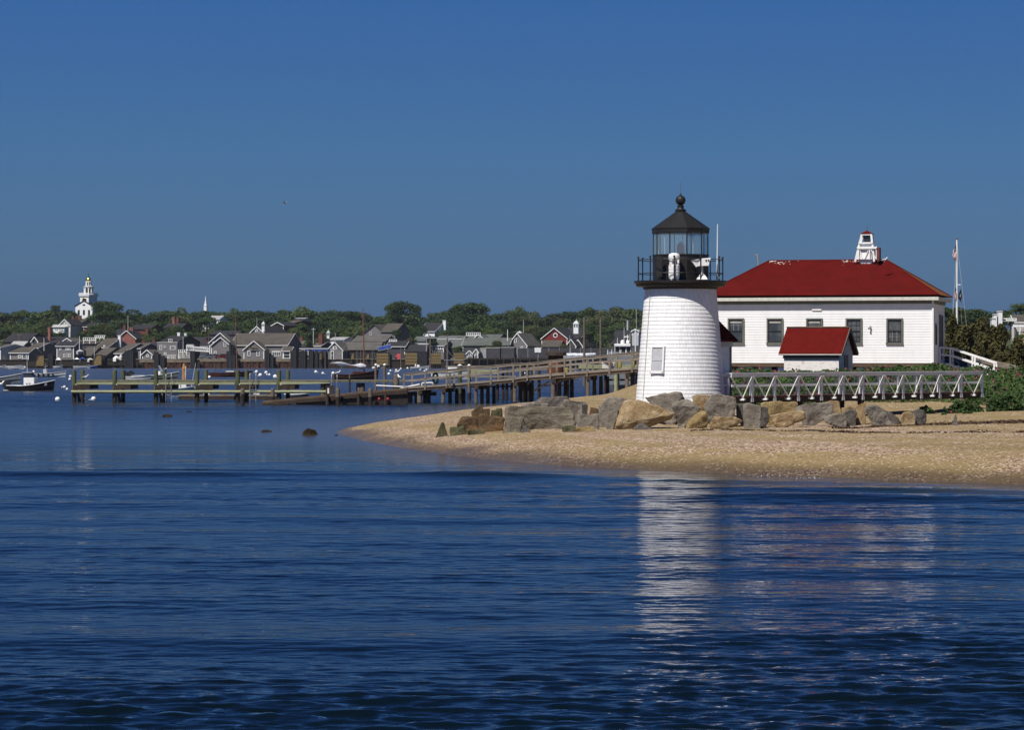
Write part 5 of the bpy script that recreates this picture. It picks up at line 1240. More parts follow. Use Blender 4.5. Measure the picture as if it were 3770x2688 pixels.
def outboard(parent, x, y, z, s=1.0):
    mb = MB(); mb.add([(x - .55 * s, y - .16 * s, z + .02), (x - .02, y - .18 * s, z + .02), (x + .06 * s, y - .17 * s, z + .42 * s), (x - .30 * s, y - .15 * s, z + .62 * s), (x - .55 * s, y - .13 * s, z + .42 * s)] +
                   [(x - .55 * s, y + .16 * s, z + .02), (x - .02, y + .18 * s, z + .02), (x + .06 * s, y + .17 * s, z + .42 * s), (x - .30 * s, y + .15 * s, z + .62 * s), (x - .55 * s, y + .13 * s, z + .42 * s)],
                   [(0, 1, 2, 3, 4), (9, 8, 7, 6, 5), (0, 5, 6, 1), (1, 6, 7, 2), (2, 7, 8, 3), (3, 8, 9, 4), (4, 9, 5, 0)])
    o = mb.build('outboard', M['outb'], parent, bevel=.04 * s)
    mb = MB(); mb.box((x - .28 * s, y, z - .30), (.22 * s, .12 * s, .7)); mb.box((x - .36 * s, y, z - .60), (.5 * s, .05, .06)); mb.build('lower_leg', M['outb'], o)
def boat(name, label, px, pyw, L, Bm, fbb, fbs, rz, hullm, gunm='white', cat='boat', group=None, inm='panel', D=None, **k):
    D = D or EYE * FPX / (pyw - YH); o = P((px, 1306), D)
    t = thing(name, label, cat, (o.x, D, 0), rz, group)
    sh, gw, inn, ring = hull_mesh(L, Bm, fbb, fbs, **k)
    h = sh.build('hull', M[hullm], t, recalc=True); gw.build('gunwale', M[gunm], h); inn.build('floor', M[inm], h, recalc=False)
    return t, ring
# dark workboat moored at the far left
b1, rg1 = boat('workboat', 'dark hulled open workboat with white console and black outboard', 118, 1440.5, 4.95, 1.9, 1.15, .55, rad(-9), 'hull_dk', 'white', inm='hull_gr', tuck=.86)
outboard(b1, -2.45, 0, .38, 1.25)
mb = MB(); mb.box((-.15, 0, .80), (1.15, 1.15, 1.25)); cn = mb.build('console', M['white'], b1, bevel=.03)
mb = MB(); mb.add([(.40, -.55, 1.42), (.40, .55, 1.42), (-.05, .50, 1.90), (-.05, -.50, 1.90)], [(0, 1, 2, 3)]); mb.add([(.40, -.56, 1.42), (-.05, -.52, 1.90), (-.75, -.56, 1.90), (-.75, -.56, 1.42)], [(0, 1, 2, 3)]); mb.build('windscreen', M['glass'], cn, recalc=False)
mb = MB(); mb.box((-.35, 0, 1.93), (1.05, 1.3, .06)); mb.build('hardtop', M['panel'], b1, bevel=.02)
mb = MB(); mb.box((1.3, 0, .72), (1.0, 1.1, .30)); mb.box((1.55, 0, .95), (.5, .9, .10)); mb.build('bow_locker', M['hull_gr'], b1, bevel=.03)
mb = MB(); mb.tube((-.7, .5, 1.93), (-.72, .5, 3.45), .022, .012, 6); mb.build('antenna', M['white'], b1)
mb = MB(); mb.ball((.05, .4, 2.05), .12, 10, 8); mb.build('radar_dome', M['white'], b1)
mb = MB(); mb.box((-2.55, -.55, .10), (.7, .25, .05)); mb.box((-2.6, .5, .05), (.6, .25, .05)); mb.build('swim_step', M['white'], b1)
mb = MB()   # dark registration mark on the console side
for x, z, w, h in ((-.36, .82, .16, .05), (-.42, .72, .05, .2), (-.30, .68, .05, .22), (-.12, .74, .05, .24), (0, .74, .05, .24), (-.06, .82, .14, .05)): mb.box((x, -.585, z), (w, .012, h))
mb.build('emblem', M['hull_dk'], cn)
b2, _ = boat('motor_skiff', 'pale grey skiff bow poking in at the edge of the frame', 0, 1410, 6.2, 2.1, 1.25, .6, rad(-14), 'hull_gr', 'white', cat='boat')
b3, rg3 = boat('motor_skiff', 'white skiff with a row of fenders moored behind the dark workboat', 180, 1389, 6.1, 1.9, 1.05, .55, rad(-10), 'hull_w', 'offwhite')
for k in range(4): mb = MB(); x = -1.5 + .85 * k; mb.lathe([(.04, -.30), (.14, -.22), (.14, .18), (.04, .24)], 10, (x, -1.02 + .01 * k, .42)); mb.build('fender', M['hull_dk'], b3)
mb = MB(); mb.box((-.6, 0, .9), (.6, .7, .9)); mb.tube((-.6, 0, 1.3), (-.6, 0, 2.3), .04, .03, 8); mb.tube((-.9, 0, 1.7), (-.2, .1, 1.9), .03, .03, 6); mb.build('console', M['panel'], b3, bevel=.02); outboard(b3, -3.0, 0, .3, .9)
# the pair of motorboats seen over the wharf
b4, _ = boat('motorboat', 'grey green hulled motorboat with twin black outboards behind the wharf', 575, 1400, 7.0, 2.2, 1.25, .62, rad(-10), 'hull_gn', 'white')
outboard(b4, -3.4, -.35, .55, 1.5)
mb = MB(); mb.box((.3, 0, .95), (1.0, 1.0, .8)); mb.add([(.9, -.5, 1.3), (.9, .5, 1.3), (.4, .45, 2.2), (.4, -.45, 2.2)], [(0, 1, 2, 3)]); mb.build('console', M['white'], b4)
b4b, _ = boat('motorboat', 'low motorboat with a big dark outboard left of the twin engined boat', 512, 1404, 3.6, 1.7, .9, .6, rad(-8), 'hull_w', 'white')
outboard(b4b, -1.7, 0, .6, 1.5)
# long brown sloop with a bare mast
b5, _ = boat('sloop', 'long low red brown sloop with a thin bare mast', 851, 1388, 7.5, 1.7, 1.02, .66, rad(6), 'varnish', 'varnish', cat='sailboat', tuck=.35, rake=.5)
mb = MB(); mb.box((-.2, 0, .92), (1.4, .9, .22)); mb.build('cabin', M['offwhite'], b5, bevel=.04)
mb = MB(); mb.tube((1.02, 0, .3), (.72, 0, 10.5), .10, .055, 8); ms = mb.build('mast', M['spar'], b5)
mb = MB(); mb.tube((.95, 0, 9.5), (-3.4, 0, .8), .010, .010, 5); mb.tube((.95, 0, 9.5), (3.6, 0, 1.05), .010, .010, 5); mb.tube((.9, 0, 9.0), (-.3, .6, .9), .010, .010, 5); mb.build('rigging', M['steel'], b5)
# catboat with its sail furled along the boom
CX = P((1318, 1306), 415); b6, _ = boat('catboat', 'dark brown catboat with white sail furled along its boom', 1312, 1397, 6.9, 2.4, 1.45, .72, rad(7), 'varnish', 'varnish', cat='sailboat', D=415, tuck=.6)
mb = MB(); mb.tube((1.22, 0, .5), (1.0, 0, 10.9), .12, .07, 10); mb.build('mast', M['spar'], b6)
bo = MB(); bo.tube((1.3, 0, 1.75), (-4.0, -.2, 2.35), .07, .05, 8); bm_ = bo.build('boom', M['spar'], b6)
mb = MB(); xs = np.linspace(1.4, -3.9, 26); rr = np.random.default_rng(4)
for a, b in zip(xs[:-1], xs[1:]):
    ra = .20 + .12 * math.sin(a * 2.1) + .16 * math.exp(-((a - .7) / .7) ** 2) + .10 * math.exp(-((a + 3.1) / .6) ** 2); za_ = 1.95 - .113 * (a - 1.3)
    rb_ = .20 + .12 * math.sin(b * 2.1) + .16 * math.exp(-((b - .7) / .7) ** 2) + .10 * math.exp(-((b + 3.1) / .6) ** 2); zb2 = 1.95 - .113 * (b - 1.3)
    mb.tube((a, 0, za_), (b, -.04 * (1.4 - b), zb2), ra, rb_, 9, cap=False)
mb.build('furled_sail', M['canvas'], bm_, smooth=True)
mb = MB(); mb.tube((3.0, 0, 1.5), (4.2, 0, 1.9), .05, .04, 8); mb.ball((3.3, 0, 1.95), .38, 12, 8, .75); mb.ball((2.7, 0, 1.75), .32, 12, 8, .7); mb.build('stowed_jib', M['canvas'], b6, smooth=True)
mb = MB(); mb.box((.4, 0, 1.05), (1.9, 1.5, .34)); mb.build('cabin', M['varnish'], b6, bevel=.05)
mb = MB(); mb.tube((1.0, 0, 10.2), (3.4, 0, 1.6), .012, .012, 5); mb.tube((1.05, 0, 8.6), (-3.9, 0, 2.4), .010, .010, 5); mb.build('rigging', M['steel'], b6)
b7, _ = boat('motor_skiff', 'small white motor skiff moored in front of the ferry fenders', 1546, 1360, 4.9, 1.7, .95, .55, rad(-10), 'hull_w', 'white')
mb = MB(); mb.box((-.4, 0, .85), (.7, .8, .6)); mb.tube((-1.2, .1, .7), (-1.2, .1, 1.4), .18, .12, 8); mb.build('console', M['white'], b7, bevel=.04); outboard(b7, -2.35, 0, .35, .9)
b8, _ = boat('fishing_boat', 'white fishing boat with grey top frame behind the railed pier', 1665, 1380, 6.4, 2.3, 1.6, 1.0, rad(-10), 'hull_w', 'hull_gr', D=420)
mb = MB(); mb.box((.2, 0, 1.5), (1.5, 1.5, 1.1)); mb.build('cabin', M['white'], b8, bevel=.05)
mb = MB()
for x in (-.7, 1.4):
    for y in (-.9, .9): mb.tube((x, y, 1.1), (x - .1, y, 2.9), .03, .03, 6)
mb.box((.4, 0, 2.95), (3.0, 2.1, .07)); mb.tube((.6, 0, 2.9), (-1.5, .5, 5.2), .02, .012, 5); mb.build('top_frame', M['steel'], b8); outboard(b8, -3.0, 0, .5, 1.1)
# patrol boat bow-on behind the upper pier
pbD = 262.0; o = P(ze(1180, 650), pbD); s = pbD / FPX
pb = thing('patrol_boat', 'white patrol boat seen bow on with radar and aerials above the pier', 'boat', (o.x, pbD, 0), 0)
pzz = lambda y: EYE - (ze(0, y)[1] - YH) * s
pxx = lambda x: (ze(x, 0)[0] - ze(1180, 0)[0]) * s
sh, gw, inn, ring = hull_mesh(8.5, 2.9, 1.9, 1.2, draft=.3, n=18)
h = sh.build('hull', M['hull_gr'], pb); h.rotation_euler = (0, 0, rad(-82)); h.location = (0, 3.2, 0)
mb = MB(); mb.add([(pxx(1003), -1.4, pzz(690)), (pxx(1290), -1.4, pzz(700)), (pxx(1282), .8, pzz(662)), (pxx(1030), .8, pzz(645)), (pxx(1003), -1.4, .9), (pxx(1290), -1.4, .9), (pxx(1290), .8, .9), (pxx(1003), .8, .9)], [(0, 1, 2, 3), (0, 4, 5, 1), (1, 5, 6, 2), (3, 7, 4, 0)]); mb.build('foredeck', M['hull_gr'], pb)
mb = MB(); mb.box(((pxx(1095) + pxx(1275)) / 2, 2.0, (pzz(592) + pzz(690)) / 2), (pxx(1275) - pxx(1095), 2.4, pzz(592) - pzz(690))); wh_ = mb.build('wheelhouse', M['sash'], pb)
mb = MB()
for x in (1097, 1150, 1225, 1273): mb.box((pxx(x), .79, (pzz(592) + pzz(660)) / 2), (.06, .04, pzz(592) - pzz(660)))
mb.build('window_frame', M['hull_w'], wh_)
mb = MB(); mb.box(((pxx(1098) + pxx(1272)) / 2, 1.9, (pzz(558) + pzz(590)) / 2), (pxx(1272) - pxx(1098), 2.7, pzz(558) - pzz(590))); mb.build('cabin_roof', M['white'], pb, bevel=.04)
mb = MB(); mb.lathe([(.18, pzz(558)), (.20, pzz(540)), (.17, pzz(522)), (.05, pzz(515))], 12, (pxx(1188), 1.8, 0)); mb.build('radar_dome', M['white'], pb)
mb = MB(); mb.tube((pxx(1245), 1.9, pzz(558)), (pxx(1245), 1.9, pzz(455)), .05, .04, 8); mb.box((pxx(1232), 1.9, pzz(480)), (.45, .1, .10)); mb.box((pxx(1245), 1.8, pzz(535)), (.3, .2, .28)); mb.build('radar_mast', M['white'], pb)
for x, y in ((1205, 372), (1131, 488), (1270, 445)): mb = MB(); mb.tube((pxx(x), 1.9, pzz(560)), (pxx(x), 1.9, pzz(y)), .025, .014, 6); mb.build('aerial', M['white'], pb)
for x in (1005, 1050, 1150, 1205): mb = MB(); mb.bar((pxx(x), -1.2, pzz(690)), (pxx(x + 8), -1.1, pzz(625)), .05, .05); mb.build('grab_rail', M['white'], pb)
# small craft and floats round the wharf
b9, _ = boat('dinghy', 'grey dinghy lying low at the end of the floating dock', 1092, 1461, 2.1, 1.0, .42, .34, rad(5), 'hull_gr', 'white', D=236)
b10, _ = boat('motor_skiff', 'white skiff with console and folded windscreen under the wharf', 682, 1446, 3.6, 1.5, .75, .5, rad(6), 'hull_w', 'white', D=262)
mb = MB(); mb.box((-.3, 0, .85), (.8, .9, .7)); mb.add([(.15, -.45, 1.15), (.15, .45, 1.15), (-.2, .42, 1.75), (-.2, -.42, 1.75)], [(0, 1, 2, 3)]); mb.build('console', M['white'], b10)
mb = MB(); mb.tube((.6, 0, .7), (1.0, 0, 3.0), .025, .015, 6); mb.build('antenna', M['white'], b10)
b11, _ = boat('cabin_boat', 'small white cabin boat showing one dark window under the wharf', 655, 1450, 3.0, 1.5, .8, .6, rad(4), 'hull_w', 'white', D=255)
mb = MB(); mb.box((-.15, 0, 1.0), (.85 * 1.0, 1.1, .75)); cb = mb.build('cabin', M['white'], b11, bevel=.04); mb = MB(); mb.box((-.15, -.56, 1.08), (.5, .03, .22)); mb.build('window', M['glass'], cb)
b12, _ = boat('dinghy', 'little red dinghy tucked beside the fourth pile pair of the wharf', 745, 1440, 1.9, 1.0, .55, .45, rad(3), 'redp', 'white', D=268)
def floating_dock(xa_, xb_, y0, y1, D, label, m='wood_d'):
    a, b = P((xa_, y0), D), P((xb_, y1), D); t = thing('floating_dock', label, 'floating dock', ((a.x + b.x) / 2, D, 0), 0, 'low floating docks behind the wharf'); w = b.x - a.x
    mb = MB(); mb.box((0, .9, a.z - .06), (w, 1.8, .10)); mb.build('deck', M['wood'], t)
    mb = MB(); mb.box((0, .9, (a.z - .13) / 2 - .1), (w - .05, 1.75, a.z + .05)); mb.build('pontoon', M[m], t)
    for k in range(3): mb = MB(); mb.box((-w * .3 + k * w * .3, .5, a.z + .06), (.5, .3, .14)); mb.build('gear_tray', M['offwhite' if k == 1 else 'wood_b'], t)
floating_dock(655, 862, 1454, 1470, 228, 'longer dark floating dock seen under the third and fourth wharf bays')
floating_dock(866, 1020, 1454, 1471, 229, 'shorter dark floating dock seen under the fifth wharf bay')
o = P(zb(1020, 1290), 300); gb = thing('can_buoy', 'bright green can buoy floating behind the wharf', 'buoy', (o.x, 300, 0)); z1 = EYE - (1406 - YH) * .03
mb = MB(); mb.lathe([(.25, -.3), (.27, 0), (.24, z1), (.16, z1 + .05)], 14); mb.build('body', M['green_p'], gb)
o = P(zb(655, 1150), 330); gd = thing('navigation_float', 'orange brown float with a pale figure shaped marker behind the wharf', 'float', (o.x, 330, 0)); s = .033
mb = MB(); mb.lathe([(.5, -.1), (.55, .25), (.42, .55)], 12); mb.build('base', M['spar'], gd)
mb = MB(); mb.lathe([(.30, .5), (.22, 1.5), (.26, 2.1), (.10, 2.75)], 10); mb.build('marker', mat('orange_marker', (.42, .20, .07), (.30, .13, .05), 3, .7), gd)
mb = MB(); mb.tube((.18, -.1, .6), (.22, -.1, 2.4), .10, .09, 8); mb.build('pale_post', M['offwhite'], gd)
# boats lying along the town quays
for px_, py_, L, rz_, hm, lab in ((50, 1357, 4.6, 8, 'hull_w', 'white rowing skiff tied below the small wharf house'), (302, 1357.5, 4.6, 6, 'hull_w', 'white runabout tied up before the people on the quay'), (215, 1357, 2.6, 10, 'hull_w', 'short white boat half hidden behind the dark dolphin'), (338, 1356, 3.4, 4, 'blue', 'boat under a blue cover behind the white runabout'), (2, 1357, 3, 10, 'hull_w', 'white boat end cut by the frame under the corner house'), (62, 1359.5, 4.4, 14, 'hull_w', 'low white boat just outside the rowing skiff')):
    t, _ = boat('quay_boat', lab, px_, py_, L, 1.6, .95, .6, rad(-rz_), hm, 'white', group='boats tied along the town quays', D=min(748, EYE * FPX / (py_ - YH) * 1.0))
# mooring buoys: white balls floating over the harbour
def mooring(px, py, r, label, k=0):
    D = EYE * FPX / (py - YH); o = P((px, 1306), D); t = thing('mooring_buoy', label, 'mooring buoy', (o.x, D, 0), .3 * k, 'white mooring buoys in the harbour')
    mb = MB(); mb.ball((0, 0, r * .45), r, 14, 10); mb.build('ball', M['white'], t)
    mb = MB(); mb.tube((r * .2, 0, r * .3), (r * 2.2, -.1, .02), r * .25, r * .12, 6); mb.build('pickup_line', M['offwhite'], t)
Bq = [(za(45, 1300), .36, 'big white mooring ball beside the black outboard of the dark workboat'), (za(12, 1306), .22, 'small white mooring ball at the very edge of the frame'),
      (za(284, 1285), .2, 'white mooring ball half hidden behind the dark workboat'), (za(780, 1224), .3, 'white mooring ball close beside the first wharf pile, farther one'), (za(772, 1254), .25, 'white mooring ball close beside the first wharf pile, nearer one'),
      (za(714, 1340), .20, 'white mooring ball in the trio off the workboat bow'), (za(743, 1364), .18, 'white mooring ball nearest in the trio off the workboat bow'), (za(688, 1340), .10, 'tiny brown tinged ball in the trio off the workboat bow'),
      (za(638, 1483), .26, 'white mooring ball alone in front of the first wharf pile'), (za(928, 1480), .17, 'small white ball touching the second wharf pile'), (za(1036, 1478), .25, 'white mooring ball under the first wharf bay'),
      (za(272, 1126), .5, 'white mooring ball far off below the tan trapezoid fender'), (zb(1000, 1142), .3, 'white mooring ball at the stern of the red brown sloop'),
      (zb(1640, 1070), .42, 'white mooring ball next to the bow of the red brown sloop'), (zb(1692, 1118), .42, 'large white mooring ball by the ladder past the fifth pile pair'),
      (zc(110, 1082), .42, 'largest white ball of the cluster near the sixth pile pair'), (zc(122, 1103), .22, 'smallest white ball of the cluster near the sixth pile pair'), (zc(155, 1108), .28, 'white ball closing the cluster near the sixth pile pair'),
      (zc(232, 1138), .42, 'white mooring ball hard against the sixth front pile'), (zc(785, 1070), .4, 'white mooring ball alone midway between wharf piles and catboat'), (zc(880, 1088), .32, 'white mooring ball behind the midway one toward the catboat'),
      (zc(1020, 1090), .4, 'white mooring ball touching the catboat stern'), (zc(1565, 1100), .2, 'white mooring ball beyond the catboat bow'), (zc(1800, 1053), .3, 'white mooring ball farther of the two past the tall capped piles'), (zc(1778, 1098), .34, 'white mooring ball nearer of the two past the tall capped piles'),
      (zd(217, 1046), .34, 'white ball floating just behind the stout double pile'), (zd(280, 1024), .3, 'white ball under the second tan fender, inner one'), (zd(372, 1018), .36, 'white ball under the second tan fender, outer one'),
      (zd(345, 1112), .2, 'small white ball at the first rail post of the pier'), (zd(390, 1108), .25, 'white ball just inside the first rail post of the pier'), (zd(545, 1036), .25, 'white ball behind the small white motor skiff'), (zd(600, 1060), .28, 'white ball seen at the second rail post'),
      (zd(628, 1038), .28, 'white ball right of the second rail post'), (zd(835, 1122), .25, 'white ball seen under the fishing boat'), (ze(95, 885), .24, 'white ball seen through the railed pier near the dark piles'), (ze(145, 885), .26, 'white ball paired with another through the railed pier'), (ze(45, 825), .3, 'white ball far off seen under the pier handrail')]
for k, (p, r, lab) in enumerate(Bq): mooring(p[0], p[1] + 2, r * .82, lab, k)

# ------------------------------------------------------------------ gulls
def gull(p, D, label, rz=0, s=1.0, fly=False):
    o = P(p, D); t = thing('gull', label, 'gull', o, rz); r = .11 * s
    if not fly:
        mb = MB(); n = 10
        prof = [(-.26, .015, 0), (-.18, .05, .0), (-.05, .085, .01), (.07, .085, .03), (.14, .06, .09), (.18, .048, .15), (.215, .05, .19), (.25, .042, .20), (.285, .015, .195)]
        V = []; F = []
        for x, q, z in prof:
            for i in range(n): a = 2 * PI * i / n; V.append((x * s, q * s * math.cos(a), (z + q * math.sin(a) + .14) * s))
        for k in range(len(prof) - 1):
            for i in range(n): j = (i + 1) % n; F.append((k * n + i, k * n + j, (k + 1) * n + j, (k + 1) * n + i))
        F += [tuple(range(n - 1, -1, -1)), tuple(range((len(prof) - 1) * n, len(prof) * n))]
        mb.add(V, F)
        for sy in (-.03, .03): mb.tube((0, sy * s, 0), (0, sy * s, .09 * s), .008 * s, .008 * s, 5)
        mb.tube((.28 * s, 0, .335 * s), (.34 * s, 0, .325 * s), .012 * s, .003 * s, 6)
        mb.build('body', M['gullw'], t, smooth=True)
        for sy in (-1, 1): mb = MB(); mb.add([(.08 * s, sy * .09 * s, .22 * s), (-.05 * s, sy * .105 * s, .20 * s), (-.34 * s, sy * .03 * s, .15 * s), (-.1 * s, sy * .088 * s, .13 * s)], [(0, 1, 2, 3)]); mb.build('wing', M['gullg'], t, recalc=False)
    else:
        mb = MB(); mb.lathe([(.01 , -.26), (.05, -.12), (.075, .02), (.05, .15), (.04, .2), (.01, .26)], 10); b = mb.build('body', M['gullg'], t, smooth=True); b.scale = (.55, .55, .55); b.rotation_euler = (0, rad(80), 0)
        for sy in (-1, 1):
            mb = MB(); mb.add([(.05, 0, .01), (-.06, 0, .01), (-.07, sy * .20, .10), (.04, sy * .21, .11), (-.10, sy * .45, .06)], [(0, 1, 2, 3), (3, 2, 4)]); mb.build('wing', M['gullg'], t, recalc=False)
gull(za(945, 1250), 222, 'white gull clinging beside the first back pile of the wharf', 0, 1.0)
gull(zd(228, 1096), 216, 'gull standing on the stout weathered double pile', .4, 1.0)
gull(zd(258, 1170), 215.6, 'gull tucked beside the stout weathered double pile', 2.0, 1.1)
gull((1050, 747), 190, 'lone gull flying high in the open blue sky', rad(-20), .6, True)
gull(zb(398, 1040), 222, 'little gull standing on the third back pile of the wharf', .2, .5)
gull(zc(1080, 1110), 217, 'white gull standing by the ladder at the wharf end', .5, 1.0)
gull(zr(372, 345), 166, 'gull sitting on the red house roof beyond the watch tower', .3, .8)
# ------------------------------------------------------------------ the harbour town: quay, ferry fenders, houses, church
TD = 766.0
def sm(D): return D / FPX
def tp(p, D): return P(p, D)
# bulkhead walls between the dolphins
def bulkhead(x0, x1, ytop, ycap, label):
    a, b = P((x0, ytop), TD), P((x1, ytop), TD); t = thing('bulkhead', label, 'quay wall', ((a.x + b.x) / 2, TD, 0), 0, 'quay walls along the town front'); w = b.x - a.x; zc = EYE - (ycap - YH) * sm(TD)
    mb = MB(); n = max(2, int(w / .8))
    for k in range(n):
        x = -w / 2 + (k + .5) * w / n; mb.box((x, .15 if k % 2 else -.05, zc / 2 - .6), (w / n, .5, zc + 1.2))
    mb.build('sheet_piling', M['rust'], t)
    for k in range(max(2, int(w / 2.4))):
        mb = MB(); x = -w / 2 + 1 + k * 2.4; mb.tube((x, -.45, -.8), (x, -.45, zc - .2), .16, .15, 8); mb.build('fender_pile', M['wood_d'], t)
    mb = MB(); mb.box((0, .4, (a.z + zc) / 2), (w, 1.6, a.z - zc)); mb.build('cap_timber', M['cap'], t)
for q, lab in (((zb(50, 905), zb(250, 938)), 'rust brown quay wall under the small gabled hut'), ((zb(340, 905), zb(745, 940)), 'rust brown quay wall below the white gangway'),
               ((zb(870, 903), zb(1240, 930)), 'rust brown quay wall below the parked cars'), ((zb(1390, 900), zb(1755, 930)), 'rust brown quay wall below the sign gable'), ((zc(235, 893), zc(445, 930)), 'rust brown quay wall below the trimmed porch')):
    bulkhead(q[0][0], q[1][0], q[0][1], q[1][1], lab)
def dolphin(x0, x1, ytop, label, D=TD - 3, m='slate_pile', group='dark pile dolphins of the ferry slip', dep=2.6, ybot=None):
    a, b = P((x0, ytop), D), P((x1, ytop), D); w = b.x - a.x; t = thing('pile_dolphin', label, 'dolphin', ((a.x + b.x) / 2, D, 0), rad(-14), group)
    nx = max(2, int(w / .42)); r = np.random.default_rng(int(x0)); w2 = w * .86
    for k in range(nx):
        mb = MB(); x = -w2 / 2 + (k + .5) * w2 / nx; zt = a.z + r.uniform(-.25, .08)
        mb.tube((x, -dep * .3, -1), (x, -dep * .3 + r.uniform(-.05, .05), zt), w2 / nx * .54, w2 / nx * .5, 8); mb.build('pile', M[m], t)
    mb = MB(); mb.box((0, .1, (a.z - .5) / 2 - .3), (w2 * .96, dep * .7, a.z - .3)); mb.build('core', M[m], t)
for p0, p1, lab in ((za(535, 968), za(606, 0), 'dark pile dolphin beside the leftmost tan trapezoid fender'), (za(1128, 985), za(1178, 0), 'dark narrow dolphin beside the second tan trapezoid fender'), (za(1380, 930), za(1500, 0), 'broad dark dolphin in front of the dark gable houses'),
                    (zb(250, 790), zb(335, 0), 'dark dolphin between small gabled hut and flat fronted house'), (zb(745, 782), zb(825, 0), 'dark dolphin between white gangway and parked cars'), (zb(1235, 780), zb(1315, 0), 'dark dolphin just before the red brown mast'), (zb(1757, 778), zc(175, 0), 'dark dolphin between the sign gable and the strip of windows'),
                    (zc(440, 772), zc(545, 0), 'dark dolphin closing the white trimmed porch'), (zc(565, 775), zc(665, 0), 'outer dark dolphin under the white gantry beam'), (zc(690, 770), zc(770, 0), 'second dark dolphin under the white gantry beam'), (zc(780, 775), zc(830, 0), 'third narrow dolphin under the white gantry beam'), (zc(870, 770), zc(945, 0), 'last dark dolphin under the blue end of the gantry'),
                    (zb(340, 840), zb(415, 0), 'low dark dolphin behind the flat fronted house dolphin'), (zb(1300, 835), zb(1375, 0), 'low dark dolphin next to the red brown mast'), (zc(178, 835), zc(232, 0), 'low dark dolphin beside the strip of windows')):
    dolphin(p0[0], p1[0], p0[1], lab)
dolphin(zb(1275, 0)[0], zb(1318, 0)[0], zb(0, 665)[1], 'slim taller dark dolphin rising behind the grey twin gable')
# tan ferry fender panels with their dark piles
def fender(p, y1, label, taper=False):
    (x0, y0), x1 = p[0], p[1][0]; D = TD - 6; a, b = P((x0, y0), D), P((x1, y1), D); w = b.x - a.x; t = thing('ferry_fender', label, 'fender', ((a.x + b.x) / 2, D, 0), 0, 'tan boarded fenders of the ferry slip')
    mb = MB(); z1, z0 = a.z, b.z
    if taper: mb.prism([(-w / 2, 0, z0), (w / 2, 0, z0), (w / 2, 0, z1), (-w * .05, 0, z1), (-w / 2, 0, z0 + (z1 - z0) * .35)], (0, .35, 0)); mb.build('board_face', M['tan_panel'], t)
    else:
        for k in range(4):
            zz0 = z0 + (z1 - z0) * k / 4; mb = MB(); mb.box((0, .15, zz0 + (z1 - z0) / 8), (w * (1 - .015 * (k % 2)), .30, (z1 - z0) / 4 - .14)); mb.build('board_face', M['tan_panel'], t)
    mb = MB(); mb.box((0, .55, (z1 + z0) / 2), (w * .97, .4, (z1 - z0) * .96)); mb.build('backing', M['wood_d'], t)
    for k in range(5):
        mb = MB(); x = -w / 2 + (k + .5) * w / 5; mb.tube((x, 1.0, -1), (x, 1.0, z1 + .3), .2, .18, 8); mb.build('pile', M['slate_pile'], t)
fender((za(400, 995), za(485, 0)), za(0, 1105)[1], 'tan sloping fender by the small wharf house', True)
fender((za(1040, 990), za(1122, 0)), za(0, 1095)[1], 'tan sloping fender beside the people on the quay', True)
fender((zc(1610, 812), zc(1772, 0)), zc(0, 980)[1], 'tan boarded fender nearest the catboat mast')
fender((zd(340, 806), zd(500, 0)), zd(0, 975)[1], 'tan boarded fender beside the red awning gap')
fender((zd(676, 815), zd(825, 0)), zd(0, 962)[1], 'tan boarded fender below the pole gantry')
fender((zd(998, 808), zd(1142, 0)), zd(0, 958)[1], 'tan boarded fender nearest the little white trimmed huts')
fender((zc(835, 820), zc(865, 0)), zc(0, 905)[1], 'narrow tan fender inside the covered slip'); fender((zc(1265, 820), zc(1300, 0)), zc(0, 900)[1], 'narrow tan wedge fender under the long boat shed', True); fender((zc(1470, 825), zc(1508, 0)), zc(0, 895)[1], 'second narrow tan wedge fender under the long boat shed', True)
for p0, p1, lab in ((zd(505, 790), zd(660, 0), 'broad dark pile cluster between the two middle tan fenders'), (zd(870, 790), zd(950, 0), 'dark pile cluster under the pole gantry'), (zd(115, 800), zd(150, 0), 'thin dark pile cluster beside the first boarded fender')):
    dolphin(p0[0], p1[0], p0[1], lab, TD - 5, group='dark pile clusters between the tan fenders')
# long dark quay front to the shed and further round the harbour
def quay(x0, x1, ytop, D, label):
    a, b = P((x0, ytop), D), P((x1, ytop), D); t = thing('timber_quay', label, 'quay', ((a.x + b.x) / 2, D, 0), 0, 'dark timber quays'); w = b.x - a.x
    mb = MB(); mb.box((0, 2, a.z - .25), (w, 4.5, .5)); mb.build('deck', M['pile_wet'], t)
    mb = MB(); mb.box((0, 3, a.z / 2 - .8), (w, 2, a.z + .6)); mb.build('back_wall', M['slate_pile'], t)
    n = min(60, max(3, int(w / 2.2)))
    for k in range(n): mb = MB(); x = -w / 2 + (k + .5) * w / n; mb.tube((x, -.2, -1), (x, -.2, a.z + .5 * (k % 3 == 0)), .18, .16, 7); mb.build('pile', M['wood_d'], t)
quay(zc(545, 0)[0], zd(1180, 0)[0], zc(0, 900)[1], TD + 4, 'long dark timber quay behind the tan fenders')
quay(zd(1180, 0)[0], zd(1845, 0)[0], zd(0, 880)[1], TD + 2, 'dark timber quay with pale posts behind the railed pier')
quay(1880, 2420, 1322, TD + 2, 'dark timber quay behind the upper railed pier')
quay(-60, 205, 1345, TD + 2, 'dark timber quay under the small wharf house')
quay(203, 346, 1342, TD + 3, 'timber quay in front of the white trimmed house')
quay(346, 520, 1338, TD + 3, 'timber quay under the dark gable houses')

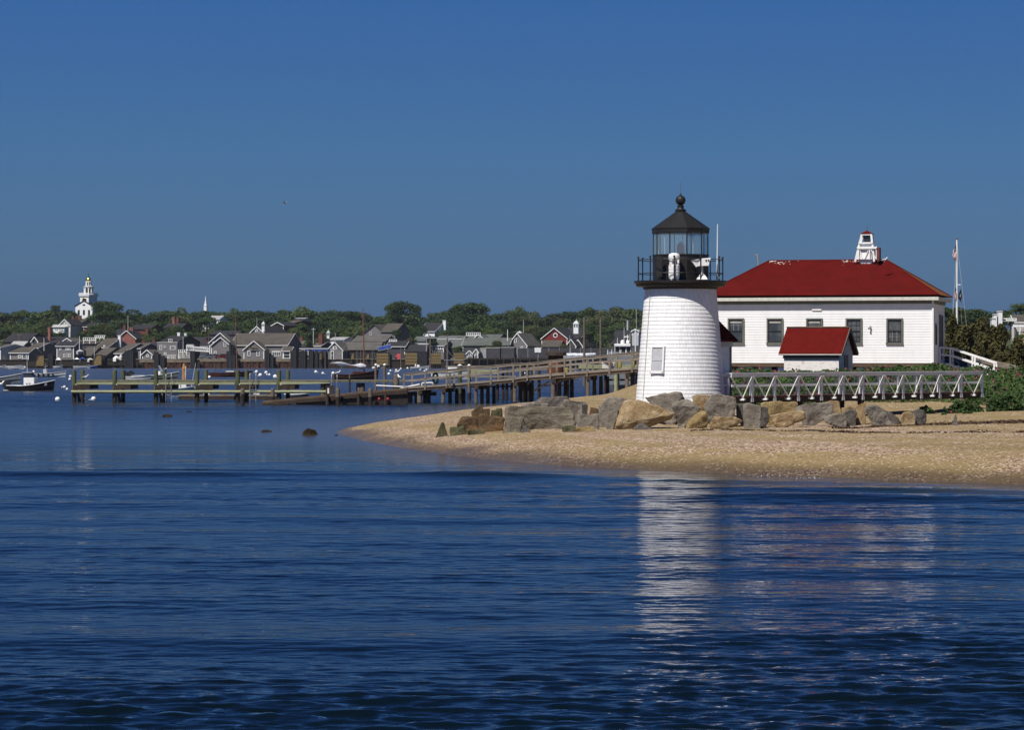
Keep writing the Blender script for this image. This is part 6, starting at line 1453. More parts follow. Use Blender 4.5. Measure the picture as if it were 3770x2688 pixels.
def add_window(parent, x, y, z, w, h, trim='white'):
    mb = MB(); f = min(.16, w * .2)
    for dx, dz, ww, hh in ((-w / 2 + f / 2, 0, f, h), (w / 2 - f / 2, 0, f, h), (0, h / 2 - f / 2, w - 2 * f, f), (0, -h / 2 + f / 2, w - 2 * f, f)): mb.box((x + dx, y - .05, z + dz), (ww, .16, hh))
    mb.box((x, y - .04, z), (w - 2 * f, .1, .07))
    wf = mb.build('window', M[trim], parent); mb = MB(); mb.box((x, y - .01, z), (w - 2 * f, .06, h - 2 * f)); mb.build('pane', M['glass'], wf)
def house(name, label, D, x0, x1, yb, ye, yr, ridge='x', yaw=-14, depth=9.0, wall='shingle', roof='roof_gr', wins=(), trim='white', chim=(), over=.35, hidden=3.0, rake=True, cat='house', eave_trim=True, group=None, corner=True):
    """gabled house: front wall spans photo columns x0..x1, foot row yb, eave row ye, ridge row yr; ridge along the front ('x') or away from it ('y')"""
    s = sm(D); ya = rad(yaw); w = (x1 - x0) * s / math.cos(ya); c = P(((x0 + x1) / 2, yb), D)
    t = thing(name, label, cat, (c.x, D, c.z), ya, group); he = (yb - ye) * s; hr = (yb - yr) * s; hw = w / 2
    mb = MB()
    if ridge == 'x':
        mb.add([(-hw, 0, -hidden), (hw, 0, -hidden), (hw, depth, -hidden), (-hw, depth, -hidden), (-hw, 0, he), (hw, 0, he), (hw, depth, he), (-hw, depth, he), (-hw, depth / 2, hr - .05), (hw, depth / 2, hr - .05)],
               [(0, 1, 5, 4), (2, 3, 7, 6), (1, 2, 6, 9, 5), (3, 0, 4, 8, 7)])
    else:
        mb.add([(-hw, 0, -hidden), (hw, 0, -hidden), (hw, depth, -hidden), (-hw, depth, -hidden), (-hw, 0, he), (hw, 0, he), (hw, depth, he), (-hw, depth, he), (0, 0, hr - .05), (0, depth, hr - .05)],
               [(0, 1, 5, 8, 4), (2, 3, 7, 9, 6), (1, 2, 6, 5), (3, 0, 4, 7)])
    mb.build('wall', M[wall], t)
    th = .16; mb = MB(); tm = MB()
    if ridge == 'x':
        sl = (hr - he) / (depth / 2)
        for y0 in (-over, depth + over):
            lo = hr - sl * (depth / 2 + over); mb.prism([(-hw - over, y0, lo), (-hw - over, depth / 2, hr), (-hw - over, depth / 2, hr + th), (-hw - over, y0, lo + th)], (w + 2 * over, 0, 0))
        if rake and trim:
            for x in (-hw - over - .03, hw + over + .03):
                for y0 in (-over, depth + over): tm.bar((x, y0, hr - sl * (depth / 2 + over) + .02), (x, depth / 2, hr + .02), .08, .20)
        if eave_trim and trim: tm.box((0, -over - .03, hr - sl * (depth / 2 + over) - .02), (w + 2 * over, .10, .16))
    else:
        sl = (hr - he) / hw
        for sg in (-1, 1):
            lo = hr - sl * (hw + over); mb.prism([(sg * (hw + over), -over, lo), (0, -over, hr), (0, -over, hr + th), (sg * (hw + over), -over, lo + th)], (0, depth + 2 * over, 0))
        if rake and trim:
            for sg in (-1, 1): tm.bar((sg * (hw + over), -over - .03, hr - sl * (hw + over) + .03), (0, -over - .03, hr + .03), .08, .22)
    rf = mb.build('roof', M[roof], t)
    if tm.v: tm.build('eave_trim', M[trim], rf)
    if trim and corner:
        for sg in (-1, 1): cb = MB(); cb.box((sg * (hw - .05), -.03, he / 2), (.22, .10, he)); cb.build('corner_board', M[trim], t)
    for (wx_, wy_, ww, wh2) in wins: add_window(t, (wx_ - (x0 + x1) / 2) * s / math.cos(ya), -.02, (yb - wy_) * s, ww * s, wh2 * s, trim or 'offwhite')
    for (cx_, ytop, m, wd) in chim:
        wd = .30 + wd * .36
        x = (cx_ - (x0 + x1) / 2) * s; zt = (yb - ytop) * s; y = depth / 2 if ridge == 'x' else depth * .6; zb_ = min(he, zt - 1.5)
        ch = MB(); ch.box((x, y, (zt + zb_) / 2), (wd, wd, zt - zb_)); ch.box((x, y, zt - .12), (wd + .16, wd + .16, .2)); ch.build('chimney', M[m], rf)
    return t
def zwin(z, lst): return [(*z(x, y), w * .3, h * .3) for x, y, w, h in lst]
def H(z, name, label, D, x0, x1, yb, ye, yr, **k):
    k['wins'] = [(z(x, y)[0], z(x, y)[1], w * .29, h * .29) for x, y, w, h in k.get('wins', ())]
    k['chim'] = [(z(x, y)[0], z(x, y)[1], m, wd) for x, y, m, wd in k.get('chim', ())]
    return house(name, label, D, z(x0, 0)[0], z(x1, 0)[0], z(0, yb)[1], z(0, ye)[1], z(0, yr)[1], **k)
# --- far left waterfront
H(za, 'corner_house', 'grey house cut by the frame with a white corner post', 772, -60, 14, 1050, 905, 868, wall='offwhite', roof='roof_gr', depth=10, yaw=-40)
H(za, 'wharf_house', 'small low wharf house with white porch rail and double window', 772, 108, 320, 1058, 958, 905, wall='shingle', roof='roof_br', wins=((220, 1003, 45, 40), (275, 1000, 60, 60)), depth=8)
H(za, 'grey_house', 'grey gabled house with one tall white framed window behind the small wharf house', 782, 318, 425, 1000, 905, 850, wall='shingle', roof='roof_br', wins=((402, 930, 22, 42),), depth=12, yaw=-20)
H(za, 'pale_roof_house', 'low house with a pale whitish roof above the small wharf house', 800, 90, 235, 960, 905, 836, wall='shingle_d', roof='roof_pale', depth=9, trim=None)
H(za, 'long_dark_house', 'long dark slate roofed house at the far left of the town', 824, 30, 300, 930, 838, 742, wall='shingle_d', roof='roof_dk', depth=16, trim=None, chim=((34, 742, 'brick', 1.0), (450, 672, 'pink', 1.3)))
H(za, 'dark_roof_house', 'dark roofed building with a small white edged front gable', 828, 350, 640, 930, 850, 785, wall='shingle_d', roof='roof_dk', depth=14, trim=None)
H(za, 'dormer_gable', 'small white edged gable in front of the dark roofed building', 816, 352, 418, 900, 828, 786, ridge='y', wall='shingle_d', roof='roof_dk', depth=8)
H(za, 'two_storey_house', 'grey two storey shingled house with white trim and grouped windows', 776, 628, 818, 1030, 884, 838, wall='shingle', roof='roof_dk', depth=9, yaw=-6, wins=((668, 916, 24, 42), (736, 916, 22, 42), (756, 916, 22, 42), (776, 916, 22, 42), (713, 992, 24, 44), (750, 990, 22, 46), (774, 990, 22, 46)))
H(za, 'grey_shed', 'small dark shed with a white dormer behind the two storey house', 800, 690, 800, 900, 835, 800, ridge='y', wall='offwhite', roof='roof_gr', depth=8)
H(za, 'dark_shed', 'dark sloping roofed fish shed next to the two storey house', 782, 890, 1010, 1030, 990, 898, wall='shingle_d', roof='roof_br', depth=12, trim=None)
H(za, 'quay_shed', 'dark gabled quay shed behind the tan sloping fender', 778, 1055, 1180, 1060, 988, 908, wall='shingle_d', roof='roof_br', depth=11, yaw=-22, trim=None)
H(za, 'deck_house', 'house carrying a white lattice roof deck', 815, 905, 1065, 920, 860, 838, wall='shingle_d', roof='roof_br', depth=9, trim=None)
H(za, 'grey_gable_house', 'grey house with brown roof and dark end beside the roof deck house', 800, 1060, 1195, 1010, 898, 805, wall='shingle', roof='roof_br', depth=13, yaw=-22, chim=((1215, 765, 'white', 1.6),), wins=((1158, 888, 26, 30),))
H(za, 'brick_gable_house', 'faded pink brick house with white edged gable and tall chimneys', 862, 1300, 1500, 900, 800, 715, ridge='y', yaw=-4, wall='pink', roof='roof_dk', depth=14, chim=((1395, 676, 'pink', 2.6), (1316, 640, 'brick', 1.2), (1570, 672, 'brick', 1.6)), corner=False)
H(za, 'slate_wing', 'dark slate wing behind the faded pink gable', 874, 1250, 1330, 900, 770, 700, wall='pink', roof='roof_dk', depth=12, trim=None, yaw=-8)
H(za, 'slate_house', 'long slate roofed house up the slope right of the pink gable', 880, 1440, 1660, 800, 700, 648, wall='brick', roof='roof_dk', depth=12, trim=None)
H(za, 'dark_gable_house', 'tall dark gable ended shed behind the broad dark dolphin', 784, 1285, 1385, 1030, 950, 856, wall='shingle_d', roof='roof_br', depth=14, yaw=-30)
H(za, 'wing_house', 'grey cottage with a white framed window beside the tall dark gable', 788, 1455, 1560, 1030, 910, 856, wall='shingle', roof='roof_br', depth=10, yaw=-24, wins=((1515, 925, 30, 46),))
H(za, 'quay_cottage', 'tiny low cottage wing joined to the dark gable shed', 780, 1275, 1350, 1010, 965, 925, wall='shingle', roof='roof_br', depth=7)
H(za, 'hill_house', 'white house with balcony and gable up on the slope under the church', 935, 655, 782, 725, 650, 590, ridge='y', yaw=-18, wall='offwhite', roof='roof_dk', depth=10, wins=((705, 632, 16, 30), (727, 632, 16, 30)))
t = H(za, 'sun_porch', 'white flat topped sun porch with red shuttered windows below the slope house', 926, 588, 713, 724, 672, 660, wall='white', roof='offwhite', depth=5, yaw=-8, wins=((612, 697, 16, 28), (632, 697, 16, 28), (663, 697, 16, 28), (685, 697, 16, 28)))
H(za, 'slope_house', 'dark roofed house half hidden by trees beside the white slope house', 950, 768, 905, 690, 625, 600, wall='yellow_wall', roof='roof_br', depth=9, trim=None, chim=((748, 552, 'brick', 1.4), (826, 545, 'brick', 2.0)))
H(za, 'slope_cottage', 'dark cottage with white barge board among trees below the church', 940, 925, 1010, 705, 670, 632, wall='brick', roof='roof_dk', depth=10, yaw=-20)
def railing(parent_label, z, x0, x1, y0, y1, D, label, legs=True, yleg=None):
    a, b = P(z(x0, y0), D), P(z(x1, y1), D); w = b.x - a.x; h = a.z - b.z; t = thing('roof_deck', label, 'roof deck', ((a.x + b.x) / 2, D, b.z), 0, 'white railed roof decks')
    mb = MB(); mb.box((0, 0, h - .06), (w, .12, .12)); mb.box((0, 0, .08), (w, .12, .12))
    mb.box((0, 2.5, h - .06), (w, .12, .12)); mb.build('rail', M['white'], t)
    n = max(3, int(w / .55))
    mb = MB()
    for k in range(n + 1): mb.box((-w / 2 + k * w / n, 0, h / 2), (.20, .06, h))
    mb.build('balusters', M['white'], t)
    mb = MB(); mb.box((0, 1.25, -.06), (w + .2, 2.7, .14)); mb.build('deck', M['offwhite'], t)
    if legs:
        zl_ = -(z(0, yleg)[1] - z(0, y1)[1]) * sm(D)
        for x in (-w / 2 + .1, 0, w / 2 - .1): mb = MB(); mb.box((x, 0, zl_ / 2 - .1), (.2, .2, -zl_)); mb.build('leg', M['white'], t)
railing('', za, 922, 1062, 790, 822, 806, 'wide white latticed roof deck on arched legs', True, 855)
railing('', za, 1052, 1155, 765, 792, 812, 'smaller white roof deck standing higher behind the latticed one', True, 812)
railing('', za, 588, 752, 646, 668, 922, 'white balcony rail round the sun porch roof', False)
railing('', zd, 124, 222, 624, 650, 796, 'small white roof walk on the dark quay building', True, 665)
railing('', zd, 1170, 1358, 532, 575, 822, 'long white roof walk above the greenish long roof', False)
railing('', zr, 1447, 1530, 838, 860, 402, 'white balcony rail high on the far shore house behind the pines', False)
railing('', zb, 580, 690, 765, 800, 772, 'white railed landing at the foot of the gangway', True, 840)
# --- middle waterfront
H(zb, 'cottage', 'grey cottage with chimneys cut by the broad dark dolphin', 796, -40, 90, 850, 755, 682, wall='shingle', roof='roof_br', depth=9, wins=((20, 770, 40, 44),), yaw=-18, chim=((18, 640, 'brick', 1.3),))
H(zb, 'long_cottage', 'long low grey cottage with white eaves behind the small gabled hut', 800, 85, 272, 790, 728, 665, wall='shingle', roof='roof_dk', depth=9, wins=((215, 748, 24, 36),), chim=((170, 620, 'brick', 1.4),))
H(zb, 'gabled_hut', 'small gabled hut on the quay with white barge boards', 772, 88, 222, 890, 828, 770, ridge='y', wall='shingle', roof='roof_gr', depth=6, wins=((160, 850, 30, 34),))
# flat fronted house built up from wall, parapet and rear roof
H(zb, 'slate_block', 'dark slate roofed house with tall white chimney behind the flat fronted house', 790, 318, 560, 800, 668, 578, wall='shingle_d', roof='roof_dk', depth=15, yaw=-20, chim=((428, 530, 'white', 1.5), (530, 540, 'white', 1.0)), wins=((462, 640, 34, 40), (488, 640, 30, 40)), trim=None)
def flat_house(z, name, label, D, x0, x1, yb, yt, wins, wall='shingle', depth=8):
    s = sm(D); a, b = P(z(x0, yb), D), P(z(x1, yt), D); w = b.x - a.x; h = b.z - a.z; t = thing(name, label, 'house', ((a.x + b.x) / 2, D, a.z), rad(-5))
    mb = MB(); mb.box((0, depth / 2, h / 2 - 1.5), (w, depth, h + 3)); mb.build('wall', M[wall], t)
    mb = MB(); mb.box((0, depth / 2, h + .06), (w + .16, depth + .16, .14)); mb.build('roof', M['offwhite'], t)
    for wx_, wy_, ww, wh2 in wins: p = z(wx_, wy_); add_window(t, (p[0] - z((x0 + x1) / 2, 0)[0]) * s, -.02, (z(0, yb)[1] - p[1]) * s, ww * .28 * s, wh2 * .28 * s)
    return t
flat_house(zb, 'flat_fronted_house', 'grey flat fronted shingled house with one wide picture window', 774, 288, 565, 842, 668, ((340, 738, 34, 62), (392, 727, 22, 32), (503, 743, 72, 50), (400, 825, 34, 40)))
H(zb, 'dark_long_house', 'long dark slate roof between flat fronted house and grey twin gable', 836, 640, 870, 800, 690, 598, wall='shingle_d', roof='roof_dk', depth=14, trim=None)
H(zb, 'brick_chimney_house', 'dark house with a square brick chimney left of the grey twin gable', 820, 830, 975, 800, 720, 660, wall='shingle_d', roof='roof_dk', depth=9, chim=((888, 635, 'brick', 2.0),), wins=((945, 728, 70, 20),))
H(zb, 'slope_roof_house', 'grey hipped roof showing above the grey twin gable', 860, 990, 1360, 640, 560, 510, wall='shingle_d', roof='roof_dk', depth=12, trim=None)
# gangway with white trusses
gw_ = thing('gangway', 'white trussed gangway sloping toward the grey twin gable', 'gangway', (*P(zb(840, 740), 771).xy, 0)); G0 = Vector(gw_.location)
for y0, y1, yy in ((715, 752, 0), (772, 792, 0), (715, 752, 1.6), (772, 792, 1.6)):
    a, b = P(zb(685, y0), 771), P(zb(1000, y1), 771); mb = MB(); mb.bar(a + Vector((0, yy, 0)), b + Vector((0, yy, 0)), .14, .26); mb.build('rail', M['white'], gw_, G0)
for k in range(12):
    f, f2 = k / 12, (k + .5) / 12; x0, x1 = 685 + 315 * f, 685 + 315 * (k + 1) / 12
    a, b = P(zb(x0, 715 + 37 * f), 771), P(zb((x0 + x1) / 2, 772 + 20 * f2), 771); c = P(zb(x1, 715 + 37 * (k + 1) / 12), 771); mb = MB(); mb.bar(a, b, .10, .10); mb.bar(b, c, .10, .10); mb.build('truss_web', M['white'], gw_, G0)
for y in (700, 715):
    a, b = P(zb(685, y), 774), P(zb(790, y), 774); mb = MB(); mb.box(((a.x + b.x) / 2, 774, a.z), (b.x - a.x, .2, .18)); mb.build('head_frame', M['white'], gw_, G0)
for x in (690, 785): a, b = P(zb(x, 698), 774), P(zb(x, 880), 774); mb = MB(); mb.box((a.x, 774, (a.z + b.z) / 2), (.2, .2, a.z - b.z)); mb.build('frame_post', M['white'], gw_, G0)
# white post-and-rail clutter on the quay: individual small white kiosks of stacked gear
for x, y0, y1, lab in ((455, 835, 888, 'white railed crate pen on the quay below the picture window'), (515, 832, 892, 'white railed pen with dark barrels on the quay'), (600, 815, 892, 'stack of white fish boxes on the quay beneath the gangway'), (655, 820, 890, 'tallest heap of white gear on the quay'), (705, 800, 888, 'white framed gear rack beside the dark dolphin')):
    a, b = P(zb(x - 26, y0), 768), P(zb(x + 26, y1), 768); t = thing('gear_pen', lab, 'rack', ((a.x + b.x) / 2, 768, b.z), 0, 'white gear pens on the quay'); w, h = b.x - a.x, a.z - b.z; r = np.random.default_rng(int(x))
    for zz_ in (.2, .55, .95): mb = MB(); mb.box((0, 0, h * zz_), (w, .08, .12)); mb.build('rail', M['offwhite'], t)
    for k in range(4): mb = MB(); mb.box((-w / 2 + k * w / 3, 0, h / 2), (.12, .12, h)); mb.build('post', M['offwhite'], t)
    for k in range(3): mb = MB(); mb.box((r.uniform(-w * .35, w * .35), .8, h * .3), (.7, .6, h * .6), r.uniform(0, 1)); mb.build('crate', M[['white', 'panel', 'wood_d'][k]], t)
# big grey ferry terminal group
H(zb, 'terminal_gable', 'tall left half of the grey twin gabled quay building', 784, 1000, 1290, 850, 668, 540, ridge='y', yaw=-4, depth=8, wins=((1060, 692, 34, 66),))
H(zb, 'front_gable', 'lower front gable of the grey twin gabled quay building', 777, 1025, 1275, 850, 745 - 40, 603, ridge='y', yaw=-4, depth=8, wins=((1212, 692, 34, 66), (1078, 810, 34, 44)))
H(zb, 'long_hall', 'long grey shingled quay hall with a broad brown roof', 786, 1290, 2060, 892, 702, 545, yaw=-10, depth=16, roof='roof_br', wins=((1355, 720, 26, 26), (1352, 800, 34, 30), (1920, 818, 22, 50)))
H(zb, 'sign_gable', 'grey front gable with gilded sign on the long quay hall', 776, 1466, 1742, 892, 765, 650, ridge='y', yaw=-5, depth=8, roof='roof_br', wins=((1538, 818, 38, 66), (1662, 818, 38, 66)))
sg_ = P(zb(1602, 744), 775.4); t = thing('carved_sign', 'long dark carved sign with gilded scroll ends over two windows', 'sign', (sg_.x, sg_.y, sg_.z), rad(-5)); s = sm(775) * .271
mb = MB(); mb.box((0, 0, 0), (105 * s, .12, 20 * s)); mb.build('board', M['wood_d'], t)
for sgn in (-1, 1): mb = MB(); mb.add([(sgn * 52 * s, -.05, 12 * s), (sgn * 75 * s, -.05, 0), (sgn * 52 * s, -.05, -12 * s), (sgn * 60 * s, .06, 0)], [(0, 1, 2), (0, 3, 1), (1, 3, 2)]); mb.build('scroll', M['gold'], t)
for k in range(7): mb = MB(); mb.box((-42 * s + k * 14 * s, -.08, 0), (6 * s, .05, 7 * s)); mb.build('gilt_mark', M['gold'], t)
mb = MB(); mb.bar((-38 * s, -.02, 26 * s), (0, -.02, 42 * s), .10, .10); mb.bar((0, -.02, 42 * s), (38 * s, -.02, 26 * s), .10, .10); mb.build('crest', M['wood_b'], t)
H(zc, 'porch_wing', 'lean porch wing with heavy white trim at the end of the long hall', 779, 338, 440, 890, 780, 728, yaw=-6, depth=6, roof='roof_br', wall='shingle', wins=((390, 838, 86, 90),))
w4 = P(zc(247, 818), 777.0); t = thing('shop_window', 'strip of four white framed windows on the long hall', 'window bay', (w4.x, w4.y, w4.z), rad(-10)); s = sm(777) * .271
mb = MB(); mb.box((0, .25, 0), (118 * s, .5, 66 * s)); mb.build('surround', M['white'], t)
for k in range(4): mb = MB(); mb.box((-42 * s + 28 * s * k, -.02, -2 * s), (20 * s, .06, 46 * s)); mb.build('pane', M['glass'], t)
H(zb, 'cupola_house', 'grey gable house with small white cupola behind the long hall', 850, 1545, 1750, 640, 545, 450, ridge='y', yaw=-22, depth=16, roof='roof_dk', wins=((1638, 500, 34, 40),))
def cupola(z, x, y0, y1, w, D, label, dome=False, glazed=True):
    a, b = P(z(x, y0), D), P(z(x, y1), D); h = a.z - b.z; t = thing('cupola', label, 'cupola', (a.x, D, b.z), rad(-14), 'white roof cupolas of the town'); ww = w * sm(D)
    mb = MB(); mb.box((0, 0, h * .28 - .6), (ww, ww, h * .56 + 1.2)); mb.box((0, 0, h * .56), (ww * 1.2, ww * 1.2, .15)); mb.build('body', M['white'], t)
    for sx__ in (-.24, .24): mb = MB(); mb.box((sx__ * ww, -ww / 2 - .01, h * .36), (ww * .26, .06, h * .26)); mb.build('opening', M['glass'], t)
    mb = MB(); mb.lathe([(ww * .82, h * .57), (ww * .45, h * .76), (.05, h * .9)], 8 if dome else 4, off=rad(45)); mb.tube((0, 0, h * .85), (0, 0, h * 1.05), .05, .03, 6); mb.build('cap', M['panel'], t)
cupola(zb, 1735, 372, 470, 38 * .271, 846, 'small white cupola on the gable house behind the long hall')
cupola(zc, 956, 490, 605, 36 * .271, 836, 'slim white domed belfry standing alone among brown shrubs', True)
cupola(ze, 668, 285, 405, 55 * .332, 846, 'white octagonal looking cupola on the roof beside the red gable')
cupola(ze, 40, 412, 470, 48 * .332, 838, 'short white roof lantern on the house left of the red gable')
H(zc, 'red_gable_house', 'little dark red gable peeking over the long hall roof', 880, 188, 350, 520, 438, 396, ridge='y', wall='redwall', roof='roof_dk', depth=12, yaw=-18)
H(zc, 'brick_house', 'red brick house with dark roof among trees above the long hall', 900, 345, 470, 470, 415, 368, wall='brick', roof='roof_br', depth=12, yaw=-32, chim=((425, 355, 'brick', 2.0),), trim=None)
H(zc, 'pale_block', 'pale flat block far up among the trees', 960, 512, 640, 385, 345, 336, wall='offwhite', roof='roof_pale', depth=6, trim=None)
H(zc, 'grey_cottage', 'small grey roofed cottage right of the long hall end', 806, 540, 640, 800, 720, 650, wall='shingle', roof='roof_gr', depth=9, trim=None, chim=((524, 585, 'brick', 1.6), (800, 540, 'brick', 2.4)))
H(zc, 'shrub_cottage', 'little dark gabled cottage half hidden behind shrubs', 808, 775, 850, 760, 715, 660, wall='shingle_d', roof='roof_gr', depth=8, yaw=-24)
H(zc, 'low_white_house', 'low house with white wall and roofline beyond the domed belfry', 842, 985, 1170, 680, 625, 600, wall='white', roof='roof_pale', depth=9)
# boat shed over the ferry slip
H(zc, 'boat_shed', 'long open boat shed with pale gable window over the ferry slip', 788, 1145, 1640, 900, 768, 668, wall='slate_pile', roof='roof_gr', depth=13, yaw=-5, trim=None)
H(zc, 'boat_shed_gable', 'grey white edged gable end of the open boat shed', 783, 940, 1148, 900, 770, 664, ridge='y', wall='shingle', roof='roof_gr', depth=10, yaw=-12, wins=((1002, 743, 44, 44), (1046, 743, 44, 44), (1010, 842, 40, 110)))
# gantry beam over the slip
a, b = P(zc(560, 752), TD - 2), P(zc(960, 752), TD - 2); t = thing('gantry_beam', 'white gantry beam with blue cover spanning the slip dolphins', 'gantry', ((a.x + b.x) / 2, TD - 2, a.z)); w = b.x - a.x
mb = MB(); mb.box((0, 0, 0), (w, .7, .32)); mb.build('beam', M['panel'], t)
mb = MB(); mb.box((w * .1, -.1, -.45), (w * .75, .3, .55)); mb.build('blue_cover', M['blue'], t)
for x in (-.46, -.18, .08, .3): mb = MB(); mb.box((w * x, -.2, -1.2), (.5, .4, 1.3)); mb.build('hanger', M['offwhite'], t)
a = P(zc(1720, 735), TD - 4); t = thing('blue_frame', 'tilted blue panelled frame raised above the first boarded fender', 'frame', (a.x, a.y, a.z)); s = sm(TD) * .271
for k in range(3): mb = MB(); M3 = Matrix.Rotation(rad(12), 3, 'Y').inverted(); mb.box(M3 @ Vector(((-58 + 58 * k) * s, 0, 0)), (54 * s, .2, 42 * s), 0, 0, M3); mb.build('panel', M['blue'], t)
mb = MB(); mb.box(M3 @ Vector((0, .1, -26 * s)), (185 * s, .3, 9 * s), 0, 0, M3); mb.box(M3 @ Vector((0, .1, 24 * s)), (185 * s, .3, 5 * s), 0, 0, M3); mb.build('edge', M['panel'], t)
mb = MB(); mb.bar((-30 * s, .5, -28 * s), (-20 * s, .5, -75 * s), .25, .25); mb.bar((40 * s, .5, -20 * s), (30 * s, .5, -75 * s), .25, .25); mb.build('stand', M['steel'], t)
# --- houses behind the slip to the right
H(zc, 'big_gable_house', 'broad pale grey gable house high above the boat shed', 850, 1385, 1780, 640, 580, 425, ridge='y', yaw=-10, wall='shingle', roof='roof_br', depth=18, trim=None, wins=((1532, 548, 26, 44),))
H(zc, 'long_grey_roof', 'long pale grey roof below the broad grey gable', 832, 1280, 1725, 690, 655, 582, wall='shingle', roof='roof_gr', depth=12, trim=None)
H(zd, 'ridge_house', 'brown roofed house joined beside the broad grey gable', 846, 10, 205, 620, 525, 412, wall='shingle', roof='roof_br', depth=13, trim=None, yaw=-18)
H(zd, 'slate_mansion', 'long dark slate roof with white chimney and white wall below', 880, 525, 738, 600, 515, 402, wall='white', roof='roof_dk', depth=14, yaw=-20, chim=((780, 364, 'white', 2.0),), wins=((600, 560, 20, 40), (660, 560, 20, 40)))
H(zd, 'dark_quay_building', 'dark brown roofed quay building carrying a small white roof walk', 792, 95, 335, 830, 720, 648, wall='shingle_d', roof='roof_dk', depth=10, yaw=-8, chim=((345, 628, 'brick', 1.2),))
H(zd, 'black_roof_house', 'low black roofed house with long white ridge board', 790, 335, 618, 860, 790, 705, wall='shingle_d', roof='roof_dk', depth=10, yaw=-6, trim=None)
H(zd, 'pale_eave_house', 'grey house with white flat eave behind the low black roof', 806, 385, 640, 730, 700, 684, wall='shingle', roof='roof_pale', depth=6, trim=None)
H(zd, 'green_roof_house', 'greenish roofed house with a three light white dormer', 800, 705, 862, 800, 710, 640, wall='shingle', roof='roof_grn', depth=9, yaw=-16, wins=((772, 738, 34, 44), (805, 738, 34, 44), (838, 738, 34, 44)))
H(zd, 'green_gable_house', 'greenish roofed house beside the pole gantry with dark gable end', 804, 905, 1095, 800, 738, 640, wall='shingle_d', roof='roof_grn', depth=10, yaw=-18, trim=None)
H(zd, 'flat_green_roof', 'low greenish roof behind the pole gantry', 826, 780, 1110, 660, 620, 580, wall='shingle', roof='roof_grn', depth=8)
H(zd, 'pale_roof_hall', 'pale green grey roof low behind the tan fenders', 812, 450, 600, 700, 650, 590, wall='shingle', roof='roof_grn', depth=9, trim=None)
H(zd, 'long_green_hall', 'long greenish grey roofed hall left of the red gable', 802, 1120, 1745, 800, 708, 610, wall='shingle_d', roof='roof_grn', depth=13, yaw=-7, eave_trim=False)
H(zd, 'upper_green_hall', 'upper greenish roof with small gable above the long hall', 830, 1150, 1600, 700, 635, 562, wall='shingle', roof='roof_grn', depth=10, trim=None)
H(zd, 'gable_dormer', 'grey gable with half round window on the upper greenish roof', 822, 1262, 1408, 680, 618, 562, ridge='y', wall='shingle', roof='roof_grn', depth=8, wins=((1345, 600, 26, 26),))
for x0, x1, y0, yb, lab in ((1178, 1248, 780, 880, 'left one of the two tiny white trimmed quay huts'), (1278, 1328, 758, 882, 'taller one of the two tiny white trimmed quay huts')):
    H(zd, 'quay_hut', lab, 772, x0, x1, yb, y0 + 34, y0, ridge='y', wall='shingle', roof='roof_gr', depth=4, yaw=-10, wins=(((x0 + x1) / 2, y0 + 55, 30, 50),), group='tiny quay huts')
for x0, x1, yt, yb, m, lab in ((1360, 1440, 750, 855, 'roof_pale', 'pale storage container at the end of the quay huts'), (1440, 1625, 742, 865, 'shingle_d', 'dark blue grey warehouse wall facing the harbour'), (1640, 1820, 738, 820, 'shingle_d', 'dark warehouse with white door edge nearest the grey gable house')):
    t = flat_house(zd, 'warehouse', lab, 776, x0, x1, yb, yt, (), wall=m, depth=7)
H(zd, 'white_edge_house', 'grey gable house with white barge boards left of the red gable', 806, 1735, 1990, 850, 705, 545, ridge='y', yaw=-16, wall='shingle', roof='roof_gr', depth=15, wins=((1838, 640, 30, 60), (1925, 745, 30, 46)))
H(ze, 'red_gable_barn', 'barn red gable with round white wreath window and white edges', 842, 285, 565, 640, 500, 386, ridge='y', yaw=-16, wall='redwall', roof='roof_dk', depth=16)
wv = P(ze(435, 466), 839.2); t = thing('round_window', 'round white wreath window high in the barn red gable', 'window', (wv.x, wv.y, wv.z), rad(-16))
mb = MB(); n = 20; pp = [(.62 * math.cos(2 * PI * k / n), 0, .62 * math.sin(2 * PI * k / n)) for k in range(n + 1)]; mb.path(pp, .13, 8); mb.build('ring', M['white'], t); mb = MB(); mb.tube((0, -.05, 0), (0, .1, 0), .55, .55, 18); mb.build('pane', M['glass'], t)
H(ze, 'slate_barn', 'dark slate roofed barn with white slanted edge beside the red gable', 850, 475, 690, 640, 510, 380, yaw=-26, wall='shingle_d', roof='roof_dk', depth=17, eave_trim=False)
H(ze, 'brown_lean_to', 'brown low roof in front of the barn red gable', 826, 285, 480, 660, 590, 525, wall='shingle_d', roof='roof_br', depth=8, trim=None)
H(ze, 'stepped_shed', 'dark shed with stepped white edges below the slate barn', 820, 560, 660, 650, 580, 510, ridge='y', wall='shingle_d', roof='roof_dk', depth=10, yaw=-20)
H(ze, 'stepped_wing', 'dark shed wing with white edge nearest the bare poles', 824, 640, 735, 650, 580, 515, ridge='y', wall='shingle_d', roof='roof_dk', depth=10, yaw=-20)
H(ze, 'dark_big_roof', 'big dark slate roof behind the patrol boat', 830, 1060, 1420, 640, 560, 410, wall='shingle_d', roof='roof_dk', depth=18, yaw=-12, trim=None)
H(ze, 'little_gable', 'tiny pale gable on the big dark roof beside the lighthouse', 818, 1285, 1355, 470, 420, 396, ridge='y', wall='panel', roof='roof_gr', depth=5)
q0, q1 = P(ze(205, 602), 300), P(ze(275, 655), 300); t = thing('backboard', 'white square board on a post left of the rusty buoy', 'board', ((q0.x + q1.x) / 2, 300, q1.z)); mb = MB(); mb.box((0, 0, (q0.z - q1.z) / 2), (q1.x - q0.x, .1, q0.z - q1.z)); mb.build('board', M['white'], t)
mb = MB(); mb.box((0, .15, -1.1), (.12, .12, 3.6)); mb.build('post', M['pole'], t)
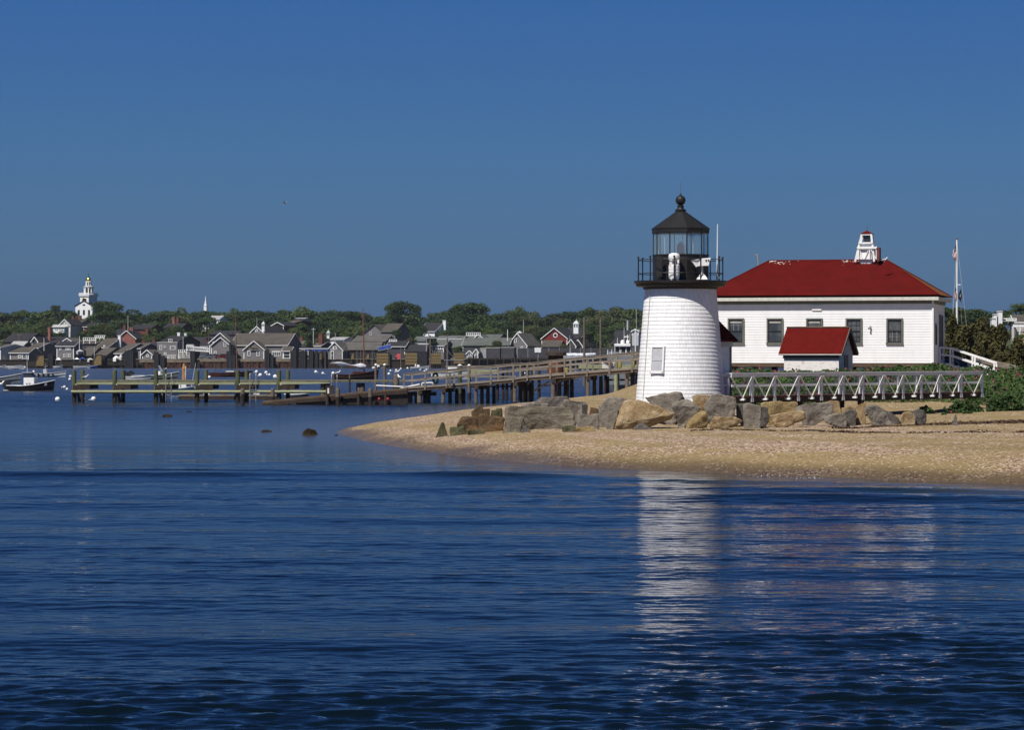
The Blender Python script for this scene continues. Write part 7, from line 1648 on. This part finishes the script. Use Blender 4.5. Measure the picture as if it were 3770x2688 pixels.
# net fence of dark mesh behind the upper pier, and small white sailing dinghies stacked there
q0, q1 = P((1905, 1282), 700), P((2330, 1318), 700); t = thing('mesh_fence', 'dark mesh fence along the quay behind the bare poles', 'fence', ((q0.x + q1.x) / 2, 700, q1.z)); w, h = q1.x - q0.x, q0.z - q1.z
mb = MB(); mb.box((0, 0, h / 2), (w, .06, h)); mb.build('mesh_panel', M['shingle_d'], t)
for k in range(12): mb = MB(); mb.box((-w / 2 + k * w / 11, -.08, h / 2 - 1), (.14, .14, h + 2.2)); mb.build('post', M['steel'], t)
quay(1900, 2335, 1318, 698, 'dark timber quay carrying the mesh fence')
for k, (x, y) in enumerate(((515, 708), (590, 704), (660, 706), (735, 706), (800, 704))):
    o = P(ze(x, y + 5), 460); t = thing('sail_dinghy', ['white covered dinghy nearest the rusty buoy', 'white covered dinghy with the tall thin mast', 'middle one of the white covered dinghies in the row', 'white covered dinghy before the taller bare pole', 'white covered dinghy at the pole end of the row'][k], 'dinghy', (o.x, 460, o.z - .2), rad(8), 'white covered dinghies on the pier rack')
    sh, gw, inn, ring = hull_mesh(2.9, 1.2, .7, .5); sh.build('hull', M['hull_w'], t); mb = MB(); mb.add([(-1.4, -.5, .5), (1.3, -.1, .7), (1.3, .1, .7), (-1.4, .5, .5), (-1.2, 0, .85), (1.2, 0, .95)], [(0, 1, 5, 4), (3, 4, 5, 2), (0, 4, 3), (1, 2, 5)]); mb.build('cover', M['canvas'], t)
    for yy in (-.4, .4): mb = MB(); mb.tube((0, yy, .2), (0, yy, -(o.z)), .06, .06, 6); mb.build('trestle', M['steel'], t)
    if k == 1: mb = MB(); mb.tube((.2, 0, .6), (.05, 0, 3.9), .05, .03, 8); mb.build('mast', M['panel'], t)
a = P(ze(565, 795), 420); t, _ = boat('sail_dinghy', 'small boat under a bright blue cover behind the railed pier', 2085, 1352, 3.9, 1.6, 1.2, 1.0, rad(4), 'blue', 'blue', cat='dinghy', D=420, inm='blue')
# people? none; parked cars on the quay and behind the footbridge
def car(name, label, p, D, rz, paint, L=4.2):
    o = P(p, D); t = thing(name, label, 'car', (o.x, D, o.z), rz, 'parked cars'); prof = [(-.5, .28), (-.5, .78), (-.40, .92), (-.30, 1.42), (.08, 1.46), (.26, .98), (.46, .84), (.5, .6), (.5, .28)]
    mb = MB(); mb.prism([(x * L, -.82, z) for x, z in prof], (0, 1.64, 0)); mb.build('body', M[paint], t, bevel=.05)
    mb = MB()
    for sy in (-.83, .83): mb.add([(-.28 * L, sy, 1.34), (-.36 * L, sy, .95), (.22 * L, sy, .98), (.07 * L, sy, 1.38)], [(0, 1, 2, 3)])
    mb.add([(.09 * L, -.72, 1.43), (.255 * L, -.75, 1.0), (.255 * L, .75, 1.0), (.09 * L, .72, 1.43)], [(0, 1, 2, 3)])
    g_ = mb.build('windows', M['glass'], t, recalc=False); g_.location = (.012 * L * .2, 0, .01)
    for x in (-.31, .31):
        for sy in (-.78, .78):
            mb = MB(); mb.tube((x * L, sy - .1, .32), (x * L, sy + .1, .32), .32, .32, 14); wl = mb.build('wheel', M['tyre'], t); mb = MB(); mb.tube((x * L, sy - .12, .32), (x * L, sy + .12, .32), .18, .18, 10); mb.build('rim', M['steel'], wl)
    for sy in (-.6, .6): mb = MB(); mb.box((.5 * L, sy, .66), (.06, .3, .14)); mb.build('headlight', M['panel'], t)
car('parked_car', 'grey car parked on the quay below the grey twin gable', zb(965, 892), 770, rad(195), 'car_grey')
car('parked_car', 'dark grey car parked beside the red car on the quay', zb(1065, 892), 771, rad(190), 'car_grey')
car('parked_car', 'red car parked on the quay below the grey twin gable', zb(1165, 892), 769, rad(200), 'car_red')
car('parked_car', 'bright blue car behind the footbridge below the white steps', zr(985, 1411), 172, rad(-80), 'car_blue', 3.6)
car('parked_car', 'dark grey car behind the footbridge beside the blue car', zr(1105, 1415), 170, rad(-80), 'car_grey', 3.6)
# utility poles, gantry and flagstaffs in town
def mast(z, x, y0, y1, D, r, m, label, arm=None):
    a, b = P(z(x, y0), D), P(z(x, y1), D); t = thing('town_pole', label, 'pole', (a.x, D, b.z), 0, 'poles and masts among the town roofs'); h = a.z - b.z
    mb = MB(); mb.tube((0, 0, -1), (0, 0, h), r, r * .7, 8); mb.build('shaft', M[m], t)
    if arm: mb = MB(); mb.box((0, 0, h - arm[1]), (arm[0], .14, .16)); mb.build('crossarm', M[m], t)
for a in ((za, 487, 795, 900, 780, .09, 'white', 'white flagstaff beside the grey gabled house'), (za, 1417, 550, 700, 858, .10, 'panel', 'thin grey mast above the pink brick gable'), (za, 880, 775, 895, 778, .10, 'white', 'white staff at the roof deck house corner'), (za, 1045, 900, 980, 772, .11, 'panel', 'pale stub mast before the quay shed'),
          (za, 212, 745, 850, 806, .15, 'pole', 'utility pole on the long dark slate roof house', (1.6, .4)), (zb, 643, 590, 790, 769, .12, 'panel', 'pale pole standing beside the white gangway'), (zb, 990, 565, 690, 790, .14, 'pole', 'utility pole touching the grey twin gable', (3, 4.2)), (zb, 1645, 340, 450, 850, .08, 'panel', 'thin mast above the cupola house'),
          (zc, 752, 465, 750, 800, .14, 'panel', 'pale pole rising behind the white gantry beam', (1.2, .5)), (zc, 1050, 540, 610, 840, .09, 'panel', 'thin mast beside the domed belfry'), (zd, 1730, 490, 600, 800, .14, 'white', 'white pole at the end of the long greenish hall'), (zd, 627, 615, 800, 775, .12, 'panel', 'pale mast beside the low black roof'),
          (ze, 82, 290, 420, 840, .1, 'panel', 'thin mast above the white edged grey house'), (ze, 1322, 405, 640, 700, .16, 'white', 'white pole with slanted cap before the big dark roof', (2.0, .1)), (ze, 1332, 180, 410, 860, .1, 'panel', 'thin tall mast above the big dark roof'), (ze, 1235, 300, 420, 850, .35, 'panel', 'small lattice mast in front of the trees near the lighthouse'),
          (zd, 280, 730, 990, 756, .16, 'pole', 'dark mooring pole beside the red awning'), (zc, 1395, 780, 990, 756, .12, 'pole', 'thin pole under the boat shed eave'), (zc, 1345, 780, 990, 755, .15, 'pole', 'pole left of the thin pole under the boat shed'), (zc, 1552, 770, 1000, 755, .15, 'pole', 'pole closing the open boat shed'), (zc, 912, 790, 1000, 755, .14, 'pole', 'pole under the blue end of the gantry'), (zc, 1133, 800, 1000, 755, .14, 'pole', 'pole at the corner of the boat shed gable')):
    mast(*a)
a, b = P(zd(680, 572), 752), P(zd(680, 985), 752); c = P(zd(912, 560), 752); t = thing('pole_gantry', 'two tall grey poles joined by a crossbar over the tan fenders', 'gantry', (a.x, 752, 0)); w = c.x - a.x
for x, zt in ((0, a.z), (w, c.z)): mb = MB(); mb.tube((x, 0, -1), (x, 0, zt), .24, .18, 8); mb.build('pole', M['pole'], t)
zx = P(zd(0, 605), 752).z; mb = MB(); mb.box((w / 2, -.1, zx), (w + 5.2, .3, .32)); mb.build('crossbar', M['steel'], t)
for x, y, lab in ((240, 855, 'red awning glowing between the first two boarded fenders'),):
    a = P(zd(x, y), 764); t = thing('awning', lab, 'awning', (a.x, 764, a.z)); s = sm(764) * .271; mb = MB(); mb.add([(-40 * s, 0, -40 * s), (40 * s, 0, -40 * s), (35 * s, 1.2, 35 * s), (-15 * s, 1.2, 32 * s)], [(0, 1, 2, 3)]); mb.box((0, 1.4, 0), (60 * s, .2, 70 * s)); mb.build('cloth', M['redp'], t)
# white tents and bright clutter on the people's quay
for k, (x, y, w_, h_, m, lab) in enumerate(((650, 1050, 58, 60, 'white', 'white tilted boat tent by the two storey house'), (850, 1030, 60, 40, 'white', 'white peaked market tent on the quay'), (912, 1020, 50, 34, 'blue', 'blue topped market tent on the quay'), (885, 950, 70, 50, 'panel', 'pale tangled boat cover above the market tents'), (1000, 1035, 62, 40, 'offwhite', 'pale market tent near the tan sloping fender'), (1290, 1030, 70, 60, 'white', 'white tent right of the second sloping fender'), (1340, 1015, 40, 60, 'offwhite', 'pale upright stall in front of the broad dark dolphin'))):
    a = P(za(x, y + 25), 770); s = sm(770) * .3325; t = thing('market_tent', lab, 'tent', (a.x, 770, a.z), .2 * k, 'tents on the town quay'); w, h = w_ * s / 2, h_ * s
    mb = MB(); mb.add([(-w, -w * .7, h * .6), (w, -w * .7, h * .6), (w, w * .7, h * .6), (-w, w * .7, h * .6), (0, 0, h * 1.1)], [(0, 1, 4), (1, 2, 4), (2, 3, 4), (3, 0, 4)]); mb.build('canopy', M[m], t)
    mb = MB(); mb.add([(-w, w * .6, 0), (w, w * .6, 0), (w, w * .6, h * .6), (-w, w * .6, h * .6), (-w, -w * .6, 0), (-w, -w * .6, h * .6)], [(0, 1, 2, 3), (0, 3, 5, 4)]); mb.build('side_cloth', M[m], t)
    for sx__ in (-1, 1): mb = MB(); mb.tube((sx__ * w, -w * .7, -.3), (sx__ * w, -w * .7, h * .6), .06, .06, 6); mb.build('pole', M['steel'], t)
# --- the gold domed church and the slim steeple
CD = 1040.0; cs = sm(CD); cc = P(za(929, 545), CD); ct = thing('church', 'white church with tiered clock tower and gold dome on the hill', 'church', (cc.x, CD, cc.z), rad(-16))
cz = lambda y: (545 - y) * .33251 * cs
cw = lambda px: px * .33251 * cs
W1 = cw(205); mb = MB(); dp = 20
mb.add([(-W1 / 2, 0, -8), (W1 / 2, 0, -8), (W1 / 2, dp, -8), (-W1 / 2, dp, -8), (-W1 / 2, 0, cz(440)), (W1 / 2, 0, cz(440)), (W1 / 2, dp, cz(440)), (-W1 / 2, dp, cz(440)), (0, 0, cz(385)), (0, dp, cz(385))], [(0, 1, 5, 8, 4), (2, 3, 7, 9, 6), (1, 2, 6, 5), (3, 0, 4, 7)]); mb.build('nave', M['white'], ct)
mb = MB()
for sg in (-1, 1): mb.prism([(sg * (W1 / 2 + .4), -.3, cz(440) - .2), (0, -.3, cz(383)), (0, -.3, cz(383) + .2), (sg * (W1 / 2 + .4), -.3, cz(440))], (0, dp + .6, 0))
mb.build('roof', M['roof_dk'], ct)
for x in (-62, 0, 62): mb = MB(); mb.box((cw(x), -.03, (cz(485) + cz(540)) / 2), (cw(24), .1, cz(485) - cz(540))); wn_ = mb.build('window', M['glass'], ct)
tw = cw(104); ty = 4.2
mb = MB(); mb.box((0, ty, (cz(330) + cz(440)) / 2 - 1), (tw, 7.6, cz(330) - cz(440) + 2)); tb = mb.build('tower_base', M['white'], ct)
mb = MB(); mb.box((0, ty, cz(328)), (tw + .6, 8.2, .45)); mb.box((0, ty, cz(318)), (tw + .9, 8.5, .25)); mb.build('cornice', M['white'], tb)
yf = ty - 3.8
mb = MB(); mb.tube((0, yf - .12, cz(373)), (0, yf + .05, cz(373)), cw(25), cw(25), 24); ck = mb.build('clock_face', M['black'], tb)
mb = MB(); n = 24; r = cw(22); mb.path([(r * math.cos(2 * PI * k / n), yf - .15, cz(373) + r * math.sin(2 * PI * k / n)) for k in range(n + 1)], .04, 6)
for k in range(12): a = 2 * PI * k / 12; mb.bar((r * .8 * math.cos(a), yf - .16, cz(373) + r * .8 * math.sin(a)), (r * .98 * math.cos(a), yf - .16, cz(373) + r * .98 * math.sin(a)), .06, .10)
mb.bar((0, yf - .17, cz(373)), (r * .5, yf - .17, cz(373) - r * .1), .07, .12); mb.bar((0, yf - .17, cz(373)), (-r * .2, yf - .17, cz(373) - r * .75), .07, .10); mb.build('dial_marks', M['gold'], ck)
mb = MB(); mb.box((0, -.05, cz(428)), (cw(30), .12, cw(14))); mb.build('fan_light', M['glass'], ct)
bw = tw + .5
for sy, nm in ((-4.05, 'front'), (4.05, 'back')):
    mb = MB(); mb.box((0, ty + sy, cz(297)), (bw, .16, .2)); mb.box((0, ty + sy, cz(312)), (bw, .16, .16))
    for k in range(11): mb.box((-bw / 2 + k * bw / 10, ty + sy, (cz(297) + cz(314)) / 2), (.14, .14, cz(297) - cz(314)))
    mb.build('balustrade', M['white'], tb)
for sx__ in (-1, 1):
    mb = MB(); mb.box((sx__ * bw / 2, ty, cz(297)), (.16, 8.1, .2))
    for k in range(9): mb.box((sx__ * bw / 2, ty - 4.0 + k * 1.0, (cz(297) + cz(314)) / 2), (.14, .14, cz(297) - cz(314)))
    mb.build('balustrade', M['white'], tb)
OC = rad(22.5); rb = cw(47)
mb = MB(); mb.lathe([(rb * .72, cz(316)), (rb * .72, cz(236))], 8, (0, ty, 0), OC); mb.build('belfry_core', M['white'], ct)
for k in range(8):
    a = OC + 2 * PI * k / 8; mb = MB(); mb.box((rb * math.cos(a), ty + rb * math.sin(a), (cz(316) + cz(238)) / 2), (.42, .42, cz(238) - cz(316)), a); mb.build('belfry_pillar', M['white'], ct)
    a2 = a + PI / 8; q = rb * .86; mb = MB(); mb.box((q * math.cos(a2), ty + q * math.sin(a2), (cz(300) + cz(248)) / 2), (.12, rb * .46, cz(246) - cz(302)), a2); mb.build('louvre', M['sash'], ct)
mb = MB(); mb.lathe([(rb * 1.1, cz(238)), (rb * 1.22, cz(230)), (rb * 1.22, cz(222)), (rb * .8, cz(214))], 8, (0, ty, 0), OC); mb.build('belfry_cornice', M['panel'], ct)
r2 = cw(28); mb = MB(); mb.lathe([(r2 * .8, cz(216)), (r2 * .8, cz(172))], 8, (0, ty, 0), OC); mb.build('lantern_core', M['sash'], ct)
for k in range(8): a = OC + 2 * PI * k / 8; mb = MB(); mb.box((r2 * math.cos(a), ty + r2 * math.sin(a), (cz(216) + cz(172)) / 2), (.34, .34, cz(170) - cz(218)), a); mb.build('lantern_pillar', M['white'], ct)
mb = MB(); mb.lathe([(r2 * 1.1, cz(178)), (r2 * 1.25, cz(172)), (r2 * 1.2, cz(166))], 16, (0, ty, 0)); mb.build('lantern_cornice', M['white'], ct)
mb = MB(); rd_ = cw(28); mb.lathe([(rd_ * math.cos(q), cz(166) + (cz(118) - cz(166)) * math.sin(q)) for q in np.linspace(0, PI / 2 - .03, 9)], 20, (0, ty, 0)); mb.build('dome', M['gold'], ct, smooth=True)
mb = MB(); mb.tube((0, ty, cz(119)), (0, ty, cz(68)), .12, .04, 6); mb.box((0, ty, cz(84)), (cw(16), .08, .12)); mb.build('weathervane', M['sash'], ct)
SD_ = 1080.0; ss = sm(SD_) * .271; sc_ = P(zb(948, 190), SD_); st2 = thing('steeple', 'slim white pointed church steeple above the tree line', 'steeple', (sc_.x, SD_, sc_.z), rad(-14))
mb = MB(); mb.box((0, 0, -4), (38 * ss, 38 * ss, 8 + 22 * ss)); mb.box((0, 0, 22 * ss), (46 * ss, 46 * ss, 7 * ss)); mb.build('belfry', M['white'], st2)
mb = MB(); mb.box((0, 0, 32 * ss), (32 * ss, 32 * ss, 18 * ss)); mb.build('drum', M['white'], st2)
mb = MB(); mb.lathe([(16 * ss, 40 * ss), (8 * ss, 95 * ss), (.10, 150 * ss)], 8); mb.build('spire', M['white'], st2)
# hillside white houses among trees
H(zb, 'white_hill_house', 'white house with dark gaps half buried in trees below the steeple', 960, 995, 1135, 410, 350, 306, wall='white', roof='roof_pale', depth=8, wins=((1128, 385, 30, 40),))
H(zb, 'hill_cottage', 'pale roofed cottage among trees left of the white hill house', 955, 905, 995, 400, 372, 338, wall='white', roof='roof_gr', depth=7, trim=None)
H(zb, 'chimney_house', 'dark roofed house with two brick chimneys among trees above the flat fronted house', 930, 380, 620, 500, 470, 410, wall='shingle_d', roof='roof_dk', depth=10, trim=None, chim=((440, 325, 'pink', 1.6), (500, 325, 'brick', 1.6)))
H(zb, 'slate_row', 'dark slate roof with brick chimney up the slope before the flat fronted house', 900, -10, 190, 560, 500, 430, wall='brick', roof='roof_dk', depth=10, trim=None, chim=((80, 458, 'brick', 2.4),))
# --- far shore house right of the station, and pieces by the steps
H(zr, 'balcony_house', 'pale house with brown roof and white balconies behind the pines', 405, 1528, 1680, 985, 872, 815, wall='yellow_wall', roof='roof_br', depth=9, yaw=-6, wins=((1560, 940, 40, 46), (1590, 940, 20, 46)))
for y, lab in ((910, 'white first floor balcony of the pale far house'),):
    a, b = P(zr(1497, y - 14), 398), P(zr(1690, y + 8), 398); t = thing('balcony', lab, 'balcony', ((a.x + b.x) / 2, 398, b.z)); w = b.x - a.x; mb = MB(); mb.box((0, 0, .05), (w, 1.2, .12)); mb.box((0, -.5, a.z - b.z), (w, .1, .1)); mb.box((0, -.5, (a.z - b.z) / 2), (w, .05, (a.z - b.z) * .7)); mb.build('parapet', M['white'], t)
    for k in range(4): mb = MB(); mb.box((-w / 2 + k * w / 3.2, -.5, -1.0), (.14, .14, 2.0)); mb.build('post', M['white'], t)
for x0, x1, yt, yb, lab in ((1318, 1345, 845, 885, 'small white chimney block among the pine tops'), (1338, 1362, 808, 840, 'tiny white gable above the white chimney block'), (1375, 1410, 782, 812, 'white house corner among far trees above the pines')):
    t = flat_house(zr, 'white_cottage', lab, 420, x0, x1, yb, yt, (), wall='white', depth=3)
a = P(zr(1150, 1195), 172); b = P(zr(1540, 1282), 168); tm_ = thing('timber_ramp', 'long grey timber ramp sloping down beside the pines', 'ramp', ((a.x + b.x) / 2, 170, 2.4)); T0 = Vector(tm_.location)
for off, w_ in ((0, .3), (.9, .25)): mb = MB(); mb.bar(a + Vector((0, off, 0)), b + Vector((0, off, 0)), .25, w_); mb.build('beam', M['wood'], tm_, T0)
for f in (.1, .35, .6, .85): p = a.lerp(b, f); mb = MB(); mb.box((p.x, p.y + .4, (p.z + 2.2) / 2), (.2, .9, p.z - 2.2)); mb.build('trestle', M['wood_d'], tm_, T0)
a = P(zr(1330, 1242), 178); b = P(zr(1700, 1242), 178); t = thing('board_fence', 'low grey board fence under the pines', 'fence', ((a.x + b.x) / 2, 178, 2.3)); w = b.x - a.x; h = a.z - 2.3
mb = MB(); n = 44
for k in range(n): mb.box((-w / 2 + (k + .5) * w / n, .01 * (k % 2), h / 2), (w / n * .93, .03, h + .06 * (k % 3 == 0)))
mb.build('boards', M['wood'], t)
for k in range(6): mb = MB(); mb.box((-w / 2 + k * w / 5, .1, h / 2), (.10, .10, h + .15)); mb.build('post', M['pole'], t)
# ------------------------------------------------------------------ broadleaf trees on the hill behind the town
def crown_mesh(seed, kind):
    """unit crown: about 1 wide (radius .5), 1 high, resting on z=0; uneven lobes of leaf clumps"""
    r = np.random.default_rng(seed); q = []; n = []
    nl = 13 if kind != 'open' else 9
    for i in range(nl):
        a = r.uniform(0, 2 * PI); f = r.random(); rad_ = .33 * math.sqrt(r.random())
        c = np.array([rad_ * math.cos(a), rad_ * math.sin(a), .30 + .48 * f * (1 - rad_)])
        s = r.uniform(.15, .24) * (1.0 if kind != 'open' else .85); m = 190
        d = r.normal(size=(m, 3)); d /= np.linalg.norm(d, axis=1)[:, None]; d[:, 2] = np.where(d[:, 2] < -.35, -d[:, 2], d[:, 2])
        q.append(c + d * np.array([s, s, s * .8]) * (r.uniform(.55, 1.08, (m, 1)))); n.append(d)
    m = 420; d = r.normal(size=(m, 3)); d /= np.linalg.norm(d, axis=1)[:, None]
    q.append(np.array([0, 0, .42]) + d * np.array([.42, .42, .38]) * r.random((m, 1)) ** .4); n.append(d)
    q = np.vstack(q); n = np.vstack(n); q[:, 2] = np.maximum(q[:, 2], .03)
    V, F = leaf_quads(q, .030, n * 1.3 + np.array([0, 0, .5]), r)
    return V, F
PROTO = []
for i, (kd, mt) in enumerate((('a', 'leaf'), ('b', 'leaf2'), ('c', 'leaf'), ('open', 'leaf2'), ('d', 'leaf3'), ('e', 'leaf'))):
    V, F = crown_mesh(300 + i, kd); me_o = mesh_np('crown', V, F, M[mt]); me = me_o.data; bpy.data.objects.remove(me_o)
    mb = MB(); mb.tube((0, 0, -.5), (0, 0, .45), .035, .022, 7)
    for k in range(4): a = k * 1.7 + i; mb.tube((0, 0, .12 + .06 * k), (.24 * math.cos(a), .24 * math.sin(a), .42 + .08 * k), .016, .007, 5)
    to = mb.build('trunk', M['bark']); tme = to.data; bpy.data.objects.remove(to)
    PROTO.append((me, tme))
LAND = [(60, 'behind the long dark slate house'), (150, 'left of the white slope house'), (250, 'close left of the gold domed church'), (370, 'close right of the gold domed church'), (455, 'above the pink brick gable'), (540, 'above the flat fronted house'), (640, 'left of the slim steeple'),
        (745, 'around the slim steeple'), (830, 'above the grey twin gable'), (930, 'behind the cupola house'), (1030, 'above the little red gable'), (1130, 'above the domed belfry'), (1230, 'above the open boat shed'), (1330, 'behind the catboat mast'), (1420, 'above the broad grey gable'), (1510, 'above the slate mansion'),
        (1620, 'right of the white mansion chimney'), (1730, 'above the long roof walk'), (1830, 'above the long greenish hall'), (1930, 'above the white edged grey house'), (2030, 'above the barn red gable'), (2130, 'behind the white octagonal cupola'), (2220, 'behind the bare poles'), (2310, 'above the patrol boat'), (2400, 'beside the lighthouse wall'),
        (3500, 'behind the flagpole'), (3620, 'beyond the pine tops'), (3740, 'above the balcony house')]
ORD = ['', 'second ', 'third ', 'fourth ', 'fifth ', 'sixth ', 'seventh ', 'eighth ', 'ninth ']
SEEN = {}
def tree(px, ytop, wpx, hpx, D, proto, row):
    s = sm(D); c = P((px, ytop), D); w = wpx * s; h = hpx * s
    near = min(LAND, key=lambda q: abs(q[0] - px))
    col = ['rounded mid green', 'dark green', 'bushy green', 'open crowned dark', 'olive green', 'leafy green'][proto]
    key = (row, near[1], col); n = SEEN.get(key, 0); SEEN[key] = n + 1
    lab = f'{ORD[n]}{col} tree {row} {near[1]}'
    t = thing('broadleaf_tree', lab, 'tree', (c.x, D, c.z - h), random.uniform(0, 6.28), 'trees on the wooded hill behind the town')
    for nm, me in zip(('crown', 'trunk'), PROTO[proto]):
        o = bpy.data.objects.new(nm, me); COL.objects.link(o); o.parent = t
    t.scale = (w, w, h / .92)
SKY = [(-40, 1140), (0, 1138), (60, 1133), (130, 1142), (203, 1119), (240, 1130), (275, 1126), (310, 1135), (350, 1103), (415, 1103), (450, 1131), (470, 1133), (500, 1138), (540, 1133), (570, 1138), (622, 1128), (662, 1126), (690, 1135), (708, 1149), (730, 1131), (760, 1129), (783, 1137), (825, 1131), (870, 1132), (906, 1128), (935, 1131), (960, 1123), (988, 1139), (1022, 1137), (1058, 1131), (1112, 1126), (1135, 1138), (1148, 1146), (1175, 1133), (1207, 1123), (1262, 1131), (1308, 1133), (1343, 1138), (1378, 1151), (1400, 1152), (1563, 1153), (1590, 1145), (1625, 1134), (1650, 1132), (1801, 1153), (1835, 1143), (1860, 1135), (1900, 1122), (1950, 1130), (1983, 1151), (2016, 1157), (2033, 1141), (2086, 1132), (2133, 1137), (2159, 1123), (2215, 1127), (2249, 1121), (2315, 1117), (2372, 1130), (2440, 1135)]
SX, SY = [p[0] for p in SKY], [p[1] for p in SKY]
rt = random.Random(21)
x = -30.0
while x < 2440:
    w = rt.uniform(72, 128); y = float(np.interp(x, SX, SY)) + rt.uniform(-1, 5)
    if not 262 < x < 348: tree(x, y, w * 1.15, rt.uniform(72, 100), 1000 + rt.uniform(-30, 60), rt.choice([0, 1, 1, 2, 4, 5]), 'on the skyline')
    x += w * .52
for px, y, w, h in ((1478, 1092, 122, 120), (1532, 1110, 56, 90), (1442, 1103, 66, 100), (1480, 1148, 170, 90), (1730, 1099, 150, 110), (1690, 1112, 90, 90), (1770, 1112, 90, 90), (382, 1101, 100, 60), (203, 1118, 46, 40)):
    tree(px, y, w, h, 990 + rt.uniform(-10, 10), 1, 'standing tallest')
x = -20.0
while x < 2430:
    w = rt.uniform(65, 110); y = float(np.interp(x, SX, SY)) + rt.uniform(26, 46)
    if not (262 < x < 350): tree(x, y, w * 1.12, rt.uniform(60, 90), 955 + rt.uniform(-15, 20), rt.choice([0, 0, 2, 4, 5, 1]), 'in the upper slope row')
    x += w * .58
for px, y in ((285, 1160), (318, 1163), (345, 1150), (255, 1150)): tree(px, y, 56, 60, 985, 0, 'low')
gaps = [(190, 270, 1178), (700, 800, 1158), (860, 960, 1200)]
x = -20.0
while x < 2430:
    w = rt.uniform(55, 95); y = float(np.interp(x, SX, SY)) + rt.uniform(60, 84)
    if not any(a < x < b for a, b, _ in gaps): tree(x, y, w * 1.12, rt.uniform(48, 70), 915 + rt.uniform(-12, 10), rt.choice([0, 2, 4, 5, 1, 4]), 'in the lower slope row')
    x += w * .62
for px, y, w, h, D, pr in ((140, 1232, 76, 26, 872, 0), (182, 1236, 70, 24, 868, 2), (228, 1236, 76, 24, 866, 0), (272, 1238, 66, 24, 868, 2), (165, 1212, 70, 40, 838, 4), (215, 1222, 90, 34, 860, 0), (178, 1258, 34, 60, 795, 4), (30, 1262, 44, 50, 800, 4), (500, 1216, 70, 50, 880, 4), (545, 1228, 60, 50, 850, 2), (620, 1210, 80, 60, 870, 2), (700, 1212, 80, 66, 860, 1), (780, 1205, 70, 50, 880, 4), (430, 1240, 40, 40, 846, 0),
                           (1080, 1200, 70, 60, 846, 4), (1130, 1215, 64, 60, 820, 1), (1135, 1250, 44, 36, 798, 0), (1185, 1232, 62, 48, 826, 4), (1280, 1215, 84, 60, 870, 0), (1330, 1195, 90, 60, 880, 0), (1500, 1198, 70, 60, 862, 1), (1535, 1212, 60, 50, 850, 2), (1510, 1238, 52, 40, 806, 4), (1590, 1232, 44, 48, 800, 1), (1620, 1222, 46, 46, 832, 1),
                           (1686, 1272, 56, 34, 788, 0), (1830, 1250, 50, 34, 790, 4), (1790, 1268, 40, 22, 786, 0), (1960, 1190, 70, 60, 870, 4), (2000, 1200, 70, 70, 860, 4), (2075, 1262, 40, 34, 812, 4), (2170, 1180, 90, 90, 820, 0), (2230, 1195, 80, 80, 815, 5), (2210, 1225, 70, 60, 800, 0), (2290, 1190, 80, 60, 870, 1), (1650, 1205, 80, 60, 880, 1), (1740, 1195, 80, 60, 880, 1), (1800, 1195, 80, 60, 880, 2), (1870, 1185, 80, 70, 880, 1)):
    tree(px, y, w, h, D, pr, 'among the roofs')
for px, y, w, h, D, pr in ((20, 1205, 60, 44, 842, 1), (70, 1212, 56, 38, 842, 2), (345, 1205, 54, 44, 862, 1), (405, 1210, 50, 40, 858, 2), (300, 1222, 52, 34, 864, 1), (562, 1202, 60, 50, 872, 5), (590, 1222, 50, 40, 850, 1), (652, 1196, 60, 56, 890, 0), (740, 1222, 50, 36, 866, 5), (820, 1186, 66, 52, 890, 2), (870, 1192, 60, 50, 880, 1), (910, 1200, 50, 46, 868, 5), (1022, 1190, 50, 50, 868, 1), (1060, 1182, 56, 50, 890, 2), (1110, 1180, 60, 56, 886, 5), (1160, 1190, 56, 50, 870, 1), (1232, 1196, 60, 56, 876, 2), (1385, 1170, 60, 50, 872, 1), (1430, 1172, 60, 56, 884, 2), (1460, 1210, 44, 36, 842, 1), (1555, 1192, 50, 50, 862, 2), (1700, 1212, 54, 40, 842, 1), (1850, 1212, 54, 44, 846, 5), (1905, 1212, 50, 40, 846, 1)):
    tree(px, y, w, h, D, pr, 'between the upper houses')
# trees along the far bank right of the station
for px, y, w, h, D, pr in ((3470, 1112, 110, 90, 452, 5), (3530, 1122, 110, 80, 455, 4), (3590, 1126, 110, 80, 458, 1), (3640, 1132, 100, 80, 450, 5), (3690, 1130, 100, 90, 452, 1), (3742, 1108, 80, 60, 456, 3), (3790, 1100, 90, 90, 460, 1), (3560, 1150, 110, 70, 430, 1), (3640, 1158, 100, 70, 428, 4), (3720, 1150, 90, 60, 430, 0), (3500, 1160, 90, 70, 425, 1), (3780, 1150, 90, 60, 430, 2), (3690, 1215, 80, 50, 380, 4), (3760, 1228, 70, 40, 360, 0)):
    tree(px, y, w, h, D, pr, 'on the far bank')
# ------------------------------------------------------------------ shrubs filling the wooded slope between trunks
n = 26000; r_ = np.random.default_rng(77); x_ = r_.uniform(-230, 130, n); y_ = r_.uniform(868, 1060, n)
z_b = town_z(x_, y_) + 2.2 * np.sqrt(r_.random(n)) * (.5 + vnoise(x_, y_, 9, 78))
V, F = leaf_quads(np.stack([x_, y_, z_b], 1), .75, np.array([0, -.5, .9]), r_); o = mesh_np('undergrowth', V, F, M['leaf3']); tag(o, kind='stuff')
